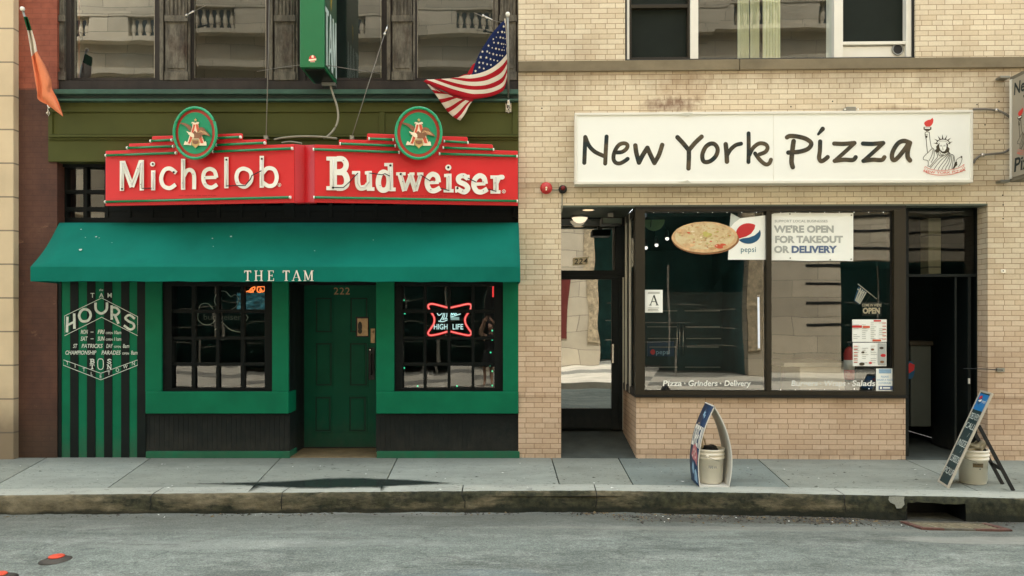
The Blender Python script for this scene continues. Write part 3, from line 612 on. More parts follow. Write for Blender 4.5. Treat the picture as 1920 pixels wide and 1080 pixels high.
mb = MB(); mb.box(-34, 34, YO, YO+.5, 8.55, 8.8); mb.box(-34, 34, YO, YO+.3, 8.3, 8.55); mb.box(-34, 34, YO, YO+.4, 10.3, 10.5); mb.box(-34, 34, YO-.02, YO+.35, 11.45, 11.6); mb.box(-34, 2.1, YO, YO+.12, 5.4, 5.6); mb.box(7.7, 34, YO, YO+.12, 5.4, 5.6)
mb.build('cornice', M['stone_far'], opp)
mb = MB(); prof = [(.055, 0), (.075, .04), (.05, .09), (.10, .26), (.085, .38), (.045, .56), (.06, .66), (.075, .72)]
x = -16.0; k = 0
while x < 16:
    if k % 7 == 6: mb.box(x-.12, x+1.2, YO-.05, YO+.3, 11.6, 12.32); x += 1.35
    else: mb.lathe((x, YO+.13, 11.6), prof, 10); x += .25
    k += 1
mb.box(-34, 34, YO-.02, YO+.32, 12.32, 12.5); mb.build('balustrade', M['stone_far'], opp)
for a, b in ((2.15, 2.55), (7.2, 7.65), (-8.0, -7.6), (-5.3, -4.9)): mb = MB(); mb.box(a, b, YO-.02, YO+.06, .9, 6.1); mb.build('rough_pilaster', M['rough_stone'], opp)
mb = MB(); mb.box(.15, 1.45, YO-.02, YO+.04, .95, 3.5, 0); mb.box(.15, 1.2, YO+.03, YO+.05, 1.15, 3.1, 1); mb.build('red_window', [mat('oxblood_frame', (.12, .02, .016), .5, .1, 3, 0), M['blacksolid']], opp)
mb = MB()
for a, b in holes:
    for z in (1.0, 1.6, 2.3): mb.box(a+.3, b-.3, YO-.5, YO-.46, z, z+.02)
    mb.box((a+b)/2-.03, (a+b)/2+.03, YO-.5, YO-.45, 0, 3.6); mb.box(a+1.3, a+1.34, YO-.5, YO-.45, 0, 3.6)
mb.build('window_bar', M['wire'], opp)
# ------------------------------------------------------------------ far-left stone building
sb = thing('stone_building', 'pale beige limestone block wall at the far left edge, beside the brown brick pier', 'building')
mb = MB(); u0, _ = L.uz(-900, 0, .10); u1, _ = L.uz(25, 0, .10)
mb.ub(L, -26, u1, -.3, 20.5, -.6, .10); mb.build('wall', M['stone'], sb, bevel=.01)

# ------------------------------------------------------------------ the pub
pub = thing('pub_building', 'green-fronted corner pub with brown brick pier and weathered wooden windows above', 'building')
mb = MB(); uL = u1; uP, _ = L.uz(107, 0, 0); uR, _ = L.uz(972.3, 0, 0)
mb.ub(L, uL, uP, -.3, 20.5, -.5, 0)
mb.ub(L, uP, uR, 7.9, 20.5, -.5, 0); mb.ub(L, uP-1.2, uR+.1, 8.0, 8.2, -1.6, -.501)                        # unseen storeys, raised to shade the street; slab added to block leaking sun
mb.build('wall', [M['pier']], pub)
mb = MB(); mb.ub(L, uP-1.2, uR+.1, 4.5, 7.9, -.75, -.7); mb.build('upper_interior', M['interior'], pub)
# weathered backing and bottom rail of the upper windows
mb = MB(); mb.pb(L, 92, 151, 972.3, 168, -.24, -.03); mb.pb(L, 92, -420, 133, 151, -.24, -.10); mb.pb(L, 294, -420, 358, 151, -.24, -.10); mb.pb(L, 504, -420, 572, 151, -.24, -.10); mb.pb(L, 720, -420, 778, 151, -.24, -.10); mb.pb(L, 930, -420, 972.3, 151, -.24, -.10)
mb.build('window_surround', M['wood_dark'], pub)
for (a, b, n_) in ((92, 120, 0), (310, 350, 1), (515, 552, 1), (736, 772, 1), (938, 967, 1)):
    mb = MB(); mb.pb(L, a, -420, b, 148, -.10, -.05)
    mb.pb(L, a-2, 28, b+2, 40, -.05, -.025); mb.pb(L, a-2, 134, b+2, 150, -.05, -.02)
    for k in range(5 if n_ else 3):
        s = (b-a)/(5.5 if n_ else 3.5); mb.pb(L, a+3+k*s, -420, a+3+k*s+s*.55, 28, -.05, -.035)
    mb.pb(L, a+4, 46, b-4, 128, -.05, -.04)
    if n_:
        mb.pb(L, a-11, -420, a-4, 150, -.10, -.06); mb.pb(L, b+2, -420, b+6, 150, -.10, -.07)
    mb.build('pilaster', M['wood'], pub, bevel=.004)
for (a, b, t1, t2) in ((133, 296, .002, -.012), (358, 505, -.015, .01), (572, 721, .03, 0), (776, 931, 0, .012)):
    f = MB(); f.frame(L, a, -430, b, 151, 6, 8, 6, 5, -.22, -.13); f.pb(L, a+2, -200, b-2, -192, -.2, -.135)
    fo = f.build('window', M['wood_dark'], pub, bevel=.004)
    s_ = MB(); s_.frame(L, a+5, -422, b-5, 148.5, 2.2, 3, 2.2, 2.2, -.16, -.142); s_.build('sash', M['sash'], fo)
    g = MB(); q = [(a+6, 147, -.16), (b-6, 147, -.16+t1), (b-6, -424, -.16+t1+t2), (a+6, -424, -.16+t2)]; g.face([L.pt(x, y, o) for x, y, o in q]); g.build('pane', M['glass_old'], fo)
# bits of white things standing inside the first two windows
for i, (x, y, h) in enumerate(((262, 128, 18), (272, 134, 10), (372, 96, 26), (383, 108, 34), (398, 108, 30))):
    pass
# cornice
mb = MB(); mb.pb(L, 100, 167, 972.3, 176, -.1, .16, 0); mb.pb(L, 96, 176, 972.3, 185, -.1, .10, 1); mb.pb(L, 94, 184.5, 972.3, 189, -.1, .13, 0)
co = mb.build('cornice', [M['verdigris'], mat('dark_green_cornice_board', A(30, 48, 40), .6, .2, 3, .1, 40)], pub, bevel=.008)  # middle board in a darker green
# fascia with recessed panels
mb = MB(); mb.pb(L, 90, 188, 972.3, 210, -.2, .055); mb.pb(L, 90, 210, 972.3, 252, -.2, .035); mb.pb(L, 90, 252, 972.3, 257, -.2, .075); mb.pb(L, 90, 257, 972.3, 262, -.2, .05); mb.pb(L, 90, 262, 972.3, 303, -.2, .03)
for x in (90, 711, 961): mb.pb(L, x, 210, x+(10 if x != 90 else 8), 252, .03, .0552)
mb.build('fascia', M['fascia'], pub, bevel=.005)
# transom lights behind the beer sign
mb = MB(); mb.pb(L, 107, 303, 972.3, 313, -.3, -.12); mb.pb(L, 107, 408, 972.3, 534, -.3, -.16); mb.pb(L, 107, 356, 972.3, 363, -.26, -.16); mb.pb(L, 107, 388, 972.3, 396, -.26, -.16)
xs = [107, 156, 196]+[196+42*k for k in range(1, 18)]
for i, x in enumerate(xs): mb.pb(L, x, 313, x+(17 if i == 0 else 7 if i % 5 else 20), 408, -.26, -.155)
mb.pb(L, 962, 313, 972.3, 408, -.3, -.1)
mb.pb(L, 203, 385, 962, 412, -.26, -.168)  # black board added for the sign's shade over the lowest panes
tw = mb.build('transom_window', M['bar_black'], pub, bevel=.003)
g = MB(); rng = random.Random(2)
for a, b in zip(xs, xs[1:]+[962]):
    for y0, y1 in ((310, 358), (360, 390), (393, 411)):
        t = rng.uniform(-.012, .012); g.face([L.pt(a, y1, -.2), L.pt(b, y1, -.2+t), L.pt(b, y0, -.2+t), L.pt(a, y0, -.2)])
g.build('pane', M['glass_pub'], tw)
# ground-floor front
for (a, b, c, d, o) in ((272, 303, 528, 735, .0), (510, 541, 528, 735, .0), (705, 739, 528, 735, .0), (943, 972.3, 528, 735, .0)): mb = MB(); mb.pb(L, a, c, b, d, -.3, o); mb.build('green_post', M['green'], pub, bevel=.006)
for a, b in ((272, 541), (705, 972.3)):
    mb = MB(); mb.pb(L, a, 734.5, b, 776, -.3, .035); mb.build('sill_panel', M['green'], pub, bevel=.012)
    mb = MB(); mb.pb(L, a, 776, b, 848, -.3, -.03)
    k = a
    while k < b-3: mb.pb(L, k+.25, 777, min(k+8.75, b), 847, -.03, -.026); k += 9
    mb.build('beadboard', M['black'], pub)
    mb = MB(); mb.pb(L, a+1, 847, b+2, 875, -.3, .03); mb.build('base_board', M['green'], pub, bevel=.006)
# windows: 4 x 4 panes in a heavy black frame
def shop_window(x0, x1, cols, rows, seed, dark):
    f = MB(); f.frame(L, x0, 528, x1, 734, cols[0][0]-x0, 8, x1-cols[-1][1], 734-rows[-1][1], -.22, -.035)
    for a, b in zip(cols, cols[1:]): f.pb(L, a[1], 534, b[0], rows[-1][1], -.13, -.06)
    for a, b in zip(rows, rows[1:]): f.pb(L, cols[0][0], a[1], cols[-1][1], b[0], -.128, -.062)
    fo = f.build('window', M['bar_black'], pub, bevel=.004); fo['label'] = 'black sixteen-pane pub window, '+dark
    g = MB(); rng = random.Random(seed)
    for i, a in enumerate(cols):
        for r in rows:
            t, s = rng.uniform(-.0035, .0035), rng.uniform(-.002, .002)
            if i == len(cols)-1 and seed == 8: t = -.009; s = 0
            g.face([L.pt(a[0]-2, r[1]+2, -.1), L.pt(a[1]+2, r[1]+2, -.1+t), L.pt(a[1]+2, r[0]-2, -.1+t+s), L.pt(a[0]-2, r[0]-2, -.1+s)])
    g.build('pane', M['glass_pub'], fo)
rows = [(536, 580), (587, 631), (637, 680), (686, 728)]
shop_window(302, 511, [(322, 359), (366, 405), (411, 451), (458, 496)], rows, 4, 'left of the door')
shop_window(738, 944, [(755, 794), (799, 839), (844, 884), (889, 927)], rows, 8, 'right of the door')
# striped corrugated panel with painted opening hours
mb = MB(); mb.pb(L, 105, 528, 273, 875, -.3, -.02, 0)
for a, b in ((105, 115), (131.5, 146.5), (163, 178.5), (195, 210), (227, 242), (257, 273)): mb.pb(L, a, 528, b, 874, -.02, -.012, 1)
sp_ = mb.build('striped_panel', [M['green'], M['stripe']], pub)
mb = MB(); H = Sub(L, 100, 530, 5.684); o = -.009
for p_ in ([(120, 565), (120, 355), (515, 163), (898, 362), (898, 565), (515, 368)],): mb.stroke(H, p_, 7, o, closed=True, smooth=False)
def st(pts, w_=27, sm=False, cl=False, cap='flat'): mb.stroke(H, pts, w_, o, smooth=sm, closed=cl, cap=cap)
st([(150, 362), (145, 530)]); st([(222, 328), (225, 492)]); st([(150, 452), (224, 418)], 24)
st([(275, 350), (300, 297), (338, 283), (380, 300), (398, 345), (378, 395), (338, 413), (296, 402)], 27, True, True)
st([(450, 212), (455, 290), (510, 328), (565, 290), (572, 210)], 27, True)
st([(622, 242), (622, 395)]); st([(618, 262), (670, 268), (702, 308), (670, 345), (625, 338)], 24, True); st([(655, 345), (695, 438)], 27)
st([(868, 385), (812, 345), (768, 375), (800, 410), (852, 438), (858, 480), (815, 498), (752, 455)], 25, True)
def tx(s_, x, y, h, **k): mb.text(H, s_, x, y, h, o, **k)
tx('the', 508, 88, 24, bold=.01, shear=.25); tx('T', 417, 158, 50, bold=.015); tx('A', 512, 158, 50, bold=.015); tx('M', 600, 158, 50, bold=.015)
for s_, x, h in (('MON', 328, 46), ('FRI', 505, 46), ('SAT', 325, 46), ('SUN', 507, 46)): tx(s_, x, 546 if s_ in 'MONFRI' else 618, h, fit=76, shear=.22, bold=.02)
for y in (523, 595): mb.rect(H, 397, y, 428, y+7, o)
for y, t_ in ((548, '10am'), (618, '11am')): tx('OPEN', 597, y, 24, fit=74, bold=.012); tx(t_, 683, y, 38, fit=74, shear=.1, bold=.012)
for s_, x in (('ST', 230), ('PATRICKS', 410), ('DAY', 596)): tx(s_, x, 695, 44, fit={'ST': 46, 'PATRICKS': 225, 'DAY': 70}[s_], shear=.22, bold=.015)
tx('OPEN', 683, 695, 24, fit=72, bold=.01); tx('8am', 775, 695, 44, fit=68, shear=.1, bold=.01)
tx('CHAMPIONSHIP', 288, 766, 44, fit=330, shear=.22, bold=.015); tx('PARADES', 612, 766, 44, fit=205, shear=.22, bold=.015); tx('OPEN', 770, 766, 24, fit=72, bold=.01); tx('8am', 862, 766, 44, fit=68, shear=.1, bold=.01)
def serif(ch, x, y, h, w_):     # blocky slab letter in a box
    a, b, t, q = x-w_/2, x+w_/2, 11, 7
    if ch == 'T': mb.rect(H, a, y-h, b, y-h+q, o); mb.rect(H, a, y-h, a+5, y-h+18, o); mb.rect(H, b-5, y-h, b, y-h+18, o); mb.rect(H, x-t/2, y-h, x+t/2, y, o); mb.rect(H, x-14, y-q, x+14, y, o)
    if ch == 'N': mb.rect(H, a+4, y-h, a+12, y, o); mb.rect(H, b-12, y-h, b-4, y, o); mb.stroke(H, [(a+6, y-h), (b-8, y)], 12, o, cap='flat'); mb.rect(H, a-3, y-h, a+16, y-h+6, o); mb.rect(H, b-18, y-h, b+2, y-h+6, o); mb.rect(H, a-3, y-6, a+18, y, o)
    if ch == 'B': mb.rect(H, a+6, y-h, a+17, y, o); mb.rect(H, a-2, y-h, a+20, y-h+6, o); mb.rect(H, a-2, y-6, a+20, y, o); mb.stroke(H, [(a+14, y-h+4), (b-8, y-h+6), (b-6, y-h/2-6), (a+14, y-h/2)], 9, o); mb.stroke(H, [(a+14, y-h/2), (b-4, y-h/2+4), (b-4, y-8), (a+14, y-4)], 9, o)
    if ch == 'S': mb.stroke(H, [(b-4, y-h+12), (x, y-h+4), (a+6, y-h*.72), (x, y-h*.5), (b-5, y-h*.25), (x, y-4), (a+3, y-14)], 10, o)
serif('B', 413, 864, 52, 46); serif('T', 414, 922, 50, 48); serif('S', 597, 864, 52, 46); serif('N', 597, 922, 50, 50)
mb.stroke(H, [(503, 812), (530, 828), (530, 905), (503, 925), (476, 905), (476, 828)], 8, o, closed=True)
mb.stroke(H, [(108, 822), (108, 880), (506, 1036), (897, 880), (897, 824), (506, 966)], 6, o, closed=True, smooth=False)
for c_, x, y in zip('TITLETOWN', (150, 232, 326, 408, 504, 592, 683, 767, 853), (875, 908, 946, 988, 1018, 984, 950, 914, 880)): tx(c_, x, y, 40, bold=.005, xs=.85)
mb.build('hours_lettering', M['chalk'], sp_)
# recessed entrance
uA, _ = L.uz(541, 0, 0); uB, _ = L.uz(706, 0, 0); zT = L.uz(541, 527, 0)[1]; zB = L.uz(541, 527, 0)[1]
mb = MB(); mb.ub(L, uA-.05, uA, -.1, zT, -.66, -.301, 0); mb.ub(L, uB, uB+.05, -.1, zT, -.66, -.301, 0); mb.ub(L, uA-.05, uB+.05, zT, zT+.1, -.7, -.302, 0)
k = .03
while k < .6: mb.ub(L, uA-.01, uA+.006, .02, zT-.01, -k-.045, -k, 0); k += .055
ud0 = L.uz(570, 0, -.65)[0]; mb.ub(L, uA, ud0, -.05, zT, -.72, -.63, 0)
mb.build('entrance_lining', M['black'], pub, bevel=.003)
mb = MB(); mb.ub(L, uA-.0, uB, -.1, .012, -.64, .0); mb.build('threshold', M['threshold'], pub, bevel=.01)
dp = -.66
mb = MB(); mb.pb(L, 570, 527, 706, 847, dp-.05, dp)
D = [(593, 559, 621, 622), (658, 559, 688, 622), (593, 644, 621, 722), (657, 644, 687, 722), (592, 745, 619, 808), (656, 745, 685, 808)]
for (a, b, c, d) in D:
    mb.frame(L, a-3, b-3, c+3, d+3, 2.2, 2.2, 2.2, 2.2, dp, dp+.012); mb.pb(L, a+3.5, b+3.5, c-3.5, d-3.5, dp, dp+.008); mb.frame(L, a-.8, b-.8, c+.8, d+.8, 2.6, 2.6, 2.6, 2.6, dp, dp+.002, 1)
mb.pb(L, 574, 530, 703, 534, dp, dp+.02)
dr = mb.build('door', [M['door_green'], M['door_groove']], pub, bevel=.004)
mb = MB(); mb.pb(L, 570, 838, 706, 848, dp, dp+.012); mb.build('kick_plate', M['black'], dr)
mb = MB(); mb.text(L, '222', 641, 552, 13.5, dp+.004, xs=1.05, sp=1.1); mb.build('house_number', M['brass'], dr)
mb = MB(); mb.pb(L, 667, 594, 691, 632, dp, dp+.014, 0); mb.pb(L, 670, 597, 690, 630, dp+.014, dp+.018, 1)
mb.ell(L, 675, 612, 4, 9, dp+.02, m=2); mb.ell(L, 675, 621, 4, 5, dp+.02, m=2)
mb.build('peephole_plate', [M['blacksolid'], M['brass'], M['bronze']], dr, bevel=.002)
mb = MB(); mb.pb(L, 695, 616, 703, 643, dp, dp+.01); mb.lathe(L.pt(699, 622, dp+.01), [(.022, 0), (.02, .02), (.01, .022)], 14, ax='y'); mb.build('lock_plate', M['brass'], dr, bevel=.002)
mb = MB(); mb.pb(L, 691, 652, 702, 712, dp, dp+.012, 0); mb.tube(smooth3([L.pt(696, 664, dp+.01), L.pt(696, 668, dp+.06), L.pt(696, 685, dp+.075), L.pt(696, 698, dp+.06), L.pt(696, 702, dp+.01)]), .011, 8, 0)
mb.lathe(L.pt(694.5, 656, dp+.012), [(.02, 0), (.018, .012), (.004, .014)], 14, 1, ax='y')
mb.build('handle', [M['blacksolid'], M['steel']], dr)
# the room behind the glass
mb = MB(); a, b = uP, uR-.02
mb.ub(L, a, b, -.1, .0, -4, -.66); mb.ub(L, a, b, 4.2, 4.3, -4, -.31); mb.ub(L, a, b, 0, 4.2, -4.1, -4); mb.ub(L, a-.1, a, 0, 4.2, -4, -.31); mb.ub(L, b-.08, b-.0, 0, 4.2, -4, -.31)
mb.build('interior', M['interior'], pub)

# ------------------------------------------------------------------ awning
aw = thing('awning', 'teal canvas awning with THE TAM in white on its valance', 'awning')
mb = MB(); nx, ny = 30, 10; rng = random.Random(1)
tl, tr_ = L.pt(112, 418, .0), L.pt(972, 418, .0); bl, br = L.pt(58, 501, .56), L.pt(975, 501, .56); vl, vr = L.pt(58, 527.5, .56), L.pt(975, 528.5, .56)
g = []
for j in range(ny+1):
    t = j/ny; row = []
    for i in range(nx+1):
        s = i/nx; p = (tl*(1-s)+tr_*s)*(1-t)+(bl*(1-s)+br*s)*t
        p = p+Vector((0, .012, -.030))*math.sin(math.pi*t)*(.55+.45*math.cos(7*math.pi*s)**2)+Vector((0, .004, -.006))*math.sin(math.pi*t)*math.sin(s*41+3*t)
        row.append(mb.V(p))
    g.append(row)
row = [mb.V((vl*(1-i/nx)+vr*i/nx)+Vector((0, .006*math.sin(i*1.1), .004*math.sin(i*2.3)))) for i in range(nx+1)]; g.append(row)
for j in range(len(g)-1):
    for i in range(nx): mb.F((g[j+1][i], g[j+1][i+1], g[j][i+1], g[j][i]), 0, j < ny)
for side in (0, nx):
    bk = mb.V(Vector((mb.v[g[0][side]].x, -.0, mb.v[g[-1][side]].z))); mb.F([g[j][side] for j in range(len(g))]+[bk])
cv = mb.build('canopy', M['awning'], aw)
sd_ = cv.modifiers.new('thickness', 'SOLIDIFY'); sd_.thickness = .006; sd_.offset = 1
mb = MB(); Z = Sub(L, 480, 250, 3.6); o = .578
def T_(x): mb.rect(Z, x-22, 926, x+22, 932, o); mb.rect(Z, x-23, 926, x-19, 942, o); mb.rect(Z, x+19, 926, x+23, 942, o); mb.rect(Z, x-5, 926, x+5, 996, o); mb.rect(Z, x-12, 992, x+12, 996, o)
def H_(x):
    for k in (-18, 18): mb.rect(Z, x+k-4.5, 926, x+k+4.5, 996, o); mb.rect(Z, x+k-11, 926, x+k+11, 930, o); mb.rect(Z, x+k-11, 992, x+k+11, 996, o)
    mb.rect(Z, x-18, 958, x+18, 963, o)
def E_(x): mb.rect(Z, x-16, 926, x-6, 996, o); mb.rect(Z, x-22, 926, x+18, 930, o); mb.rect(Z, x-22, 992, x+20, 996, o); mb.rect(Z, x-10, 958, x+10, 962, o); mb.rect(Z, x+15, 926, x+19, 942, o); mb.rect(Z, x+17, 978, x+21, 996, o); mb.rect(Z, x+7, 952, x+11, 968, o)
def A_(x): mb.stroke(Z, [(x-24, 994), (x-1, 926)], 4.5, o, cap='flat'); mb.stroke(Z, [(x-1, 924), (x+22, 994)], 10, o, cap='flat'); mb.rect(Z, x-15, 972.3, x+12, 974, o); mb.rect(Z, x-33, 992, x-15, 996, o); mb.rect(Z, x+10, 992, x+32, 996, o)
def M_(x): mb.rect(Z, x-26, 926, x-21, 996, o); mb.rect(Z, x+18, 926, x+28, 996, o); mb.stroke(Z, [(x-24, 926), (x-1, 990)], 9, o, cap='flat'); mb.stroke(Z, [(x-1, 990), (x+21, 926)], 4.5, o, cap='flat'); mb.rect(Z, x-34, 926, x-20, 930, o); mb.rect(Z, x-33, 992, x-14, 996, o); mb.rect(Z, x+10, 992, x+36, 996, o); mb.rect(Z, x+20, 926, x+35, 930, o)
for fn_, x in ((T_, -56), (H_, 18), (E_, 100), (T_, 204), (A_, 274), (M_, 354)): fn_(x)
mb.build('lettering', M['white'], aw)
mb = MB(); rng = random.Random(3)
for x, y, s_ in ((152, 430, 1.4), (180, 444, 1.6), (186, 446, .9), (151, 468, 2.4), (433, 443, 2.0), (398, 447, 1.2), (160, 445, .8), (400, 462, .9), (210, 455, .8), (590, 470, 1), (700, 450, .8)):
    t = (y-418)/(501-418); p = L.pt(x, y, .56*t+.02); e = Vector((1, 0, 0)); f = (bl-tl).normalized(); r_ = s_*.0075
    mb.face([p+e*r_*math.cos(k)*rng.uniform(.6, 1.3)+f*r_*.9*math.sin(k)*rng.uniform(.6, 1.3) for k in (0, .8, 1.6, 2.4, 3.1, 3.9, 4.7, 5.5)])
mb.build('dropping', M['dropping'], aw)
# ------------------------------------------------------------------ the cream brick building
pz = thing('pizzeria_building', 'cream glazed-brick building with a large shop window and two recessed doorways', 'building')
U = lambda px, off=0: RP.uz(px, 500, off)[0]
Zr = lambda px, py, off=0: RP.uz(px, py, off)[1]
zBb, zBt = Zr(1446, 132), Zr(1446, 112); zL = Zr(1190, 384.5); zW0 = Zr(1446, 107); zS = Zr(1446, 745)
uA0, uA1, uA2, uA3, uA4 = 0.0, U(1052), U(1193), U(1698), U(1852)
mb = MB()
mb.ub(RP, uA0, uA1, -.3, zBb, -1.3, 0); mb.ub(RP, uA1, uA4, zL, zBb, -.3, 0); mb.ub(RP, uA4, 26, -.3, zBb, -.215, 0)
mb.ub(RP, uA0, U(1172), zBt, 8.4, -.4, 0); mb.ub(RP, U(1716.5), 26, zBt, 8.4, -.4, 0); mb.ub(RP, U(1172), U(1716.5), 8.0, 8.4, -.4, 0); mb.ub(RP, 0, 26, 8.4, 20.5, -.5, 0); mb.ub(RP, -.2, 26, 8.5, 8.7, -3.4, -.501)  # unseen storeys raised for street shade; slab added to keep the sun out
mb.ub(RP, uA2, uA3, -.3, zS, -.25, -.002)
pw = mb.build('wall', M['brick'], pz)
# splayed brick reveal below the side glass
mb = MB(); q0, q1 = RP.W(uA2, 0, -.25), RP.pt(1166, 800, -1.14)
a = [RP.W(uA2+.001, -.3, -.01), RP.W(uA2+.001, zS, -.01)]; uD = RP.uz(1168, 800, -1.14)[0]
mb.hexa([RP.W(uD, -.3, -1.14), RP.W(uA2+.0, -.3, -.003), RP.W(uA2, zS-.01, -.003), RP.W(uD, zS-.01, -1.14)], [RP.W(uD+.2, -.3, -1.14), RP.W(uA2+.2, -.3, -.2), RP.W(uA2+.2, zS-.01, -.2), RP.W(uD+.2, zS-.01, -1.14)])
mb.build('side_bulkhead', M['brick'], pz)
mb = MB(); mb.ub(RP, 0, U(1385), zBb, zBt, -.3, .035); mb.ub(RP, U(1385)+.006, 26, zBb, zBt, -.3, .035); mb.build('stone_band', M['band'], pz, bevel=.008)
# upper window: screens either side of a fixed pane
f = MB(); zt = 8.0; ux = lambda p: U(p, -.08)
f.ub(RP, U(1172), U(1716.5), zBt, zBt+.03, -.3, -.02, 1)
for (a, b, m) in ((1172, 1176, 1), (1176, 1181, 0), (1296, 1311, 0), (1567, 1584, 0), (1703, 1713, 0), (1713, 1717, 1)): f.ub(RP, U(a), U(b), zBt+.03, zt, -.3, -.05 if m == 0 else -.03, m)
for (a, b) in ((1181, 1296),): f.ub(RP, U(a), U(b), zBt+.03, zBt+.07, -.3, -.07, 2); f.ub(RP, U(a), U(a)+.03, zBt+.07, zt, -.3, -.075, 2); f.ub(RP, U(b)-.03, U(b), zBt+.07, zt, -.3, -.075, 2); f.ub(RP, U(a)+.03, U(b)-.03, Zr(1240, 10), Zr(1240, 3), -.3, -.075, 2)
f.ub(RP, U(1311), U(1567), zBt+.03, zBt+.045, -.3, -.08, 2)
zp = Zr(1640, 82); f.ub(RP, U(1584), U(1703), zBt+.03, zp, -.3, -.09, 0); f.ub(RP, U(1584), U(1703), Zr(1640, 80), Zr(1640, 74), -.3, -.06, 0)
wu = f.build('window', [M['white'], M['blacksolid'], M['bronze']], pz, bevel=.004); wu['label'] = 'white-framed upper window with two dark screens and a curtained middle pane'
mb = MB(); c = RP.pt(1683, 93, -.088); mb.lathe(c, [(.075, 0), (.075, .012), (.06, .014), (.058, -.0)], 24, 0, 'y'); mb.lathe(c+RP.n*(-.003), [(.057, 0), (.057, .004)], 24, 1, 'y'); mb.build('vent_hole', [M['metal'], M['blacksolid']], wu)
g = MB()
scr = mat('dark_insect_screen', A(30, 36, 30), .7, .15, 3, .3, 400, spec=.15)
for a, b, z0 in ((1181, 1296, zBt+.05), (1584, 1703, Zr(1640, 76))): g = MB(); g.face([RP.W(U(a), z0, -.14), RP.W(U(b), z0, -.14), RP.W(U(b), zt, -.14), RP.W(U(a), zt, -.14)]); g.build('screen', scr, wu)
g = MB(); a, b = U(1311), U(1567); g.face([RP.W(a, zBt+.04, -.13), RP.W(b, zBt+.04, -.13), RP.W(b, zt, -.12), RP.W(a, zt, -.13)]); g.build('pane', M['glass_old'], wu)
# curtains behind the middle pane
cm = mat('pale_green_curtain', A(250, 248, 222), .8, .06, 3, .1, 60)
for (a, b) in ((1392, 1412), (1416, 1432), (1440, 1472)):
    mb = MB(); n_ = 40; ra = [mb.V(RP.W(U(a)+(U(b)-U(a))*k/n_, zBt, -.21-.03*math.sin(k*.9))) for k in range(n_+1)]; rb = [mb.V(mb.v[i]+Vector((0, 0, 3))) for i in ra]
    for k in range(n_): mb.F((ra[k], ra[k+1], rb[k+1], rb[k]), 0, True)
    mb.build('curtain', cm, wu)
mb = MB(); mb.ub(RP, U(1172), U(1717), zBt, zt, -2.6, -2.5); mb.ub(RP, U(1172), U(1717), zBt-.1, zBt, -2.6, -.31); mb.build('upper_interior', M['interior'], pz)
# soffit of both doorways
mb = MB(); mb.ub(RP, uA1, uA2, zL, zL+.05, -1.3, -.301); mb.ub(RP, uA3, uA4+.3, zL, zL+.05, -1.6, -.301); mb.ub(RP, uA1, uA4, zL-.022, zL, -.2, -.004)
mb.build('soffit', mat('grey_green_soffit_paint', A(96, 104, 92), .6, .1, 2, .05), pz)
# shop window: bronze frame, two big panes, a splayed side light
def fz(py): return Zr(1446, py)
zt0, zt1, zg0, zg1, zb1 = fz(384), fz(395), fz(734), fz(395), fz(746)
f = MB(); o0, o1 = -.14, .02
f.ub(RP, U(1190), U(1698), zL-.06, zL-.0225, o0, .015, 1)
f.ub(RP, U(1191), U(1697), fz(396), zL-.06, o0, o1, 0); f.ub(RP, U(1191), U(1697), fz(741), fz(733), o0, o1, 0); f.ub(RP, U(1189), U(1699), zS, fz(741), -.2, .05, 1)
for a, b in ((1191, 1209), (1437, 1446.5), (1675, 1697)): f.ub(RP, U(a), U(b), fz(733), fz(396), o0, o1 if a != 1437 else .01, 0)
f.ub(RP, U(1672), U(1676), fz(733), fz(396), o0, -.03, 1)
# side light towards the left doorway
for z0, z1 in ((zS-.0, zS+.09), (zL-.12, zL-.022)): f.hexa([RP.W(uD, z0, -1.14), RP.W(uA2-.012, z0, -.0), RP.W(uA2-.012, z1, -.0), RP.W(uD, z1, -1.14)], [RP.W(uD+.06, z0, -1.14), RP.W(uA2+.05, z0, -.06), RP.W(uA2+.05, z1, -.06), RP.W(uD+.06, z1, -1.14)], 1)
for t in (.0, .42, .72):
    u_, o_ = uA2+(uD-uA2)*t, -1.14*t; f.ub(RP, u_-.014, u_+.014, zS, zL-.03, o_-.05, o_-.012, 2 if t else 1)
dw = f.build('shop_window', [M['bronze'], M['bronze_dark'], M['alu']], pz, bevel=.003)
g = MB(); go = -.04
g.face([RP.W(U(1207), fz(735), go), RP.W(U(1438), fz(735), go), RP.W(U(1438), fz(394), go-.012), RP.W(U(1207), fz(394), go)])
g.face([RP.W(U(1445), fz(735), go), RP.W(U(1677), fz(735), go), RP.W(U(1677), fz(394), go), RP.W(U(1445), fz(394), go+.0)])
g.face([RP.W(uD, zS, -1.14), RP.W(uA2, zS, -.02), RP.W(uA2, zL, -.02), RP.W(uD, zL, -1.14)])
g.build('pane', M['glass'], dw)
GO = go+.004
mb = MB()
def hand(word, px0, px1, y):
    mb.text(RP, word, (px0+px1)/2, y, 10.5, GO, shear=.12, bold=.012, xs=.96)
for w_, a, b in (('Pizza', 1242, 1278), ('Grinders', 1290, 1345), ('Delivery', 1357, 1407), ('Burgers', 1483, 1533), ('Wraps', 1545, 1585), ('Salads', 1597, 1641)):
    me_k = {'Pizza': .95, 'Grinders': .86, 'Delivery': .83, 'Burgers': .83, 'Wraps': .83, 'Salads': .86}[w_]
    mb.text(RP, w_, (a+b)/2, 723.5, 10.5, GO, shear=.12, bold=.022, fit=b-a)
for x in (1284, 1351, 1538, 1591): mb.ell(RP, x, 719, 1.6, 1.6, GO)
mb.build('lettering', M['signwhite'], dw)
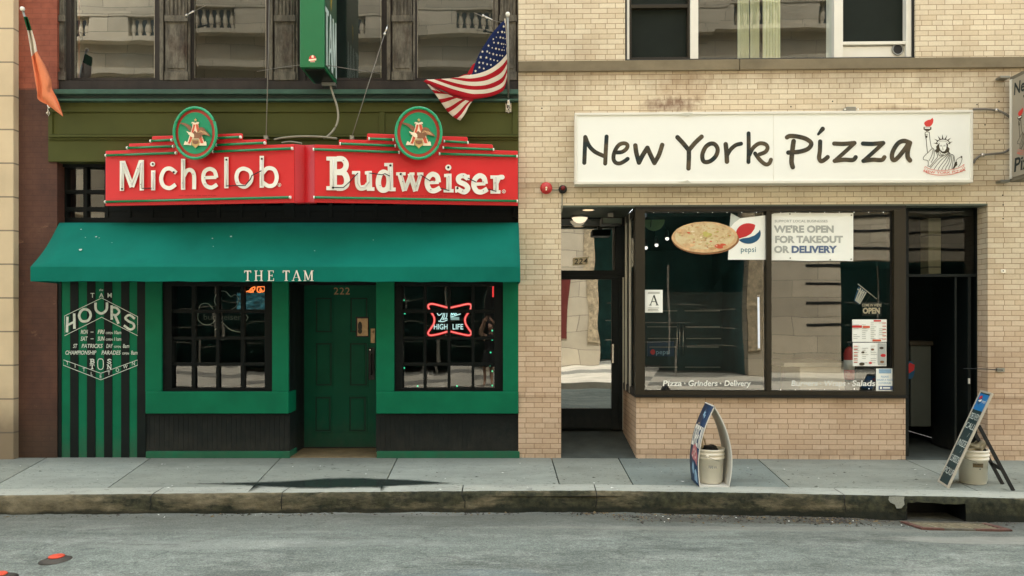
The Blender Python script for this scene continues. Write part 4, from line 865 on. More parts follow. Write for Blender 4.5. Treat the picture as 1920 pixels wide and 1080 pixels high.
# --- left doorway (number 224)
dd = -1.14; dz0 = RP.uz(1100, 806, dd)[1]
mb = MB(); mb.hexa([RP.W(uA1, -.1, -.0), RP.W(uA2+.02, -.1, -.0), RP.W(uA2+.02, .004, -.0), RP.W(uA1, .004, -.0)], [RP.W(uA1, -.1, dd-.2), RP.W(uD+.3, -.1, dd-.2), RP.W(uD+.3, dz0, dd-.2), RP.W(uA1, dz0, dd-.2)]); mb.build('entry_ramp', M['conc_dark'], pz)
f = MB(); E = lambda a, b, c, d, o_=0, m=0: f.pb(RP, a, b, c, d, dd-.06, dd+o_, m)
E(1030, 405, 1168, 411, .01); E(1030, 507, 1168, 516, .012); E(1153, 411, 1168, 507); E(1160, 516, 1168, 806); E(1030, 400, 1200, 406, 0)
E(1022, 405, 1045, 806, -.0)
fr_ = f.build('entry_frame', M['black'], pz, bevel=.003)
g = MB(); g.face([RP.pt(1040, 508, dd-.02), RP.pt(1155, 508, dd-.03), RP.pt(1155, 410, dd-.03), RP.pt(1040, 410, dd-.02)]); g.build('pane', M['glass_mirror'], fr_)
mb = MB(); NS = dd-.008
mb.poly(RP, [(1074, 483.5), (1103.5, 481), (1103, 495.5), (1073.5, 498)], NS); mb.build('number_plate', M['cream'], fr_)
mb = MB(); mb.text(RP, '224', 0, 0, 10.5, NS+.003, fn=lambda X, Y: (1088.5+X*1.05, 494.8-Y-X*.07), bold=.01, shear=.15, sp=1.15); mb.build('house_number', M['ink'], fr_)
f = MB(); E(1030, 516, 1160, 524, .02); E(1147, 524, 1160, 806, .02); E(1030, 766, 1147, 803, .018)
d1 = f.build('door', M['black'], pz, bevel=.003)
g = MB(); g.face([RP.pt(1030, 767, dd-.01), RP.pt(1149, 767, dd-.016), RP.pt(1149, 523, dd-.012), RP.pt(1030, 523, dd-.006)]); g.build('pane', M['glass_mirror'], d1)
mb = MB(); mb.pb(RP, 1147.5, 645, 1151, 681, dd+.05, dd+.07); mb.pb(RP, 1148, 648, 1150.5, 652, dd+.02, dd+.05); mb.pb(RP, 1148, 674, 1150.5, 678, dd+.02, dd+.05); mb.build('handle', M['steel'], d1, bevel=.003)
mb = MB(); mb.pb(RP, 1167.5, 520, 1170.5, 806, dd, dd+.03); mb.build('jamb_strip', M['alu'], fr_)
mb = MB(); mb.ub(RP, uA1-1.2, uD+.25, -.1, zL+.05, dd-.12, dd-.07); mb.build('entry_backing', M['interior'], pz)
# --- right doorway: a dark open door
mb = MB(); mb.ub(RP, uA3-.1, uA4, -.1, .002, -4.4, -.0); mb.build('entry_floor', M['conc_dark'], pz)
rd = -.22
f = MB(); f.pb(RP, 1690, 514, 1838, 519, rd-.05, rd); f.pb(RP, 1831, 386, 1850, 870, rd-.3, rd); f.pb(RP, 1690, 386, 1704, 870, rd-.05, rd)
f.pb(RP, 1790, 519, 1794, 836, rd-.05, rd-.01)
r_ = f.build('entry_frame', M['black'], pz, bevel=.003)
g = MB(); g.face([RP.pt(1700, 515, rd-.03), RP.pt(1836, 515, rd-.03), RP.pt(1836, 390, rd-.03), RP.pt(1700, 390, rd-.03)]); g.build('pane', M['glass_dim'], r_)
# the door leaf stands open into the recess, edge on
f = MB(); p0 = p1 = RP.uz(1818, 700, -.24)[0]
zt_ = Zr(1830, 519, rd)
f.hexa([RP.W(p1-.022, .02, -.24), RP.W(p1+.022, .02, -.24), RP.W(p1+.022, zt_, -.24), RP.W(p1-.022, zt_, -.24)], [RP.W(p0-.022, .02, -1.1), RP.W(p0+.022, .02, -1.1), RP.W(p0+.022, zt_, -1.1), RP.W(p0-.022, zt_, -1.1)])
d2 = f.build('door', M['black'], pz, bevel=.004); d2['label'] = 'black door standing open, seen edge on'
mb = MB(); q = RP.uz(1820.5, 715, -.19)[0]; zz = Zr(1820, 715, -.19); mb.ub(RP, q-.008, q+.008, zz-.035, zz+.035, -.25, -.22); mb.build('handle', M['white'], d2)
mb = MB(); mb.pb(RP, 1741, 400, 1764, 513, -.75, -.55); mb.build('transom_reflection', M['stone'], pz)  # pale panel added to stand for a bright reflection in the transom
ic = thing('side_counter', 'dim grey counter just inside the dark right doorway', 'counter')
mb = MB(); mb.pb(RP, 1708, 648, 1746, 800, -1.7, -.9); mb.build('cabinet', mat('dim_grey_laminate', A(70, 74, 66), .5, .1, 4, 0), ic, bevel=.01)
mb = MB(); mb.pb(RP, 1706, 640, 1750, 648, -1.75, -.87); mb.build('counter_top', M['bronze'], ic, bevel=.006)
mb = MB(); mb.ell(RP, 1706, 694, 9, 17, -.895, .004, 0); mb.poly(RP, [(1697, 694), (1706, 680), (1715, 684), (1714, 694), (1705, 700)], -.89, .002, 1); mb.build('soda_logo', [M['soda_blue'], M['soda_red']], ic)
# the shop's room
mb = MB(); a, b = uD+.21, uA4+.25
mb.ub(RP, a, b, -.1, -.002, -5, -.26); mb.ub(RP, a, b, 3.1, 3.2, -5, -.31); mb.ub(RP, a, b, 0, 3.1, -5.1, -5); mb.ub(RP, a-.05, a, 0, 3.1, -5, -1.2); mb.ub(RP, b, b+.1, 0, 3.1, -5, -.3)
mb.build('interior', M['interior'], pz)

# ------------------------------------------------------------------ things seen through the shop glass
ck = thing('drinks_cooler', 'tall dark drinks cooler with steel shelf edges and door handles, inside the shop window', 'cooler')
co_ = -1.15
mb = MB(); mb.pb(RP, 1205, 548, 1400, 790, co_-.6, co_-.05, 0); mb.build('body', M['blacksolid'], ck)
mb = MB(); mb.pb(RP, 1214, 640, 1264, 668, co_-.04, co_, 0); mb.build('header', M['cooler_blue'], ck); 
mb = MB(); mb.text(RP, 'pepsi', 1243, 664, 9, co_+.004, xs=1.05); mb.ell(RP, 1224, 660, 4.5, 5, co_+.002, m=1); mb.build('header_logo', [M['paleblue'], M['soda_red']], ck)
mb = MB()
for y in (582, 612, 634, 650, 688):
    for x0, x1 in ((1212, 1268), (1284, 1348)): mb.pb(RP, x0+(y % 7), y, x1+(y % 5), y+1.6, co_-.05, co_+.01)
mb.build('shelf_edge', M['wire'], ck)
mb = MB()
for x in (1269.5, 1274.5, 1281): mb.tube([RP.pt(x, 606, co_+.03), RP.pt(x, 668, co_+.03)], .006)
mb.build('handle', M['steel'], ck)
for i, pts in enumerate(([(1283, 560), (1290, 590), (1300, 612), (1311, 632)], [(1344, 560), (1345, 585), (1342, 612), (1344, 650)], [(1281, 560), (1290, 600), (1300, 640), (1304, 652)])):
    pass
tl_ = thing('tube_lamp', 'lit white fluorescent tube standing upright behind the middle of the shop window', 'lamp')
mb = MB(); mb.tube([RP.pt(1422, 557, -.5), RP.pt(1422.5, 600, -.5), RP.pt(1423, 653, -.5)], .014, 10); mb.build('tube', emis('white_tube_glow', (.80, .88, 1), .13), tl_)
mb = MB(); mb.tube([RP.pt(1422, 553, -.5), RP.pt(1422, 557, -.5)], .018, 10); mb.tube([RP.pt(1423, 653, -.5), RP.pt(1423, 657, -.5)], .018, 10); mb.build('cap', M['metal'], tl_)
ct = thing('shop_counter', 'pale cream counter standing inside the right half of the shop window', 'counter')
mb = MB(); mb.pb(RP, 1500, 688, 1584, 850, -1.9, -1.1, 0); mb.build('cabinet', M['cream_plastic'], ct, bevel=.01)
mb = MB(); mb.pb(RP, 1470, 680, 1600, 688, -2.0, -1.06, 0); mb.build('counter_top', M['alu'], ct, bevel=.006)
fe = thing('fire_extinguisher', 'red fire extinguisher hanging in the dark behind the menu sheets', 'extinguisher')
c = RP.pt(1592, 712, -.8); mb = MB(); mb.lathe(c, [(.06, 0), (.068, .02), (.068, .36), (.05, .42), (.02, .45)], 20); mb.build('cylinder', M['bell'], fe)
mb = MB(); mb.lathe(c+Vector((0, 0, .45)), [(.02, 0), (.024, .05)], 12); mb.box(c.x-.02, c.x+.09, c.y-.012, c.y+.012, c.z+.5, c.z+.52); mb.tube(smooth3([c+Vector((.03, -.02, .48)), c+Vector((.09, -.03, .42)), c+Vector((.085, -.03, .2)), c+Vector((.08, -.03, .12))]), .01); mb.build('valve', M['blacksolid'], fe)
mb = MB(); mb.lathe(c+Vector((0, 0, .14)), [(.0695, 0), (.0695, .13)], 20); mb.build('label_band', M['paper'], fe)
# string of small bulbs round both panes
sg = thing('string_lights', 'thin string of tiny clear bulbs round the edge of the shop window', 'string lights')
mb = MB(); mb2 = MB(); rng = random.Random(4); loop = [(1450, 399), (1560, 398), (1670, 398), (1672, 470), (1671, 560), (1672, 650), (1671, 728), (1560, 730), (1450, 731)]
mb.tube([RP.pt(x, y, -.075) for x, y in loop], .0022, 5); mb.tube([RP.pt(x, y, -.075) for x, y in ((1212, 398), (1330, 397), (1432, 398))], .0022, 5)
mb.build('cord', M['blacksolid'], sg)
for a, b in list(zip(loop, loop[1:]))+[((1212, 398), (1432, 398))]:
    k = max(2, int((abs(a[0]-b[0])+abs(a[1]-b[1]))/26))
    for i in range(k):
        t = (i+.5)/k; p = RP.pt(a[0]+(b[0]-a[0])*t, a[1]+(b[1]-a[1])*t, -.07); mb2.lathe(p-Vector((0, 0, .007)), [(.003, 0), (.0065, .006), (.003, .014)], 8)
mb2.build('bulbs', emis('tiny_bulb_glow', (1, .97, .88), .18), sg)
rng = random.Random(9)
lamps = [(1242, 401), (1251, 448), (1231, 460), (1211, 465)]
for i, (x, y) in enumerate(lamps):
    t = thing('spot_lamp', ['small lit spot lamp at the top edge, beside the round green disc', 'small lit spot lamp hanging just left of the pizza picture', 'small lit spot lamp hanging below the green shade', 'small lit spot lamp at the far left edge of the shop window'][i], 'lamp', 'spot lamps hanging in the shop')
    p = RP.pt(x, y, -1.0); mb = MB(); mb.tube([p+Vector((-.02, .06, .5)), p+Vector((-.015, .05, .09))], .006); mb.lathe(p+Vector((0, .03, .02)), [(.03, 0), (.035, .04), (.022, .1), (.01, .11)], 14); mb.build('lamp_body', M['blacksolid'], t)
    mb = MB(); mb.lathe(p, [(.006, -.022), (.022, -.012), (.027, .004), (.02, .02)], 14); mb.build('bulb', emis('spot_glow', (1, .95, .86), .3), t)
sh = thing('round_lampshade', 'flat round dull-green disc shade in the top left corner of the shop window', 'lampshade')
mb = MB(); mb.ell(RP, 1226, 413, 20, 20, -.6, .02); mb.build('disc', mat('dull_green_shade', A(92, 122, 84), .5, .08, 3, 0), sh)
mb = MB(); mb.tube([RP.pt(1222, 400, -.58), RP.pt(1221, 412, -.58), RP.pt(1220, 426, -.58)], .006); mb.build('stem', M['blacksolid'], sh)

# ------------------------------------------------------------------ papers and pictures on the glass
PO = -.020     # stuck to the glass
pp = thing('pizza_picture', 'cut-out picture of a cheese pizza stuck at the top of the left shop pane', 'picture')
n = N('baked_cheese_print'); vor = n.new('ShaderNodeTexVoronoi'); vor.inputs['Scale'].default_value = 26; n.ln(n.pos(), vor.inputs[0])
k = n.ramp(n.noise(11, 6, rough=.7), [(.3, A(206, 170, 122)), (.5, A(226, 204, 156)), (.7, A(232, 220, 176))]); k = n.mix(n.math('MULTIPLY', n.step(n.noise(17, 6, n.pos((1, 1, 1), (3, 2, 1)), .7), .60, .66), .75), k, A(170, 100, 66)); k = n.mix(n.math('MULTIPLY', n.step(n.noise(4.5, 3, n.pos((1, 1, 1), (7, 2, 1))), .55, .62), .5), k, A(214, 206, 130)); n.col(k); n.set(.6)
M['cheese'] = n.m
M['crust'] = mat('baked_crust_print', A(212, 170, 120), .6, .25, 20, 0)
mb = MB()
rng = random.Random(6)
def blob(cx, cy, rx, ry, off, m, am, n=44):
    f = [rng.uniform(-am, am) for _ in range(n)]; f = [(f[k-1]+f[k]+f[(k+1) % n])/3 for k in range(n)]
    mb.poly(RP, [(cx+rx*(1+f[k])*math.cos(2*math.pi*k/n), cy+ry*(1+f[k])*math.sin(2*math.pi*k/n)) for k in range(n)], off, .001, m)
blob(1323, 449, 62, 28, PO-.006, 5, .02); blob(1321.5, 445, 62, 29, PO-.003, 6, .03); blob(1321, 443.5, 57, 24.5, PO, 0, .07)
for x, y, rx, ry, m in ((1352, 461, 11, 5, 2), (1360, 463, 5, 2.5, 1), (1278, 434, 10, 5, 6), (1292, 460, 12, 3.5, 6), (1335, 466, 8, 3, 1), (1327, 441, 9, 4, 3), (1322, 437, 5, 3, 3)): blob(x, y, rx, ry, PO+.0012, m, .3, 18)
for i in range(60):
    a = rng.uniform(0, 6.28); r = math.sqrt(rng.random()); x, y = 1321+52*r*math.cos(a), 444+21*r*math.sin(a); s = rng.uniform(1, 3.4)
    mb.poly(RP, [(x+s*math.cos(q)*rng.uniform(.6, 1.5), y+.45*s*math.sin(q)*rng.uniform(.6, 1.3)) for q in [k*.9 for k in range(7)]], PO+.002, .001, rng.choice([1, 1, 3, 1, 4, 2]))
mb.build('print', [M['cheese'], M['crust'], M['orange_red'], mat('herb_print', A(196, 186, 104), .6, .2, 9, 0), M['cream'], mat('crust_edge_print', A(150, 104, 66), .6, .25, 16, 0), mat('pale_crust_print', A(226, 188, 140), .6, .2, 14, 0)], pp)
sp2 = thing('soda_poster', 'white poster with a red, white and blue ball beside the pizza picture', 'poster')
Q = Sub(RP, 1360, 390, 7.68)
n_ = mb = MB(); mb.poly(Q, [(80, 72), (215, 148), (575, 105), (578, 745), (38, 745)], PO-.012); mb.build('sheet', M['paper'], sp2)
mb = MB(); mb.poly(Q, [(80, 74), (214, 149), (130, 210), (60, 290)], PO-.011); mb.build('folded_corner', M['paper_fold'], sp2)
mb = MB(); cx, cy, rx, ry = 332, 367, 178, 148
arc = lambda a, b, n=16, s=1: [(cx+rx*s*math.cos(R(a+(b-a)*k/n)), cy+ry*s*math.sin(R(a+(b-a)*k/n))) for k in range(n+1)]
mb.poly(Q, arc(168, 304)+[(420, 300), (370, 370), (300, 410), (195, 442), (175, 420)], PO-.009, m=0)
mb.poly(Q, arc(142, 0+338-360)+[(480, 345), (420, 395), (340, 425), (250, 436)], PO-.009, m=1)
mb.build('ball_logo', [M['soda_red'], M['soda_blue']], sp2)
mb = MB(); mb.text(Q, 'pepsi', 332, 634, 82, PO-.009, xs=.92, sp=1.05); mb.build('lettering', M['teal_print'], sp2)
tb = thing('takeout_banner', 'white takeout and delivery banner across the top of the right shop pane', 'banner')
mb = MB(); mb.poly(Q, [(655, 95), (700, 78), (900, 66), (1200, 72), (1842, 72), (1842, 765), (1500, 758), (1200, 764), (900, 752), (655, 752)], PO-.012); mb.build('sheet', M['paper'], tb)
mb = MB(); bo = PO-.009
mb.text(Q, 'SUPPORT LOCAL BUSINESSES', 1092, 206, 36, bo, xs=1.18, bold=.012, m=0)
mb.text(Q, "WE'RE OPEN", 708, 350, 98, bo, align='l', xs=1.11, bold=.045, m=0); mb.text(Q, 'FOR TAKEOUT', 712, 498, 98, bo, align='l', xs=1.075, bold=.045, m=0)
mb.text(Q, 'OR', 702, 642, 98, bo, align='l', xs=1.08, bold=.045, m=0); mb.text(Q, 'DELIVERY', 950, 642, 98, bo, align='l', xs=1.11, bold=.045, m=1)
mb.build('lettering', [M['paper_grey'], M['paper_blue']], tb)
mb = MB()
for x, y in ((930, 86), (1815, 104), (1812, 738), (935, 722), (1510, 745)): mb.ell(Q, x, y, 11, 11, bo)
mb.build('eyelet', M['metal'], tb)
gn = thing('grade_notice', 'white notice with a large letter A at the left edge of the shop window', 'notice')
mb = MB(); mb.rect(RP, 1209, 543.5, 1242.5, 586, PO-.004); mb.build('sheet', M['paper'], gn)
mb = MB(); mb.stroke(RP, [(1219.5, 572), (1226, 554)], 1.2, PO, cap='flat'); mb.stroke(RP, [(1226, 553.5), (1232.5, 572)], 2.6, PO, cap='flat'); mb.rect(RP, 1222, 565, 1230, 566.2, PO); mb.rect(RP, 1217, 571.5, 1222, 572.5, PO); mb.rect(RP, 1229.5, 571.5, 1235, 572.5, PO)
for y in (547.5, 549.5, 577, 580, 582.5): mb.rect(RP, 1214+(y % 3), y, 1234+(y % 2)*2, y+.6, PO)
mb.build('lettering', M['teal_ink'], gn)
for i, (x0, y0, x1, y1, lb) in enumerate(((1598, 599, 1662.5, 641, 'large menu sheet with red headings, upper of the two in the right shop pane'), (1599, 642.5, 1662, 686.5, 'large menu sheet with small food photos, lower of the two in the right shop pane'))):
    ms = thing('menu_sheet', lb, 'menu', 'menu sheets in the shop window')
    mb = MB(); mb.rect(RP, x0, y0, x1, y1, PO-.004); mb.build('sheet', M['paper'], ms)
    mb = MB(); rng = random.Random(20+i); o = PO
    for c_ in range(4):
        xx = x0+2+c_*(x1-x0)/4
        for r in range(9):
            y = y0+6+r*(y1-y0-9)/9
            if rng.random() < .85: mb.rect(RP, xx, y, xx+rng.uniform(6, 12), y+.8, o, m=0)
    if i == 0: mb.rect(RP, x0, y0+11, x0+18, y0+15.5, o, m=1); mb.rect(RP, x0+20, y0+12, x0+33, y0+16, o, m=2); mb.rect(RP, x0+40, y0+1, x0+54, y0+4, o, m=1); mb.rect(RP, x0+38, y1-4.5, x0+54, y1-1, o, m=2)
    else:
        mb.rect(RP, x0+47, y0+1, x1-1, y1-2, o, m=0)
        for x, y, s, m in ((x1-6, y0+24, 5, 1), (x1-9, y0+10, 4, 3), (x0+19, y0+18, 3, 3), (x0+37, y0+13, 3, 4), (x0+33, y1-6, 3, 1), (x0+17, y1-4, 5, 3), (x1-8, y1-8, 4, 4)): mb.ell(RP, x, y, s, s*.6, o, m=m)
    for r in range(6):
        x = x1-8 if i == 0 else x0+2; mb.rect(RP, x, y0+6+r*6, x+7, y0+7.2+r*6, o, m=2)
    mb.build('print', [M['paper_grey'], M['soda_red'], M['orange_red'], M['ink'], M['eagle']], ms)
mn = thing('mask_notice', 'small white and blue notice in the bottom right corner of the shop window', 'notice')
mb = MB(); mb.rect(RP, 1642.5, 691, 1675, 733, PO-.004); mb.build('sheet', M['paper'], mn)
mb = MB(); mb.rect(RP, 1648, 692, 1671, 700, PO, m=0); mb.rect(RP, 1647.5, 723.5, 1674, 731, PO, m=1)
for s_, y, k in (('PLEASE', 708, 3.6), ('WEAR A FACE', 714, 3.6), ('COVERING', 720, 3.6)): mb.text(RP, s_, 1659, y, k, PO, xs=.95, bold=.01, m=0)
mb.rect(RP, 1650, 725, 1653.5, 729.5, PO+.001, m=2); mb.rect(RP, 1655.5, 726, 1669, 728.6, PO+.001, m=2)
mb.build('print', [M['paleblue'], M['paper_blue'], M['paper']], mn)
hs_ = thing('open_sign', 'small hanging sign reading COME IN WE\'RE OPEN in white letters, above the menu sheets', 'sign')
mb = MB(); mb.rect(RP, 1616, 566, 1653, 592, -.09, .008); mb.build('board', M['blacksolid'], hs_, bevel=.002)
mb = MB(); mb.text(RP, "COME IN WE'RE", 1634.5, 574.5, 5, -.085, xs=.74, bold=.02, m=0); mb.text(RP, 'OPEN', 1634, 587.5, 10.5, -.085, xs=.86, bold=.05, m=0); mb.build('lettering', M['cream'], hs_)
mb = MB(); mb.tube([RP.pt(1623, 567, -.09), RP.pt(1633, 552, -.09), RP.pt(1648, 568, -.09)], .002, 5); mb.build('cord', M['wire'], hs_)
gf = thing('small_flag', 'small blue and white striped flag on a stick, above the hanging OPEN sign', 'flag')
G = Sub(RP, 1580, 520, 4.8); o = -.10
mb = MB(); mb.tube([G.pt(137, 60, o), G.pt(307, 195, o)], .005); mb.build('stick', M['white'], gf)
mb = MB(); mb.poly(G, [(140, 80), (218, 135), (150, 245), (100, 208), (122, 140)], o-.004, m=0)
for k in range(5):
    t = k/5+.06; x0, y0 = 140+78*t, 82+54*t; mb.poly(G, [(x0, y0+(34 if k < 2 else 0)), (x0+9, y0+7+(34 if k < 2 else 0)), (108+46*t+10, 212+34*t), (108+46*t, 206+34*t)], o-.001, m=1)
mb.poly(G, [(158, 92), (168, 99), (156, 140), (146, 133)], o, m=1); mb.poly(G, [(134, 100), (184, 135), (181, 142), (131, 108)], o+.0005, m=1)
mb.build('cloth', [M['soda_blue'], M['white']], gf)
# ------------------------------------------------------------------ the V-shaped beer sign
bs = thing('beer_sign', '', 'sign')
bs['label'] = 'red V-shaped double sign with white letters and two green oval eagle badges'
def face_plane(pa, da, pb_, db):
    a = Vector(((pa-CXP)*da/FPX, da-DIST, 0)); b = Vector(((pb_-CXP)*db/FPX, db-DIST, 0)); return Pl(a.x, a.y, math.atan2(b.y-a.y, b.x-a.x))
BL_ = face_plane(198, 9.24, 552, 8.75); BR_ = face_plane(590, 8.75, 971, 9.24)
mb = MB()
mb.poly(BL_, [(198, 386.5), (198, 283), (242, 281.7), (242, 269.4), (285, 268), (285, 256.5), (287, 255.4), (453, 250), (455.5, 252), (455.5, 262.3), (498, 261), (500, 263), (500, 272), (552, 270), (552, 380.5)], 0, .12, 0)
mb.poly(BL_, [(240, 282), (240, 276), (470, 268), (470, 274)], -.06, .1, 0)
mb.build('sign_panel', M['red'], bs, bevel=.006)
mb = MB()
mb.poly(BR_, [(590, 380), (590, 271), (635.5, 272.3), (635.5, 263), (637.5, 261.5), (688, 262.6), (688, 252), (690, 250.2), (875, 256.7), (877, 258.5), (877, 269), (922, 270.8), (924.5, 273), (924.5, 281.4), (971, 283), (971, 386)], 0, .12, 0)
mb.build('sign_panel', M['red'], bs, bevel=.006)
mb = MB(); a0, a1 = BL_.pt(552, 270, -.002), BL_.pt(552, 380.5, -.002); b0, b1 = L.pt(571, 272, .57), L.pt(571, 380, .57); c0, c1 = BR_.pt(590, 271, -.002), BR_.pt(590, 380, -.002)
for p, q, r, s in ((a0, a1, b1, b0), (b0, b1, c1, c0)): mb.hexa([q, r, s, p], [q+Vector((0, .1, 0)), r+Vector((0, .1, 0)), s+Vector((0, .1, 0)), p+Vector((0, .1, 0))])
mb.build('corner_fold', M['red_dark'], bs, bevel=.004)
Za, Zb = Sub(BL_, 0, 250, 3.6), Sub(BR_, 480, 250, 3.6)
# raised letters; left word
mb = MB(); o = .022; w_ = 29; th = .02
def s1(p, sm=True, cl=False, ww=None, cap='flat'): mb.stroke(Za, p, ww or w_, o, th, closed=cl, smooth=sm, cap=cap)
s1([(823, 186), (823, 388)]); s1([(957, 180), (957, 386)]); s1([(828, 190), (891, 362)], ww=34); s1([(952, 186), (891, 362)], ww=30)
s1([(1034, 250), (1034, 385)]); mb.ell(Za, 1030, 208, 17, 16, o, th)
s1([(1190, 268), (1150, 238), (1110, 248), (1088, 300), (1102, 352), (1145, 370), (1186, 345)], ww=27)
s1([(1236, 172), (1236, 381)]); s1([(1240, 290), (1262, 252), (1292, 250), (1310, 285), (1310, 378)], ww=27)
s1([(1375, 300), (1460, 297)], ww=22); s1([(1461, 300), (1448, 256), (1415, 240), (1380, 260), (1372, 310), (1390, 352), (1428, 366), (1466, 345)], ww=27)
s1([(1528, 160), (1528, 371)]); s1([(1646, 238), (1690, 262), (1694, 320), (1655, 360), (1612, 345), (1596, 300), (1608, 255)], cl=True, ww=27)
s1([(1767, 152), (1767, 367)]); s1([(1772, 270), (1805, 236), (1850, 245), (1868, 295), (1852, 345), (1812, 355), (1772, 330)], ww=27)
mb.stroke(Za, [(1886, 336), (1897, 348), (1886, 360), (1875, 348)], 3, .004, .004, closed=True); mb.rect(Za, 1883, 343, 1889, 354, .004, .004)
mb.build('raised_letters', M['letter_white'], bs)
mb = MB(); o = .022; w_ = 44
def s2(p, sm=True, cl=False, ww=None, cap='flat'): mb.stroke(Zb, p, ww or w_, o, th, closed=cl, smooth=sm, cap=cap)
def bar(x0, y0, x1, y1): mb.rect(Zb, x0, y0, x1, y1, o, th)
bar(475, 157, 560, 184); bar(475, 356, 560, 384); s2([(522, 170), (522, 372)], ww=48); s2([(545, 172), (585, 174), (608, 205), (600, 240), (575, 258), (545, 260)], ww=36); s2([(545, 262), (590, 266), (612, 300), (610, 345), (585, 366), (545, 368)], ww=40)
bar(648, 254, 700, 276); s2([(686, 256), (686, 335), (702, 368), (740, 362), (758, 340)], ww=36); s2([(764, 254), (766, 388)], ww=36); bar(735, 256, 766, 278); bar(764, 364, 800, 388)
s2([(862, 262), (890, 280), (898, 325), (886, 372), (855, 384), (832, 365), (826, 325), (838, 278)], cl=True, ww=36); s2([(906, 200), (909, 390)], ww=36); bar(866, 200, 910, 222); bar(906, 366, 943, 391)
bar(946, 263, 1010, 284); bar(1036, 264, 1070, 284); bar(1088, 264, 1130, 284); s2([(970, 270), (1004, 390)], ww=34); s2([(1004, 386), (1046, 276)], ww=26); s2([(1040, 270), (1078, 391)], ww=34); s2([(1078, 388), (1112, 276)], ww=26)
s2([(1155, 334), (1234, 330)], ww=22); s2([(1232, 332), (1222, 290), (1190, 276), (1162, 300), (1155, 340), (1172, 380), (1205, 388), (1244, 368)], ww=34)
mb.ell(Zb, 1298, 231, 20, 20, o, th); s2([(1302, 272), (1302, 398)], ww=36); bar(1270, 274, 1304, 296); bar(1266, 376, 1334, 399)
s2([(1432, 306), (1400, 286), (1368, 298), (1372, 326), (1412, 346), (1430, 372), (1405, 396), (1360, 376)], ww=34); bar(1344, 358, 1358, 400); bar(1428, 280, 1442, 316)
s2([(1472, 344), (1548, 340)], ww=22); s2([(1548, 342), (1538, 300), (1508, 286), (1478, 310), (1470, 350), (1488, 388), (1522, 396), (1562, 376)], ww=34)
bar(1582, 284, 1622, 306); s2([(1618, 284), (1620, 404)], ww=36); bar(1582, 384, 1650, 407); s2([(1622, 335), (1640, 300), (1662, 296)], ww=32, cap='round')
mb.stroke(Zb, [(1673, 380), (1685, 392), (1673, 404), (1661, 392)], 3, .004, .004, closed=True); mb.rect(Zb, 1670, 387, 1676, 398, .004, .004)
mb.build('raised_letters', M['letter_white'], bs)
# tube sockets, jumper wires, glass tubes and clips
def part_(name, m_, fn): q = MB(); fn(q); return q.build(name, M[m_], bs)
SOC = [(Za, x, y, 7) for x, y in ((823, 374), (1031, 207), (1172, 262), (1528, 178), (1767, 172))]+[(Zb, x, y, 8) for x, y in ((520, 366), (907, 217), (977, 275), (1298, 229), (1360, 370))]
for Zq, x, y, r in SOC: part_('tube_socket', 'blacksolid', lambda q: q.ell(Zq, x, y, r, r, .03, .008))
JW = [(Za, p) for p in ([(960, 372), (1022, 370)], [(1528, 355), (1655, 352), (1690, 310), (1700, 285), (1765, 252)])]+[(Zb, p) for p in ([(525, 366), (590, 366), (625, 335), (688, 268)], [(765, 268), (850, 280), (870, 272), (903, 288)], [(1112, 280), (1178, 323)], [(1305, 255), (1310, 268)], [(1245, 370), (1305, 387)], [(1430, 302), (1487, 330)], [(1565, 376), (1620, 391)])]
for Zq, p in JW: part_('jumper_wire', 'blacksolid', lambda q: q.tube([Zq.pt(x, y, .05) for x, y in p], .006, 6))
GT = [(Za, p) for p in ([(823, 195), (823, 370)], [(957, 195), (957, 372)], [(830, 200), (891, 350), (950, 200)], [(1034, 262), (1034, 375)], [(1236, 182), (1236, 370)], [(1528, 190), (1528, 362)], [(1767, 180), (1767, 356)])]+[(Zb, p) for p in ([(522, 178), (522, 360)], [(686, 266), (688, 340), (705, 366), (740, 360), (764, 330), (764, 266)], [(908, 225), (908, 380)], [(985, 275), (1004, 380), (1046, 280), (1078, 380), (1108, 280)], [(1302, 285), (1302, 388)], [(1620, 296), (1620, 395)])]
for Zq, p in GT: part_('letter_tube', 'tube_clear', lambda q: q.tube([Zq.pt(x, y, .045) for x, y in p], .008, 6))
CL = [(Za, x, y) for x, y in ((822, 335), (930, 236), (950, 345), (1032, 268), (1232, 335), (1302, 275), (1383, 342), (1382, 300), (1527, 212), (1600, 330), (1765, 208))]+[(Zb, x, y) for x, y in ((520, 312), (590, 183), (686, 303), (762, 332), (838, 352), (910, 258), (990, 325), (1085, 355), (1180, 380), (1203, 322), (1300, 292), (1400, 285), (1395, 390), (1535, 328), (1535, 388), (1615, 335))]
for Zq, x, y in CL: part_('tube_clip', 'metal', lambda q: q.ell(Zq, x, y, 4, 3, .05, .02))
# green border tubes
tubes = [(BL_, p) for p in ([(198, 291.5), (331, 287)], [(398.6, 284.5), (549, 278.5)], [(238, 277.5), (326, 274.5)], [(405, 272), (497.5, 268)], [(282, 264.5), (323, 262.5)], [(407, 259), (452, 257)], [(197, 378.5), (545, 370)])]+[(BR_, p) for p in ([(587, 280), (749, 285.7)], [(823, 288.5), (970, 293)], [(637, 269.5), (742, 273.5)], [(830, 277), (926, 280.5)], [(691, 260), (738, 262)], [(832, 265), (878, 267.5)], [(588, 370), (970.5, 377)])]
for pl, ((x0, y0), (x1, y1)) in tubes:
    mb = MB(); mb.tube([pl.pt(x0, y0, .035), pl.pt(x1, y1, .035)], .0165, 10, 0)
    for x, y, dx in ((x0, y0, 1), (x1, y1, -1)): mb.tube([pl.pt(x-dx*.3, y, .035), pl.pt(x+dx*2.2, y, .035)], .0185, 10, 1); mb.tube([pl.pt(x+dx, y, .035), pl.pt(x+dx, y, -.01)], .012, 8, 1)
    mb.build('border_tube', [M['tube_green'], M['letter_white']], bs)
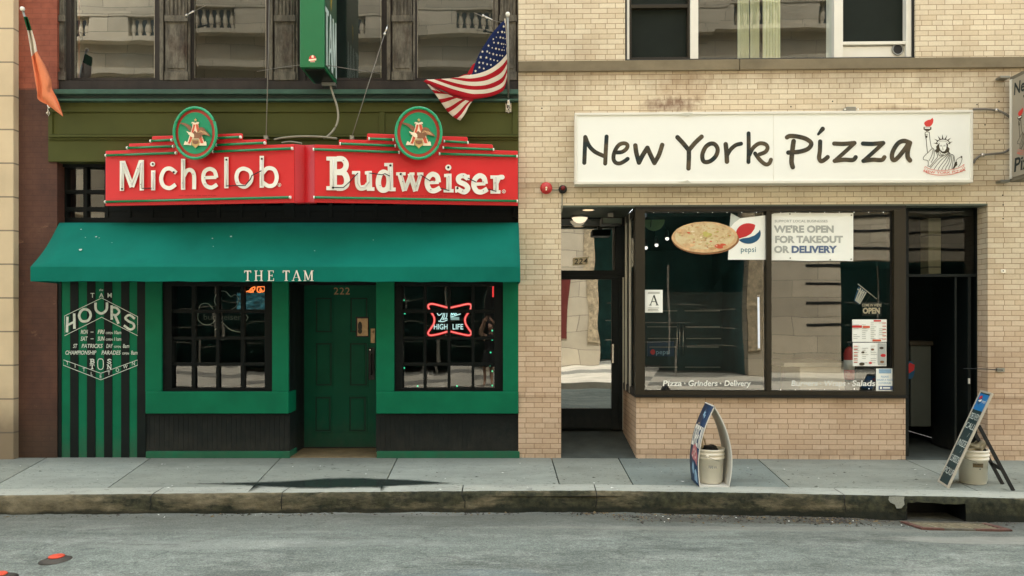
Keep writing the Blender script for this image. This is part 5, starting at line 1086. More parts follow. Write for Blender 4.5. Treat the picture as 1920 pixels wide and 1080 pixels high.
# small print on both faces
for Zq, x, y in ((Za, 1325, 420), (Zb, 1100, 422)):
    mb = MB(); rng = random.Random(x); xx = x-118
    while xx < x+170 if Zq is Zb else xx < x+118:
        l = rng.uniform(8, 34); mb.rect(Zq, xx, y-4, xx+l, y+3, .003, .002); xx += l+7
    mb.build('small_print', M['red_dark'], bs)
def badge(pl, cx, cy, rx, ry, sx):
    mb = MB(); mb.ell(pl, cx, cy, rx-2, ry-2, .10, .10, 0, 48); mb.ell(pl, cx, cy, rx*.90, ry*.90, .115, .02, 1, 48); mb.ell(pl, cx, cy, rx*.765, ry*.785, .12, .02, 0, 48)
    b = mb.build('badge', [M['badge_green'], M['badge_red']], bs)
    mb = MB(); mb.tube([pl.pt(cx+(rx-2.5)*math.cos(q), cy+(ry-2.5)*math.sin(q), .14) for q in [2*math.pi*k/56 for k in range(56)]], .018, 10, closed=True); mb.build('rim_tube', M['tube_green2'], b)
    E_ = lambda pts: [(cx+(x-540)/9*sx, cy+(y-545)/9) for x, y in pts]
    mb = MB(); o = .135
    P = lambda pts, m, up=0: mb.poly(pl, E_(pts), o+up, .012, m)
    P([(500, 372), (478, 388), (472, 370), (485, 356), (508, 358), (540, 372), (574, 358), (600, 356), (612, 372), (604, 392), (584, 380), (600, 410), (602, 440), (690, 660), (706, 700), (720, 678), (742, 700), (748, 756), (690, 756), (610, 756), (620, 700), (600, 650), (490, 650), (468, 700), (470, 752), (400, 744), (330, 746), (348, 690), (366, 676), (384, 700), (402, 690), (488, 440), (490, 404)], 1)
    P([(545, 290), (553, 312), (577, 314), (559, 328), (566, 352), (545, 339), (524, 352), (531, 328), (513, 314), (537, 312)], 0)
    P([(255, 380), (300, 368), (352, 376), (420, 405), (470, 436), (476, 470), (452, 520), (420, 490), (380, 444), (330, 408), (290, 392)], 2, .004)
    P([(508, 396), (540, 404), (536, 430), (480, 640), (446, 726), (404, 716), (420, 694), (500, 440)], 3, .002); P([(548, 396), (590, 396), (600, 440), (668, 650), (690, 716), (640, 716), (612, 640), (556, 452)], 3, .002)
    P([(500, 540), (530, 505), (572, 540), (596, 482), (628, 446), (662, 446), (706, 466), (738, 516), (788, 556), (820, 606), (770, 590), (700, 574), (660, 584), (632, 632), (520, 632)], 2, .006)
    P([(382, 512), (430, 528), (480, 532), (516, 562), (522, 606), (498, 622), (462, 606), (432, 576), (404, 556), (420, 548), (392, 536)], 1, .008)
    P([(470, 655), (610, 655), (618, 740), (575, 770), (545, 802), (515, 770), (480, 745)], 0, .004); P([(490, 668), (598, 668), (602, 715), (545, 735), (492, 715)], 2, .006)
    P([(668, 620), (690, 628), (706, 660), (690, 664)], 2, .004)
    for k in range(5): mb.stroke(pl, E_([(600+k*22, 540-k*8), (640+k*26, 500+k*12), (690+k*22, 560+k*6)]), .9, o+.007, .001, m=4)
    mb.build('eagle_emblem', [M['gold'], M['cream'], M['eagle'], M['orange_red'], M['crust']], b)
badge(BL_, 366, 249.5, 42, 50, .93); badge(BR_, 784.8, 249.7, 45, 50, 1.02)
for x in (498, 659.5): mb = MB(); mb.pb(L, x-3.5, 254, x+3.5, 261, .46, .52); mb.build('lug', M['metal'], bs)

# ------------------------------------------------------------------ blade sign
bl_ = thing('blade_sign', 'tall dark green box sign projecting end-on from the upper pub front', 'sign')
mb = MB(); mb.pb(L, 562, -330, 608, 126, .08, .70); blo = mb.build('box', M['blade'], bl_, bevel=.008)
xr = L.pt(608, 100, .70).x; zb_ = L.pt(608, 126, .70).z
mb = MB(); mb.hexa([(xr-.25, -.64, zb_+.0), (xr-.02, -.64, zb_), (xr-.02, -.64, zb_-.012), (xr-.25, -.64, zb_-.012)], [(xr-.25, -.12, zb_), (xr-.02, -.12, zb_), (xr-.02, -.12, zb_-.012), (xr-.25, -.12, zb_-.012)]); mb.build('bottom_plate', M['blacksolid'], bl_)
mb = MB(); mb.box(xr, xr+.004, -.67, -.11, zb_+.03, zb_+3.2); mb.build('side_face', M['blade_side'], bl_)
SB = Sheet((xr+.004, -.70, zb_), (0, 1, 0), (0, 0, -1)); o = .004
mb = MB(); hz = .68; z0 = -.05
def bst(p, ww): mb.stroke(SB, p, ww, o, .003, smooth=False, cap='flat')
bst([(.10, z0), (.10, z0-hz)], .05); bst([(.02, z0-hz+.03), (.18, z0-hz+.03)], .06)
bst([(.20, z0), (.275, z0-hz)], .03); bst([(.275, z0-hz), (.35, z0)], .045); bst([(.235, z0-.24), (.315, z0-.24)], .05)
bst([(.385, z0), (.40, z0-hz)], .03); bst([(.40, z0-hz), (.47, z0-.1)], .045); bst([(.47, z0-.1), (.535, z0-hz)], .03); bst([(.535, z0-hz), (.56, z0)], .045)
mb.build('lettering', M['pale'], bl_)
mb = MB(); mb.poly(SB, [(.30, z0-hz-.06), (.33, z0-hz-.2), (.36, z0-hz-.3), (.28, z0-hz-.3)], o, .003); mb.build('star', mat('yellow_print', A(206, 170, 60), .5, .1, 5, 0), bl_)
mb = MB(); mb.ell(L, 586, 110, 6.5, 6.5, .703, .002, 0); mb.poly(L, [(579, 111), (593, 109.5), (593, 113), (579, 114.5)], .704, .002, 1); mb.poly(L, [(584, 104.5), (587, 103), (589, 108), (584, 108.5)], .704, .002, 1); mb.rect(L, 581.5, 115.5, 590.5, 116.4, .704, .002, 1)
mb.build('sticker', [M['soda_red'], M['cream']], bl_)
mb = MB(); mb.pb(L, 603, 154, 628, 160, .10, .20); mb.build('junction_box', M['metal'], bl_, bevel=.003)
cb = MB(); cb.tube(smooth3([L.pt(x, y, o) for x, y, o in ((619, 160, .15), (624, 176, .16), (632, 200, .17), (634, 222, .18), (628, 240, .2), (616, 254, .24), (606, 259, .26))]), .0135, 8)
cb.tube(smooth3([L.pt(x, y, .3) for x, y in ((514, 262), (530, 258.5), (560, 256), (600, 256.5), (632, 260))]), .013, 8); cb.tube(smooth3([L.pt(x, y, .3) for x, y in ((528, 268), (545, 266), (566, 269))]), .012, 8)
tag(cb.build('power_cable', M['cable']), 'pale grey cable curving from the green box sign down behind the red sign', 'cable')
def wire(name, label, pts, r=.0055, tb=None, m='wire'):
    t = thing(name, label, 'wire', 'guy wires of the pub signs'); mb = MB(); mb.tube([L.pt(*p) for p in pts], r, 6); mb.build('cable', M[m], t)
    if tb: 
        a, b = L.pt(*tb[0]), L.pt(*tb[1]); mb = MB(); mb.tube([a, b], .013, 8); mb.tube([a+(a-b).normalized()*.03, a], .02, 8); mb.build('turnbuckle', M['steel'], t)
wire('guy_wire', 'thin vertical steel wire rising from the left half of the red sign', [(499, 255, .49), (503, 110, .2), (506, -60, .05)])
wire('guy_wire', 'slanting steel wire from the right half of the red sign to the window post', [(660, 256, .33), (690, 160, .18), (723, 58, 0)], tb=((722, 62, .0), (727, 48, -.02)))
wire('guy_wire', 'short wire with turnbuckle across the top of the second pub window', [(338, 37, .0), (362, 22, .06), (386, 10, .1)], .004, ((352, 28, .03), (364, 21, .06)))
wire('guy_wire', 'short wire with turnbuckle beside the tip of the striped flag', [(889, 24, .12), (918, 36, .06), (945, 44, .0)], .004, ((908, 31, .08), (924, 38, .05)))
wire('guy_wire', 'thin wire running right from the foot of the green box sign', [(612, 122, .6), (660, 130, .3), (712, 138, .0)], .004)
wire('guy_wire', 'thin wire running left from the foot of the green box sign', [(562, 122, .6), (530, 126, .3), (482, 134, .0)], .004)

# ------------------------------------------------------------------ flags
uf = thing('flag', 'red, white and blue starred and striped flag on a pole above the right oval badge', 'flag', 'flags on the pub front')
def pole(t, base, tip, ball):
    mb = MB(); mb.tube([base, tip], .0125, 10); mb.build('pole', M['metal'], t)
    mb = MB()
    d = (tip-base).normalized(); c = tip+d*.02
    mb.lathe(c-Vector((0, 0, .028)), [(.002, 0), (.02, .008), (.028, .028), (.02, .048), (.002, .056)], 14); mb.build('ball', M['letter_white'], t)
    mb = MB(); mb.box(base.x-.035, base.x+.035, base.y+.0, base.y+.03, base.z-.07, base.z+.05); mb.tube([base-d*.05, base+d*.09], .024, 10); mb.tube([base+Vector((0, -.03, -.01)), base+Vector((-.02, -.04, -.06)), base+Vector((0, -.03, -.09)), base+Vector((.02, -.04, -.06))], .008, 6, closed=True); mb.build('bracket', M['steel'], t)
pole(uf, L.pt(953.5, 200, .07), L.pt(952, 30, .6), 0)
Fz = Sub(L, 780, 20, 4.91)
def foff(x, y):      # the cloth hangs in ripples from the slanting pole
    return .12+.0004*max(0, 900-y)*1.1+.028*math.sin(x*.016+y*.006)+.0009*max(0, 840-x)*.22
def FP(x, y, d=0): return Fz.pt(x, y, foff(x, y)+d)
curves = [[(820, 82), (770, 128), (700, 210), (640, 300), (585, 390), (540, 500), (512, 588), (470, 585), (440, 588), (388, 612)],
 [(838, 395), (800, 440), (760, 480), (700, 525), (640, 556), (575, 578), (513, 590), (470, 592), (440, 597), (388, 613)],
 [(838, 445), (800, 495), (760, 530), (700, 570), (640, 598), (575, 615), (513, 624), (470, 624), (430, 620), (350, 616)],
 [(838, 490), (805, 545), (765, 585), (700, 620), (640, 643), (575, 653), (513, 655), (455, 650), (400, 640), (310, 624)],
 [(838, 530), (808, 595), (770, 632), (705, 664), (640, 685), (575, 692), (513, 692), (440, 682), (360, 665), (230, 628)],
 [(838, 570), (812, 638), (775, 676), (712, 706), (645, 723), (580, 729), (513, 728), (430, 716), (330, 690), (165, 632)],
 [(838, 605), (815, 678), (780, 715), (715, 744), (650, 760), (580, 766), (513, 765), (420, 744), (300, 708), (95, 634)],
 [(836, 640), (812, 722), (775, 754), (715, 782), (650, 798), (580, 808), (520, 812), (430, 800), (300, 760), (75, 648)]]
cs = [[(p.x, p.y) for p in spline([Vector(q) for q in c], False, 5)] for c in curves]
mb = MB(); strip = [2, 1, 0, 1, 0, 1, 0]
for k in range(7):
    sub = 8 if k == 0 else 2; nn = len(cs[0])
    g = [[mb.V(FP(cs[k][i][0]+(cs[k+1][i][0]-cs[k][i][0])*s/sub, cs[k][i][1]+(cs[k+1][i][1]-cs[k][i][1])*s/sub)) for i in range(nn)] for s in range(sub+1)]
    for s in range(sub):
        for i in range(nn-1):
            mm = strip[k]
            if k == 0 and i >= 6*5: mm = 0 if s > 4 else 0
            mb.F((g[s+1][i], g[s+1][i+1], g[s][i+1], g[s][i]), mm, True)
# the fly folded back under itself
tail_l = [(75, 648), (130, 710), (185, 780), (235, 850), (285, 920), (340, 975), (405, 1012)]; tail_r = [(76, 650), (240, 745), (330, 775), (400, 798), (470, 806), (515, 812), (535, 815)]
bands = [0, 1, 0, 1, 0, 1, 0, 1, 0, 1, 0]
tl2 = [(p.x, p.y) for p in spline([Vector(q) for q in tail_l], False, 4)]; tr2 = [(p.x, p.y) for p in spline([Vector(q) for q in tail_r], False, 4)]
nb = len(tl2)
cut = [0, 2, 5, 7, 10, 12, 15, 17, 20, 22, 24]
for i in range(nb-1):
    b = next(k for k in range(len(cut)-1) if cut[k] <= i < cut[k+1]); m = 1 if b % 2 else 0
    g = [[mb.V(FP(tl2[q][0]+(tr2[q][0]-tl2[q][0])*s/8+6*math.sin(s*.8), tl2[q][1]+(tr2[q][1]-tl2[q][1])*s/8, -.05+.02*math.sin(s*.8+q*.2))) for s in range(9)] for q in (i, i+1)]
    for s in range(8):
        mm = m if s < (7 if b > 2 else 6) else 0
        mb.F((g[0][s], g[1][s], g[1][s+1], g[0][s+1]), mm, True)
mb.poly(Fz, [(470, 584), (520, 500), (538, 482), (556, 505), (512, 590)], .27, .002, 0)
cl = mb.build('cloth', [M['flag_red'], M['flag_white'], M['flag_navy']], uf); so_ = cl.modifiers.new('thickness', 'SOLIDIFY'); so_.thickness = .003; so_.offset = -1
mb = MB()
stars = [(808, 145, 15), (755, 200, 11), (793, 195, 15), (817, 200, 11), (712, 262, 11), (777, 246, 14), (802, 252, 12), (822, 258, 8), (718, 294, 12), (757, 298, 14), (788, 305, 12), (808, 308, 9), (824, 312, 7), (668, 322, 14), (702, 342, 9), (736, 349, 14), (765, 356, 12), (792, 362, 11), (812, 364, 8), (612, 377, 15), (655, 375, 14), (677, 390, 11), (711, 400, 14), (743, 407, 12), (773, 412, 10), (796, 415, 10), (596, 428, 16), (648, 432, 15), (686, 446, 13), (718, 455, 12), (750, 462, 11), (582, 478, 14), (617, 482, 14), (655, 493, 13), (690, 499, 12), (584, 522, 14), (624, 533, 12), (548, 556, 15), (806, 336, 6), (740, 245, 8)]
for x, y, r in stars:
    c = [FP(x+rr*math.sin(a)*.85, y-rr*math.cos(a), .012) for a, rr in [(k*math.pi/5, r if k % 2 == 0 else r*.42) for k in range(10)]]; mb.face(c)
mb.build('stars', M['flag_white'], cl)
mb = MB(); mb.face([FP(812, 72, .01), FP(826, 72, .01), FP(846, 395, .01), FP(836, 400, .01)]); mb.build('heading', M['flag_white'], cl)
irf = thing('flag', 'furled green, white and orange flag hanging from a pole on the brown brick pier', 'flag', 'flags on the pub front')
pole(irf, L.pt(94, 205, .03), L.pt(43, 20, .5), 0)
Iz = Sub(L, 0, 0, 3.6)
le = [(160, 112), (172, 160), (184, 205), (198, 290), (212, 380), (226, 470), (240, 560), (250, 620), (258, 672), (330, 715), (420, 784)]
re_ = [(186, 112), (202, 160), (216, 205), (238, 280), (250, 345), (278, 400), (308, 450), (345, 540), (352, 600), (388, 670), (427, 784)]
le = [(p.x, p.y) for p in spline([Vector(q) for q in le], False, 5)]; re_ = [(p.x, p.y) for p in spline([Vector(q) for q in re_], False, 5)]
mb = MB(); g = []
for i, (a, b) in enumerate(zip(le, re_)):
    row = []
    for k in range(11):
        t = k/10; x, y = a[0]+(b[0]-a[0])*t, a[1]+(b[1]-a[1])*t
        row.append(mb.V(Iz.pt(x, y, .50-i*.0065+.035*math.sin(t*7.5+i*.09)+.01*math.sin(t*17+i*.2))))
    g.append(row)
for i in range(len(g)-1):
    y = le[i][1]; m = 0 if y < 203 else 1 if y < 378 else 2
    for k in range(10): mb.F((g[i+1][k], g[i+1][k+1], g[i][k+1], g[i][k]), m, True)
c2 = mb.build('cloth', [M['flag_green'], M['flag_white'], M['flag_orange']], irf); so_ = c2.modifiers.new('thickness', 'SOLIDIFY'); so_.thickness = .003

# ------------------------------------------------------------------ neon and lights in the pub windows
NR = emis('red_neon_glow', (.95, .05, .05), .21); NRc = emis('pale_red_neon_core', (1, .30, .27), .23); NW = emis('white_neon_glow', (.62, .9, .9), .2); NO = emis('orange_neon_glow', (1, .22, .05), .28)
nz = Sub(L, 780, 550, 6)
hl = thing('neon_sign', 'lit red bow-tie neon sign with white HIGH LIFE lettering in the right pub window', 'neon sign')
o = -.15; mb = MB()
segs = [[(355, 160), (300, 146), (240, 130), (178, 118), (145, 128), (137, 150), (150, 184)], [(385, 162), (440, 150), (510, 134), (580, 120), (612, 126), (620, 150), (612, 182)], [(172, 215), (200, 262), (207, 300), (198, 345), (165, 398), (137, 440), (145, 466), (175, 472), (240, 462), (300, 446), (355, 430)], [(592, 213), (560, 262), (551, 300), (560, 345), (592, 398), (620, 440), (612, 466), (580, 472), (500, 456), (440, 442), (385, 428)]]
for s_ in segs: mb.tube(smooth3([nz.pt(x, y, o) for x, y in s_], 5), .0145, 8)
mb.build('red_tube', NR, hl)
mb = MB()
for s_ in segs: mb.tube(smooth3([nz.pt(x, y, o+.012) for x, y in s_], 5), .0055, 6)
mb.build('tube_core', NRc, hl)
mb = MB(); mb.text(nz, 'HIGH', 278, 405, 62, o, xs=.78, bold=.012); mb.text(nz, 'LIFE', 470, 405, 62, o, xs=.86, bold=.012)
for s_ in ([(240, 225), (255, 246), (278, 238), (300, 216)], [(312, 216), (296, 270), (272, 306)], [(325, 222), (318, 260), (306, 294)], [(348, 218), (345, 260), (330, 290)], [(255, 312), (300, 318), (352, 300)], [(300, 290), (352, 286)], [(392, 262), (400, 222), (412, 244), (424, 220), (436, 244), (448, 220), (462, 240), (498, 232)], [(388, 268), (440, 252), (495, 234)]): mb.stroke(nz, s_, 10, o)
mb.rect(nz, 390, 266, 486, 300, o-.004, m=1)
mb.build('white_tube', [NW, emis('pale_neon_panel', (.35, .55, .55), .12)], hl)
mb = MB(); mb.tube([nz.pt(140, 140, o-.03), nz.pt(615, 140, o-.03)], .004, 6); mb.tube([nz.pt(140, 450, o-.03), nz.pt(615, 450, o-.03)], .004, 6); mb.tube([nz.pt(370, -120, o-.03), nz.pt(370, 140, o-.03)], .003, 6); mb.tube([nz.pt(370, 140, o-.03), nz.pt(370, 450, o-.03)], .004, 6); mb.build('support_frame', M['blacksolid'], hl)
mb = MB(); mb.tube([L.pt(924.5, 534, -.16), L.pt(924.5, 557, -.16)], .010, 8)
tag(mb.build('neon_tube', NR), 'short lit red neon tube in the top right corner of the right pub window', 'neon sign')
shz = Sub(L, 0, 520, 3.6)
sk = thing('neon_sign', 'unlit shamrock-shaped neon sign of thin pale tube in the left pub window', 'neon sign')
mb = MB()
for s_ in ([(1480, 222), (1448, 160), (1470, 102), (1520, 95), (1556, 128), (1590, 118), (1612, 152), (1590, 200), (1540, 225)], [(1440, 218), (1405, 178), (1356, 184), (1340, 228), (1336, 282), (1372, 316), (1422, 316), (1452, 290)], [(1640, 238), (1672, 268), (1655, 302)], [(1500, 300), (1476, 330), (1450, 356)], [(1506, 308), (1556, 354), (1622, 370)]): mb.tube(smooth3([shz.pt(x, y, -.16) for x, y in s_], 5), .006, 6)
mb.build('tube', M['tube_unlit'], sk)
mb = MB(); mb.text(shz, 'budweiser', 1500, 286, 40, -.16, xs=1.12); mb.build('lettering', M['tube_dim'], sk)
mb = MB(); mb.tube([shz.pt(1470, 60, -.18), shz.pt(1470, 300, -.18)], .003, 6); mb.build('support_frame', M['blacksolid'], sk)
mb = MB()
for s_ in ([(1650, 98), (1680, 92), (1700, 72), (1722, 64)], [(1690, 96), (1716, 84), (1720, 66)], [(1738, 64), (1738, 96), (1760, 100)], [(1738, 66), (1764, 62), (1786, 66), (1784, 90), (1766, 98), (1752, 84)], [(1745, 30), (1765, 38), (1780, 26)], [(1668, 94), (1690, 100), (1712, 98)]): mb.tube(smooth3([shz.pt(x, y, -.17) for x, y in s_], 4), .009, 6)
for s_ in ([(1756, 72), (1770, 92)], [(1700, 80), (1712, 92)]): mb.tube([shz.pt(x, y, -.17) for x, y in s_], .008, 6)
tag(mb.build('neon_scroll', NO), 'lit orange neon scribble in the top right corner of the left pub window', 'neon sign')
tv = thing('television', 'dim teal television screen glowing inside the left pub window', 'television')
mb = MB(); mb.pb(shz.p, 440, 546, 500, 585, -1.35, -1.30); mb.build('case', M['blacksolid'], tv)
mb = MB(); n = N('teal_screen_glow'); k = n.ramp(n.noise(9, 4, n.pos((1, 1, 3))), [(.35, (.01, .03, .035)), (.6, (.06, .2, .22)), (.75, (.2, .4, .42))]); n.ln(k, n.b.inputs['Emission Color']); n.b.inputs['Emission Strength'].default_value = .1; n.col((0, 0, 0))
mb.pb(L, 444, 549, 497, 581, -1.298, -1.292); mb.build('screen', n.m, tv)
gs = thing('string_lights', 'string of tiny lit green bulbs hanging down the sides of the right pub window', 'string lights')
pts = [(757, 563), (759, 588), (758, 690), (783, 724), (857, 724), (923, 620), (923, 637), (920, 661), (919, 685), (923, 696), (923, 723)]
mb = MB(); mb.tube([L.pt(757, 540, -.135)]+[L.pt(x, y, -.135) for x, y in pts[:5]], .0025, 5); mb.tube([L.pt(922, 540, -.135)]+[L.pt(x, y, -.135) for x, y in pts[5:]], .0025, 5); mb.build('cord', M['blacksolid'], gs)
mb = MB()
for x, y in pts: p = L.pt(x, y, -.13); mb.lathe(p-Vector((0, 0, .011)), [(.003, 0), (.011, .008), (.009, .018), (.002, .024)], 8)
mb.build('bulbs', emis('green_bulb_glow', (.08, .9, .45), .2), gs)

# ------------------------------------------------------------------ white fascia sign
ws = thing('shop_sign', 'long white box sign reading New York Pizza with a red-torch statue drawing', 'sign')
u0, u1_ = RP.uz(1078, 280, .2)[0], RP.uz(1824, 280, .2)[0]; z1_, z0_ = (RP.uz(1078, 212, .2)[1]+RP.uz(1823, 207, .2)[1])/2, (RP.uz(1078, 346, .2)[1]+RP.uz(1823, 341, .2)[1])/2
mb = MB(); mb.ub(RP, u0, u1_, z0_, z1_, .01, .185); mb.build('box', M['white'], ws, bevel=.006)
mb = MB(); t = .03
mb.ub(RP, u0-.004, u1_+.004, z1_-t, z1_+.004, .15, .205); mb.ub(RP, u0-.004, u1_+.004, z0_-.004, z0_+t*1.1, .15, .205); mb.ub(RP, u0-.004, u0+t, z0_+t*1.1, z1_-t, .15, .2045); mb.ub(RP, u1_-t, u1_+.004, z0_+t*1.1, z1_-t, .15, .2045)
mb.build('rim', M['white'], ws, bevel=.007)
SO = .188
mb = MB(); gw = MB()
ub = RP.uz(1451, 280, .2)[0]; mid = [(u0+t, ub-.003), (ub+.003, u1_-t)]
for a, b in mid: mb.ub(RP, a, b, z0_+t*1.1, z1_-t, .17, SO)
mb.build('face', M['signwhite'], ws)
# folded-metal seams and a dent in the top rim
dm = mat('grey_bent_rim', A(206, 204, 188), .5, .1, 8, 0); mb = MB(); mb.poly(RP, [(1272, 213.5), (1290, 217.5), (1300, 212.5), (1292, 211)], .208, .004); mb.build('dent', dm, ws); mb = MB(); mb.poly(RP, [(1272, 341.5), (1290, 338), (1296, 343)], .208, .004); mb.build('dent', dm, ws)
mb = MB(); so2 = SO+.001
Z1, Z2, Z3 = Sub(RP, 1070, 200, 7.2), Sub(RP, 1260, 200, 7.2), Sub(RP, 1460, 200, 7.2)
def q_(Z, pts, w=56, **k): mb.stroke(Z, pts, w, so2, .001, **k)
q_(Z1, [(197, 410), (192, 560), (184, 758)]); q_(Z1, [(200, 415), (250, 530), (330, 610), (445, 665)]); q_(Z1, [(485, 404), (476, 560), (466, 768)])
q_(Z1, [(606, 618), (690, 612), (752, 570), (766, 518), (718, 494), (648, 520), (592, 610), (578, 700), (606, 754), (660, 766), (720, 740), (770, 704)], 54)
q_(Z1, [(873, 524), (886, 620), (922, 755)], 62); q_(Z1, [(922, 755), (970, 660), (1036, 556)], 62); q_(Z1, [(1036, 556), (1082, 660), (1131, 760)], 62); q_(Z1, [(1131, 760), (1192, 650), (1236, 516)], 60)
q_(Z2, [(74, 413), (146, 490), (228, 588)], 62); q_(Z2, [(400, 405), (310, 490), (228, 588)], 60); q_(Z2, [(228, 580), (228, 690), (222, 834)], 60)
q_(Z2, [(520, 500), (452, 548), (410, 650), (428, 738), (510, 738), (590, 668), (617, 580), (582, 512)], 58, closed=True)
q_(Z2, [(725, 507), (736, 620), (742, 742)], 62); q_(Z2, [(742, 660), (790, 580), (860, 520), (932, 500)], 54)
q_(Z2, [(1034, 360), (1036, 560), (1032, 748)], 54); q_(Z2, [(1040, 660), (1096, 556), (1180, 496), (1262, 508), (1290, 556), (1258, 612), (1180, 644)], 54); q_(Z2, [(1122, 632), (1190, 722), (1262, 778), (1312, 766), (1336, 716)], 54)
q_(Z3, [(112, 414), (156, 396), (260, 404), (372, 436), (440, 496), (400, 566), (290, 606), (130, 620)], 60); q_(Z3, [(202, 466), (184, 600), (174, 740), (190, 815)], 64)
q_(Z3, [(560, 470), (556, 600), (546, 690), (572, 736), (622, 714), (662, 680)], 58); q_(Z3, [(594, 300), (535, 372)], 62, w1=34)
for dx in (0, 388): q_(Z3, [(750+dx, 498), (870+dx, 502), (1024+dx, 490)], 58); q_(Z3, [(1024+dx, 492), (900+dx, 606), (756+dx, 734)], 54); q_(Z3, [(756+dx, 732), (880+dx, 716), (1000+dx, 720), (1040+dx, 682)], 58)
q_(Z3, [(1770, 486), (1690, 462), (1606, 500), (1536, 620), (1538, 710), (1590, 706), (1690, 590), (1760, 490)], 60); q_(Z3, [(1772, 488), (1742, 600), (1744, 680), (1772, 724)], 64)
mb.build('lettering', M['ink_faded'], ws)
def statue(parent, Z, o, full=True):
    mb = MB(); K, Rr, Wh, Rl = 0, 1, 2, 3
    P = lambda pts, m: mb.poly(Z, pts, o, .001, m)
    T = lambda pts, w, m=K, sm=True, **k: mb.stroke(Z, pts, w, o, .001, smooth=sm, m=m, **k)
    P([(250, 118), (262, 150), (256, 190), (236, 222), (212, 240), (160, 240), (138, 215), (132, 188), (150, 168), (185, 150), (222, 142)], Rr)
    P([(124, 245), (234, 245), (234, 280), (196, 304), (160, 304), (124, 280)], K); P([(138, 252), (220, 252), (214, 272), (142, 272)], Wh)
    T([(148, 320), (146, 360), (160, 420), (168, 500), (178, 600)], 9); T([(205, 320), (208, 360), (216, 440), (232, 520), (252, 545)], 8); T([(158, 318), (175, 312), (196, 320)], 9); T([(150, 352), (182, 352)], 6)
    P([(152, 365), (182, 368), (172, 400), (162, 402)], K)
    cx, cy = 397, 480
    for a in (-78, -52, -26, 0, 26, 52, 78):
        q = R(a-4); b0, b1 = 82, 150 if abs(a) < 70 else 138
        P([(cx+b0*math.sin(q-.13), cy-b0*.92*math.cos(q-.13)+8), (cx+b1*math.sin(q), cy-b1*.92*math.cos(q)+8), (cx+b0*math.sin(q+.13), cy-b0*.92*math.cos(q+.13)+8)], K)
    P([(cx+100*math.cos(R(a)), cy-74*math.sin(R(a))+5) for a in range(0, 181, 12)]+[(cx+74*math.cos(R(a)), cy-42*math.sin(R(a))+5) for a in range(180, -1, -15)], K)
    P([(cx+88*math.cos(R(a)), cy-62*math.sin(R(a))+5) for a in range(8, 173, 12)]+[(cx+76*math.cos(R(a)), cy-46*math.sin(R(a))+5) for a in range(170, 8, -15)], Wh)
    P([(325, 490), (300, 520), (305, 550), (278, 580), (300, 600), (330, 610), (350, 580), (380, 610), (420, 620), (460, 600), (505, 630), (480, 590), (488, 550), (462, 520), (468, 490), (430, 462), (360, 462)], K)
    P([(345, 490), (356, 458), (400, 446), (436, 462), (446, 500), (440, 550), (420, 584), (392, 590), (362, 570), (346, 530)], Wh)
    T([(358, 512), (382, 512)], 7); T([(404, 512), (430, 510)], 7); T([(394, 516), (388, 548), (400, 550)], 4); T([(378, 566), (408, 566)], 5); T([(356, 500), (384, 500)], 3); T([(404, 500), (432, 498)], 3)
    for s_ in ([(250, 540), (190, 600), (130, 660), (124, 700), (180, 716), (190, 760), (184, 790)], [(262, 545), (240, 640), (200, 720)], [(272, 560), (270, 660), (230, 740)], [(300, 600), (320, 660), (260, 740), (214, 800)], [(330, 610), (350, 650), (400, 640)], [(460, 620), (350, 680), (270, 760), (220, 820)], [(470, 625), (380, 700), (310, 780), (270, 840)], [(480, 630), (420, 710), (360, 790), (326, 846)], [(490, 635), (450, 730), (400, 800), (376, 850)], [(500, 640), (480, 740), (440, 810), (428, 850)], [(520, 640), (510, 740), (480, 820), (478, 848)], [(460, 615), (540, 640), (556, 700), (566, 760)], [(545, 660), (530, 760), (520, 830)], [(350, 600), (372, 634), (404, 628)], [(215, 800), (180, 790)]): T(s_, 7)
    P([(560, 740), (592, 730), (596, 780), (570, 800), (552, 830), (524, 832), (545, 800)], K); T([(580, 740), (590, 700), (640, 668), (662, 690), (640, 760), (610, 805)], 6); P([(640, 655), (662, 650), (668, 668), (650, 682)], K)
    T([(150, 800), (210, 832), (300, 850), (420, 852), (540, 838), (640, 806), (690, 768)], 7, Rl); T([(155, 878), (230, 905), (340, 918), (460, 914), (590, 890), (680, 848)], 8, Rl); T([(150, 800), (138, 806), (146, 838), (116, 862), (158, 876)], 6, Rl, False); T([(690, 768), (684, 800), (706, 820), (682, 848)], 6, Rl, False); T([(158, 876), (176, 836)], 6, Rl); T([(682, 848), (664, 810)], 6, Rl)
    def fn(X, Y):
        t = X/240; return 418+X, 900-22*t*t-6*t-Y
    mb.text(Z, 'NEW YORK PIZZA', 0, 0, 34, o, fn=fn, xs=1.52, bold=.01, m=Rl)
    return mb.build('statue_drawing', [M['ink'], M['red_flame'], M['signwhite'], M['red_line']], parent)
statue(ws, Sub(RP, 1715, 205, 7.45), so2)
jb = thing('junction_box', 'small grey metal junction box on the top edge of the white sign', 'box')
mb = MB(); mb.pb(RP, 1587, 200, 1605, 208.5, .02, .12, 0); mb.build('case', M['metal'], jb, bevel=.004)
mb = MB(); 
for x in (1584, 1608): mb.lathe(RP.pt(x, 205.5, .1), [(.01, 0), (.012, .012), (.006, .018)], 10, ax='y')
mb.build('screw', M['letter_white'], jb)
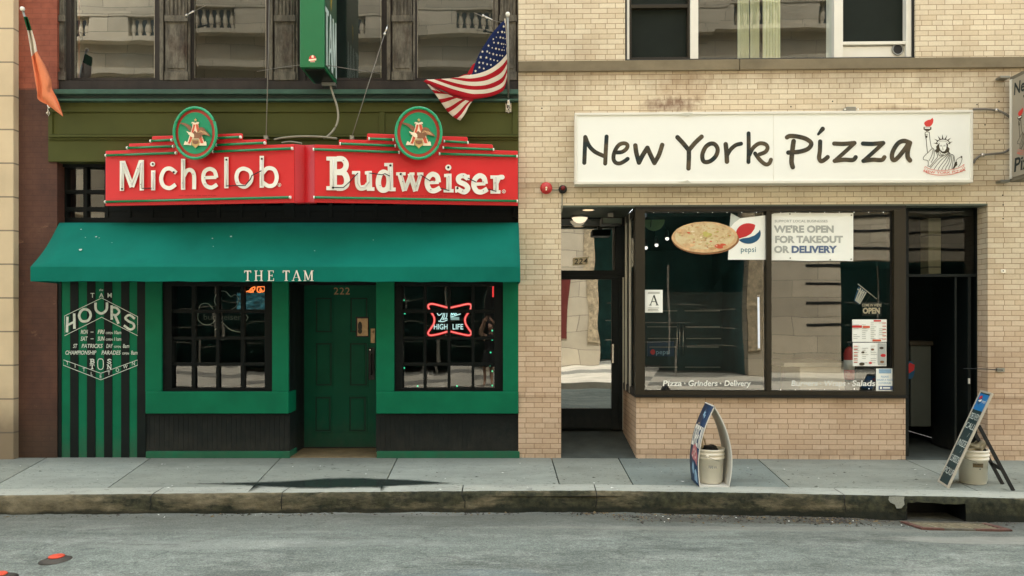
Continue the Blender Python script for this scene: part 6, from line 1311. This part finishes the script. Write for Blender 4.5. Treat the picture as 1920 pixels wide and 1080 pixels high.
# projecting sign at the right edge
ps = thing('projecting_sign', 'grey-faced box sign projecting from the brick wall at the right edge of the picture', 'sign')
e0 = RP.uz(1893, 240, .08)[0]; zt_, zb2 = RP.uz(1893, 145, .08)[1], RP.uz(1893, 342, .08)[1]
mb = MB(); mb.ub(RP, e0, e0+.2, zb2, zt_, .08, 1.25); mb.build('box', M['sign_dark'], ps, bevel=.008)
mb = MB(); mb.hexa(*[[RP.W(e0-.008+dx, z, o_) for z, o_ in ((zb2+.05, .14), (zb2+.05, 1.19), (zt_-.05, 1.19), (zt_-.05, .14))] for dx in (0, .02)]); mb.build('face', M['sign_grey'], ps)
mb = MB(); mb.ub(RP, e0-.014, e0+.01, zb2+.04, zt_-.04, .10, .135); mb.build('trim', M['white'], ps)
PS = Sheet(RP.W(e0-.0085, zt_-.05, .14), -RP.n, (0, 0, -1)); H_ = zt_-zb2-.1
mb = MB(); mb.text(PS, 'New', .03, .20, .15, .002, align='l', xs=.8, shear=.1, bold=.02); mb.text(PS, 'York', .20, .40, .15, .002, align='l', xs=.8, shear=.1, bold=.02); mb.text(PS, 'Pizza', .03, H_-.06, .17, .002, align='l', xs=1.0, shear=.1, bold=.02); mb.build('lettering', M['teal_ink'], ps)
statue(ps, Sub2(PS, .02, H_*.26, 1400), .002)
for y in (145, 340): mb = MB(); mb.pb(RP, 1876, y-3, 1894, y+1.5, .0, .10); mb.build('wall_bracket', M['metal'], ps, bevel=.004)
for lb, pts in (('upper grey conduit looping from the white sign to the projecting sign', [(1825, 205), (1850, 205), (1868, 207), (1884, 213), (1894, 221)]), ('lower grey conduit looping from the white sign to the projecting sign', [(1826, 306), (1830, 298), (1842, 291), (1866, 288), (1882, 286), (1894, 279)])):
    t = thing('conduit', lb, 'conduit', 'conduits beside the white sign'); mb = MB(); mb.tube(smooth3([RP.pt(x, y, .03) for x, y in pts]), .0135, 8); mb.build('pipe', M['wire'], t)
    mb = MB(); x, y = pts[2]; mb.tube([RP.pt(x-3, y-.3, .03), RP.pt(x+3, y+.3, .03)], .022, 8); mb.build('coupling', M['steel'], t)
# alarm bell, strobe, doorway lamps
fb = thing('alarm_bell', 'round red alarm bell on the cream brick wall above the left doorway', 'bell')
mb = MB(); c = RP.pt(1024, 353.5, .02); mb.lathe(c, [(.03, 0), (.03, .02), (.076, .022), (.077, .035), (.066, .055), (.035, .072), (.012, .077), (.002, .078)], 28, ax='y'); mb.build('gong', M['bell'], fb)
mb = MB(); c = RP.pt(1024.5, 352, .098); mb.lathe(c, [(.014, 0), (.012, .006), (.003, .008)], 12, ax='y'); mb.pb(RP, 1023, 353, 1025.5, 357, .095, .099); mb.build('cap', M['cream'], fb)
st_ = thing('strobe_light', 'small dark red strobe lamp beside the alarm bell', 'lamp')
mb = MB(); c = RP.pt(1055, 355.5, .0); mb.lathe(c, [(.052, 0), (.054, .03), (.045, .04)], 20, ax='y'); mb.build('base', M['blacksolid'], st_)
mb = MB(); c = RP.pt(1055.5, 353, .04); mb.lathe(c, [(.03, 0), (.03, .03), (.02, .045), (.003, .05)], 18, ax='y'); mb.build('lens', mat('dark_red_lens', A(120, 28, 32), .15, .05, 5, 0), st_)
cdt = MB(); cdt.tube([RP.pt(1034, 356, .02), RP.pt(1048, 356, .02)], .008, 8); cdt.tube([RP.pt(1054, 362, .015), RP.pt(1054, 386, .015), RP.pt(1053, 398, .015)], .008, 8)
tag(cdt.build('conduit', M['cable']), 'short thin conduit joining the alarm bell and strobe to the doorway', 'conduit')
dl = thing('ceiling_light', 'lit white dome lamp on the ceiling of the left doorway', 'lamp')
zc = zL; c = RP.pt(1087, 405, -.98); c.z = zc-.012
mb = MB(); mb.lathe(c-Vector((0, 0, .012)), [(.115, 0), (.12, .012), (.12, .022)], 28); mb.build('ring', M['metal'], dl)
mb = MB(); mb.lathe(c-Vector((0, 0, .1)), [(.003, .012), (.045, .02), (.08, .04), (.105, .075), (.11, .088)], 28); mb.build('dome', emis('warm_dome_glow', (1, .84, .58), .2), dl)
d2l = thing('downlight', 'flat lit disc lamp in the ceiling of the left doorway, in front of the dome', 'lamp')
c = RP.pt(1103, 398, -.3); c.z = zc
mb = MB(); mb.lathe(c-Vector((0, 0, .016)), [(.085, 0), (.09, .008), (.09, .016)], 24); mb.build('ring', M['metal'], d2l)
mb = MB(); mb.lathe(c-Vector((0, 0, .019)), [(.07, 0), (.07, .003)], 24); mb.build('lens', emis('warm_disc_glow', (1, .72, .42), .2), d2l)
fl = thing('floodlight', 'dark rectangular floodlight under the ceiling of the left doorway', 'lamp')
mb = MB(); mb.pb(RP, 1128, 407, 1168, 420, -.62, -.35); mb.build('housing', M['bronze_dark'], fl, bevel=.012)
mb = MB(); mb.pb(RP, 1131, 409, 1165, 418.5, -.352, -.345); mb.build('lens', mat('dark_lamp_lens', A(56, 70, 62), .15, .1, 4, 0), fl)
mb = MB(); mb.pb(RP, 1140, 399, 1150, 408, -.52, -.44); mb.build('bracket', M['metal'], fl)
# bits on the right brick pier
t = thing('door_hook', 'thin dark metal hook bar reaching from the right doorway onto the brick', 'hook')
mb = MB(); mb.tube([RP.pt(1806, 691, .01), RP.pt(1850, 692, .03), RP.pt(1880, 694, .03)], .006, 6); mb.build('bar', M['blacksolid'], t); mb = MB(); mb.pb(RP, 1870, 690, 1884, 697, 0, .03); mb.build('catch', M['metal'], t)
t = thing('wall_button', 'small pale button plate on the brick pier right of the dark doorway', 'button')
mb = MB(); mb.pb(RP, 1878, 505, 1886, 511.5, 0, .02); mb.build('plate', M['cream_plastic'], t, bevel=.004); mb = MB(); mb.lathe(RP.pt(1881, 508, .02), [(.008, 0), (.007, .005)], 10, ax='y'); mb.build('push', M['blacksolid'], t)
mb = MB()
for x, y in ((1561, 190), (1483, 200), (1847, 234), (1673, 346), (1832, 196), (1874, 263), (1880, 366), (1881, 384), (1881, 410), (1016, 203), (1873, 190)): mb.ell(RP, x, y, 1.4, 1.4, .003, .004, n=10)
mb.build('anchor_hole', M['blacksolid'], pz)
# ------------------------------------------------------------------ things on the pavement
def bucket(label, c, yaw, spots):
    t = thing('bucket', label, 'bucket', 'white plastic buckets')
    c = Vector(c); H = .37; r0, r1 = .128, .148
    rr = lambda h: r0+(r1-r0)*h/H
    mb = MB(); prof = [(r0-.01, 0), (r0, .006), (rr(.26), .26), (rr(.26)+.010, .263), (rr(.285)+.010, .285), (rr(.285)+.001, .288), (rr(.30)+.001, .300), (rr(.3)+.011, .303), (rr(.325)+.011, .325), (rr(.33)+.002, .328), (rr(.345)+.002, .345), (rr(.35)+.009, .347), (r1+.009, H), (r1-.002, H), (r0+.006, .03), (.002, .028)]
    mb.lathe(c, prof, 40); mb.build('pail', M['cream_plastic'], t)
    mb = MB(); q = lambda a, h, e=.0015: c+Vector(((rr(h)+e)*math.cos(a), (rr(h)+e)*math.sin(a), h))
    for a0, h0, da, dh, m in spots:
        n_ = 6; ra = [mb.V(q(R(a0+da*k/n_), h0)) for k in range(n_+1)]; rb = [mb.V(q(R(a0+da*k/n_), h0+dh)) for k in range(n_+1)]
        for k in range(n_): mb.F((ra[k], ra[k+1], rb[k+1], rb[k]), m, True)
    mb.build('label_mark', [M['ink'], M['threshold'], M['coro_grey']], t)
    mb = MB(); pts = []
    for k in range(17):
        a = math.pi*k/16; v = Vector((math.cos(a)*(r1+.02), 0, 0)); v.y = -math.sin(a)*(.13); v.z = -.10*math.sin(a)*.6
        v = Matrix.Rotation(R(yaw), 3, 'Z') @ v; pts.append(c+Vector((0, 0, .30))+v)
    mb.tube(pts, .0022, 6); mb.build('bail_handle', M['wire'], t)
    mb = MB()
    for s_ in (1, -1):
        v = Matrix.Rotation(R(yaw), 3, 'Z') @ Vector((s_*(r1+.012), 0, .30)); mb.lathe(c+v-Vector((0, 0, .014)), [(.012, 0), (.016, .006), (.016, .022), (.012, .028)], 10)
    mb.build('handle_ear', M['cream_plastic'], t)
    return t
b1 = sw(1334, 908); b1.y += .06; b1.z = swz(b1.y)+.014
bucket('white plastic bucket holding a stick, standing inside the blue arched sign', (b1.x, b1.y, b1.z), 65, [(-104, .13, 14, .008, 0), (-104, .112, 10, .006, 0), (-100, .085, 8, .012, 0), (-72, .09, 22, .03, 1), (-112, .17, 20, .03, 2), (-90, .172, 16, .02, 2)])
b2 = sw(1835, 909); b2.y += .10; b2.z = swz(b2.y)
bucket('white plastic bucket with a dirty rag on top, standing behind the chalkboard', (b2.x, b2.y, b2.z), 20, [(-118, .222, 34, .012, 0), (-122, .19, 42, .045, 1), (-96, .168, 5, .012, 0)])
def lump(name, c, rad, m, label, cat, seed, sub=3):
    bm = bmesh.new(); bmesh.ops.create_icosphere(bm, subdivisions=sub, radius=1); rng = random.Random(seed)
    ks = [(Vector((rng.uniform(-1, 1), rng.uniform(-1, 1), rng.uniform(-1, 1)))*4, rng.uniform(0, 6)) for _ in range(7)]
    for v in bm.verts:
        d = v.co.normalized(); f = 1+sum(math.sin(k.dot(d)*1.6+p) for k, p in ks)*.075
        v.co = Vector((d.x*rad[0], d.y*rad[1], d.z*rad[2]))*f+Vector(c)
    me = bpy.data.meshes.new(name); bm.to_mesh(me); bm.free(); me.materials.append(m)
    for p in me.polygons: p.use_smooth = True
    o = bpy.data.objects.new(name, me); C.objects.link(o); return tag(o, label, cat)
rag = lump('rag', (b2.x-.005, b2.y, b2.z+.375), (.135, .10, .05), mat('dirty_rag', A(150, 140, 112), .9, .3, 9, .5, 40, dirt=.4), 'crumpled dirty beige rag heaped on the bucket behind the chalkboard', 'rag', 5, 4)
for v in rag.data.vertices:
    x = v.co.x-b2.x
    if x > .03 and v.co.z > b2.z+.375: v.co.z += .05*min(1, (x-.03)/.05)
lump('rubbish_bag', (b1.x+.01, b1.y+.01, b1.z+.35), (.09, .09, .045), M['blacksolid'], 'black plastic bag stuffed in the top of the bucket inside the arched sign', 'bag', 8)
mb = MB(); mb.tube([(b1.x-.07, b1.y-.02, b1.z+.30), (b1.x-.105, b1.y+.05, b1.z+.64)], .0085, 8, r1=.0075); mb.tube([(b1.x+.0, b1.y+.05, b1.z+.30), (b1.x-.10, b1.y+.06, b1.z+.60)], .007, 8)
tag(mb.build('stick', mat('pale_wood', A(206, 184, 142), .6, .12, 20, .1, 60, stretch=(1, 1, .1))), 'two thin pale wooden sticks leaning out of the bucket inside the arched sign', 'stick')
# arched corrugated-plastic OPEN sign
ls = thing('pavement_sign', 'arched blue plastic pavement sign reading OPEN, open at the sides, with a bucket inside', 'sign')
DF = 7.88; yf = DF-DIST; yb = yf+.36
def fp(px, py): return Vector(((px-CXP)*DF/FPX, 0, HC-(py-HYP)*DF/FPX))
left = [fp(*p) for p in ((1311.3, 915.8), (1309, 887), (1308.7, 862), (1313.8, 827), (1323.6, 795), (1339.2, 760.8))]; right = [fp(*p) for p in ((1339.2, 760.8), (1350.5, 779), (1363, 807), (1370.8, 838), (1373.3, 862), (1371.7, 890), (1367.5, 916.5))]
zf = swz(yf)
left[0].z = right[-1].z = zf+.002
lp, rp = smooth3(left, 8), smooth3(right, 8)
def tilt(p, y): return Vector((p.x, y, p.z+(swz(y)-zf)*max(0, 1-p.z/.3)))
def strip(name, prof, th, inner_sign, mats):
    mb = MB(); n_ = len(prof); O, I = [], []
    for i, p in enumerate(prof):
        a, b = prof[max(i-1, 0)], prof[min(i+1, n_-1)]; t = (b-a).normalized(); nn = Vector((t.z, 0, -t.x))*inner_sign
        O.append((mb.V(tilt(p, yf)), mb.V(tilt(p, yb)))); I.append((mb.V(tilt(p+nn*th, yf)), mb.V(tilt(p+nn*th, yb))))
    for i in range(n_-1):
        mb.F((O[i][0], O[i+1][0], O[i+1][1], O[i][1]), 0, True); mb.F((I[i][0], I[i+1][0], I[i+1][1], I[i][1]), 1, True)
        mb.F((O[i][0], O[i+1][0], I[i+1][0], I[i][0]), 2); mb.F((O[i][1], O[i+1][1], I[i+1][1], I[i][1]), 2)
    for i in (0, -1): mb.F((O[i][0], O[i][1], I[i][1], I[i][0]), 2)
    return mb.build(name, mats, ls)
pl_ = strip('printed_panel', lp, .012, 1, [M['navy'], M['coro_grey'], M['coro_edge']])
pr_ = strip('plain_panel', rp, .012, 1, [M['navy'], M['coro_grey'], M['coro_edge']])
mb = MB(); mb.hexa([tilt(Vector((lp[0].x+.01, 0, zf-.002)), yf), tilt(Vector((rp[-1].x-.01, 0, zf-.002)), yf), tilt(Vector((rp[-1].x-.01, 0, zf+.012)), yf), tilt(Vector((lp[0].x+.01, 0, zf+.012)), yf)], [tilt(Vector((lp[0].x+.01, 0, zf-.002)), yb), tilt(Vector((rp[-1].x-.01, 0, zf-.002)), yb), tilt(Vector((rp[-1].x-.01, 0, zf+.012)), yb), tilt(Vector((lp[0].x+.01, 0, zf+.012)), yb)]); mb.build('base_panel', M['coro_edge'], ls)
cum = [0]
for a, b in zip(lp, lp[1:]): cum.append(cum[-1]+(b-a).length)
class Wrap:      # x: 0..36 cm from back to front, y: cm up the outside of the printed panel
    def pt(s, x, y, off=0):
        d = min(max(y/100, 0), cum[-1]-1e-4); i = next(k for k in range(len(cum)-1) if cum[k+1] >= d); f = (d-cum[i])/(cum[i+1]-cum[i]); p = lp[i].lerp(lp[i+1], f)
        a, b = lp[max(i-1, 0)], lp[min(i+2, len(lp)-1)]; t = (b-a).normalized(); q = p-Vector((t.z, 0, -t.x))*(off+.003)
        return tilt(q, yb+(yf-yb)*x/36)
WR = Wrap(); o = 0
def grid_rect(mb, x0, y0, x1, y1, m, up=0):
    n_ = 8; ra = [(mb.V(WR.pt(x0, y0+(y1-y0)*k/n_, up)), mb.V(WR.pt(x1, y0+(y1-y0)*k/n_, up))) for k in range(n_+1)]
    for (a, b), (c, d) in zip(ra, ra[1:]): mb.F((a, b, d, c), m, True)
mb = MB()      # word OPEN, tall white letters across the panel
T0, T1 = cum[-1]*100-35, cum[-1]*100-59; T0, T1 = max(T0, T1), min(T0, T1)
ww = 2.2
def vbar(x): grid_rect(mb, x, T1, x+ww, T0, 0)
def hbar(x0, x1, y, h=4.2): grid_rect(mb, x0, y, x1, y+h, 0)
T0, T1 = cum[-1]*100-26, cum[-1]*100-49
vbar(3); vbar(8.3); hbar(5.2, 8.3, T0-4.2); hbar(5.2, 8.3, T1)
vbar(11.8); vbar(16.6); hbar(14, 16.6, T0-4.2); hbar(14, 16.6, T1+8)
vbar(20.4); hbar(22.6, 26, T0-4.2); hbar(22.6, 25.4, T1+9.4); hbar(22.6, 26, T1)
vbar(28); vbar(33); n_ = 8
for k in range(n_): grid_rect(mb, 29.6+k*.42, T0-(k+1)*(T0-T1)/n_, 31.6+k*.42, T0-k*(T0-T1)/n_, 0, .0006)
mb.build('lettering', M['letter_white'], pl_)
mb = MB()
for (x, y, s_) in ((17, cum[-1]*100-12, 4.6), (22, cum[-1]*100-14.5, 3)):
    mb.F([mb.V(WR.pt(x+s_*(1 if k % 2 == 0 else .45)*math.sin(k*math.pi/6), y+s_*1.1*(1 if k % 2 == 0 else .45)*math.cos(k*math.pi/6), .001)) for k in range(12)], 0)
mb.F([mb.V(WR.pt(x, y, .001)) for x, y in ((9, 30), (15, 27), (24, 26), (33, 22), (34, 33), (27, 40), (18, 44), (12, 40))], 1)
for i, (x, y) in enumerate(((14, 30), (20, 33), (26, 30), (17, 37), (24, 36))): mb.F([mb.V(WR.pt(x+1.6*math.cos(k), y+1.6*math.sin(k), .002)) for k in range(6)], 2)
mb.F([mb.V(WR.pt(x, y, .001)) for x, y in ((11, 16), (15, 24), (17, 20), (19, 25), (21, 15), (17, 10), (13, 11))], 3)
mb.F([mb.V(WR.pt(x, y, .001)) for x, y in ((19, 4), (31, 3), (33, 12), (28, 18), (22, 15))], 3)
mb.build('print', [M['paleblue'], M['pink'], M['flag_white'], M['paleblue']], pl_)
# chalkboard A-frame
cb_ = thing('chalkboard', 'narrow leaning chalkboard with a blue panel at its top, propped on black legs', 'chalkboard')
p0 = Vector((4.686, -1.26, swz(-1.26))); p1 = Vector((4.624, -1.55, swz(-1.55))); q0 = Vector((5.160, -1.26, .98)); q1 = Vector((5.118, -1.55, .975))
rv = (p1-p0).normalized(); Wd = (p1-p0).length; uv = (q0-p0).normalized(); Hh = (q0-p0).length; nn = uv.cross(rv).normalized()
if nn.x > 0: nn = -nn
CB = Sheet(p0, rv, uv)     # x along the width (back to front), y up the slope
CB.nn = nn
def cbox(mb, x0, x1, y0, y1, a, b, m=0): mb.hexa([CB.pt(x0, y0, b), CB.pt(x1, y0, b), CB.pt(x1, y1, b), CB.pt(x0, y1, b)], [CB.pt(x0, y0, a), CB.pt(x1, y0, a), CB.pt(x1, y1, a), CB.pt(x0, y1, a)], m)
mb = MB(); cbox(mb, .02, Wd-.02, .02, Hh-.02, -.012, -.002); mb.build('board', M['slate'], cb_)
mb = MB(); cbox(mb, 0, .022, 0, Hh, -.016, .006); cbox(mb, Wd-.024, Wd, 0, Hh, -.016, .006); cbox(mb, .022, Wd-.024, 0, .022, -.016, .0055); cbox(mb, .022, Wd-.024, Hh-.022, Hh, -.016, .0055); mb.build('frame', M['alu'], cb_, bevel=.003)
mb = MB(); cbox(mb, .024, Wd-.026, Hh-.225, Hh-.035, -.002, .0015); mb.build('blue_panel', M['blueprint'], cb_)
mb = MB(); Y = Hh-.10
el = lambda cx, cy, rx, ry, m, o_: mb.F([mb.V(CB.pt(cx+rx*math.cos(k*.3), cy+ry*math.sin(k*.3), o_)) for k in range(21)], m)
el(.095, Y-.01, .045, .052, 1, .002); mb.F([mb.V(CB.pt(x, y, .0025)) for x, y in ((.052, Y), (.06, Y+.03), (.09, Y+.045), (.12, Y+.035), (.13, Y+.015), (.10, Y+.012), (.07, Y-.004))], 0); mb.F([mb.V(CB.pt(x, y, .0025)) for x, y in ((.055, Y-.02), (.08, Y-.012), (.11, Y-.002), (.138, Y+.003), (.135, Y-.02), (.1, Y-.03))], 2)
class Up:      # text sheet on the board, y down
    def pt(s, x, y, off=0): return CB.pt(x, -y, off)
UP = Up(); mb.text(UP, 'pepsi', .205, -(Y-.03), .038, .002, xs=.8, m=2)
mb.build('soda_logo', [M['soda_red'], M['soda_blue'], M['letter_white']], cb_)
mb = MB()
for wd, y, h in (('DELIVERY', Hh-.335, .075), ('CALL', Hh-.445, .07), ('/', Hh-.535, .05), ('INSIDE', Hh-.655, .08), ('/', Hh-.72, .04), ('CURBSIDE', Hh-.84, .08), ('PICKUP', Hh-.985, .075)):
    mb.text(UP, wd, Wd/2+(.05 if wd == '/' else 0), -y, h, .0005, xs=.22/max(.06, len(wd)*h*.72) if wd != '/' else 1, bold=-.004, shear=.1)
mb.build('chalk_writing', M['chalk'], cb_)
mb = MB(); hA, hB = CB.pt(Wd-.012, .74, -.02), CB.pt(.012, .74, -.02); fA, fB = sw(1900, 920), sw(1880, 908)
def leg(a, b, w_=.016):
    mb = MB(); e = Vector((0, 1, 0))*w_*.6; d = (b-a).normalized().cross(Vector((0, 1, 0))).normalized()*w_
    mb.hexa([a-e-d, a-e+d, a+e+d, a+e-d], [b-e-d, b-e+d, b+e+d, b+e-d]); mb.build('leg', M['blacksolid'], cb_)
leg(hA, fA); leg(hB, fB)
a, b = hA.lerp(fA, .68), hB.lerp(fB, .68); mb = MB(); mb.hexa([a+Vector((0, 0, -.02)), b+Vector((0, 0, -.02)), b+Vector((0, 0, .02)), a+Vector((0, 0, .02))], [a+Vector((.012, 0, -.02)), b+Vector((.012, 0, -.02)), b+Vector((.012, 0, .02)), a+Vector((.012, 0, .02))]); mb.build('crossbar', M['blacksolid'], cb_)
# storm drain grate in the gutter
dg = thing('storm_drain', 'rusty red iron drain grate lying in the gutter below the kerb inlet', 'drain')
gx0, gx1 = (1698-960)*7.3/FPX, (1872-960)*7.2/FPX; gy1 = kerb_y(4.3)-.05; gy0 = gy1-.34
def gp(x, y, up=0): return Vector((x+(gy1-y)*.12, y-(x-gx0)*.05, max(road_z(x, y-(x-gx0)*.05), road_z(x, y-.1))+.004+up))
def gbar(mb, x0, y0, x1, y1, h, m=0): mb.hexa([gp(x0, y0, -.03), gp(x1, y0, -.03), gp(x1, y0, h), gp(x0, y0, h)], [gp(x0, y1, -.03), gp(x1, y1, -.03), gp(x1, y1, h), gp(x0, y1, h)], m)
mb = MB(); gbar(mb, gx0, gy0, gx0+.22, gy0+.045, .010); gbar(mb, gx0+.22, gy0, gx1-.34, gy0+.045, .008, 1); gbar(mb, gx1-.34, gy0, gx1, gy0+.045, .010); gbar(mb, gx0, gy1-.03, gx1, gy1, .008, 1); gbar(mb, gx0, gy0+.045, gx0+.06, gy1-.03, .010); gbar(mb, gx1-.06, gy0+.045, gx1, gy1-.03, .010); mb.build('frame', [M['rust'], M['drain_grey']], dg, bevel=.004)
mb = MB()
for k in range(5): y = gy0+.066+k*.052; gbar(mb, gx0+.06, y, gx1-.06, y+.016, .006)
for k in range(5): x = gx0+.2+k*.16; gbar(mb, x, gy0+.045, x+.022, gy1-.03, .004)
mb.build('bars', mat('worn_iron_bars', A(150, 142, 118), .7, .25, 20, .3, 60, dirt=.4), dg)
mb = MB(); mb.face([gp(gx0+.05, gy0+.04, -.028), gp(gx1-.05, gy0+.04, -.028), gp(gx1-.05, gy1-.02, -.028), gp(gx0+.05, gy1-.02, -.028)]); mb.build('pit', M['blacksolid'], dg)
# orange-painted road caps
for (px, py, lb) in ((106, 1043, 'orange-painted round cap standing in a dark tar patch on the road'), (-3, 1076, 'orange-painted road cap cut off at the bottom left corner of the picture')):
    t = thing('road_cap', lb, 'road cap', 'orange caps in the road'); c = ground(px, py, -.17); z = road_z(c.x, c.y)
    mb = MB(); c0 = Vector((c.x, c.y, z-.004)); mb.lathe(c0, [(.13, 0), (.095, .012), (.075, .024), (.066, c.z-z-.001)], 22); mb.build('collar', M['tar'], t)
    mb = MB(); mb.lathe(Vector((c.x, c.y, c.z-.004)), [(.058, 0), (.061, .005), (.054, .010), (.002, .012)], 22); mb.build('painted_top', M['orange_paint'], t)
# the photographer, standing on the far pavement (seen in the window glass)
def body(name, mat_, J_, edges, parent):
    me = bpy.data.meshes.new(name); me.from_pydata([p for p, r in J_], edges, []); o = bpy.data.objects.new(name, me); C.objects.link(o); o.parent = parent
    sk_ = o.modifiers.new('skin', 'SKIN')
    for v, (p, r) in zip(me.skin_vertices[0].data, J_): v.radius = r if isinstance(r, tuple) else (r, r)
    me.skin_vertices[0].data[0].use_root = True; sk_.use_smooth_shade = True
    ss = o.modifiers.new('sub', 'SUBSURF'); ss.levels = 1; ss.render_levels = 2; me.materials.append(mat_); return o
pe = thing('person', 'person in a black dress raising a phone in both hands, mirrored in glass', 'person')
ox, oy, oz = .02, -9.78, -.02
Q = lambda x, y, z: (ox+x, oy+y, oz+z)
Jb = [(Q(0, 0, .93), (.14, .11)), (Q(0, 0, 1.12), (.115, .09)), (Q(0, .01, 1.32), (.15, .1)), (Q(0, .01, 1.42), (.07, .06)), (Q(0, .02, 1.49), (.05, .05)), (Q(0, .03, 1.56), (.075, .085)), (Q(0, .035, 1.64), (.08, .095)), (Q(0, .03, 1.70), (.05, .06)),
      (Q(.16, .01, 1.37), .055), (Q(.25, .14, 1.5), .045), (Q(.13, .28, 1.70), .034), (Q(.065, .315, 1.76), .026), (Q(.05, .32, 1.80), (.014, .035)),
      (Q(-.16, .01, 1.37), .055), (Q(-.25, .14, 1.5), .045), (Q(-.13, .28, 1.70), .034), (Q(-.065, .315, 1.76), .026), (Q(-.05, .32, 1.80), (.014, .035)),
      (Q(.10, 0, .86), .095), (Q(.11, .01, .48), .062), (Q(.12, -.02, .26), .058), (Q(.12, -.02, .09), .04), (Q(.14, .12, .035), (.042, .03)),
      (Q(-.10, 0, .86), .095), (Q(-.11, .01, .48), .062), (Q(-.12, -.02, .26), .058), (Q(-.12, -.02, .09), .04), (Q(-.14, .12, .035), (.042, .03))]
Eb = [(0, 1), (1, 2), (2, 3), (3, 4), (4, 5), (5, 6), (6, 7), (2, 8), (8, 9), (9, 10), (10, 11), (11, 12), (2, 13), (13, 14), (14, 15), (15, 16), (16, 17), (0, 18), (18, 19), (19, 20), (20, 21), (21, 22), (0, 23), (23, 24), (24, 25), (25, 26), (26, 27)]
for s_ in (1, -1):          # fingers curl round the phone's edges
    base = 12 if s_ > 0 else 17
    for k in range(4): Jb.append((Q(s_*.03, .345, 1.83-k*.019), .008)); Eb.append((base, len(Jb)-1)); Jb.append((Q(s_*.012, .35, 1.828-k*.019), .007)); Eb.append((len(Jb)-2, len(Jb)-1))
    Jb.append((Q(s_*.045, .30, 1.77), .010)); Eb.append((base-1, len(Jb)-1)); Jb.append((Q(s_*.025, .298, 1.80), .008)); Eb.append((len(Jb)-2, len(Jb)-1))
body('body', M['skin'], Jb, Eb, pe)
mb = MB(); mb.lathe(Q(0, 0, .56), [(.24, 0), (.235, .02), (.19, .3), (.15, .52), (.175, .74), (.155, .84), (.07, .88)], 26); dress = mb.build('dress', M['cloth_black'], pe, smooth=True)
for v in dress.data.vertices: v.co.y = oy+(v.co.y-oy)*.74
mb = MB(); mb.lathe(Q(0, .01, 1.52), [(.085, 0), (.1, .08), (.1, .17), (.07, .225), (.01, .24)], 20); hair = mb.build('hair', M['cloth_black'], pe, smooth=True)
for v in hair.data.vertices:
    if v.co.y > oy+.05: v.co.y = oy+.05
mb = MB(); mb.box(ox-.075, ox+.075, oy+.322, oy+.332, oz+1.765, oz+1.84); tag(mb.build('phone', M['blacksolid'], None, bevel=.003), 'black phone held level in the photographer\'s raised hands', 'phone')
finish()
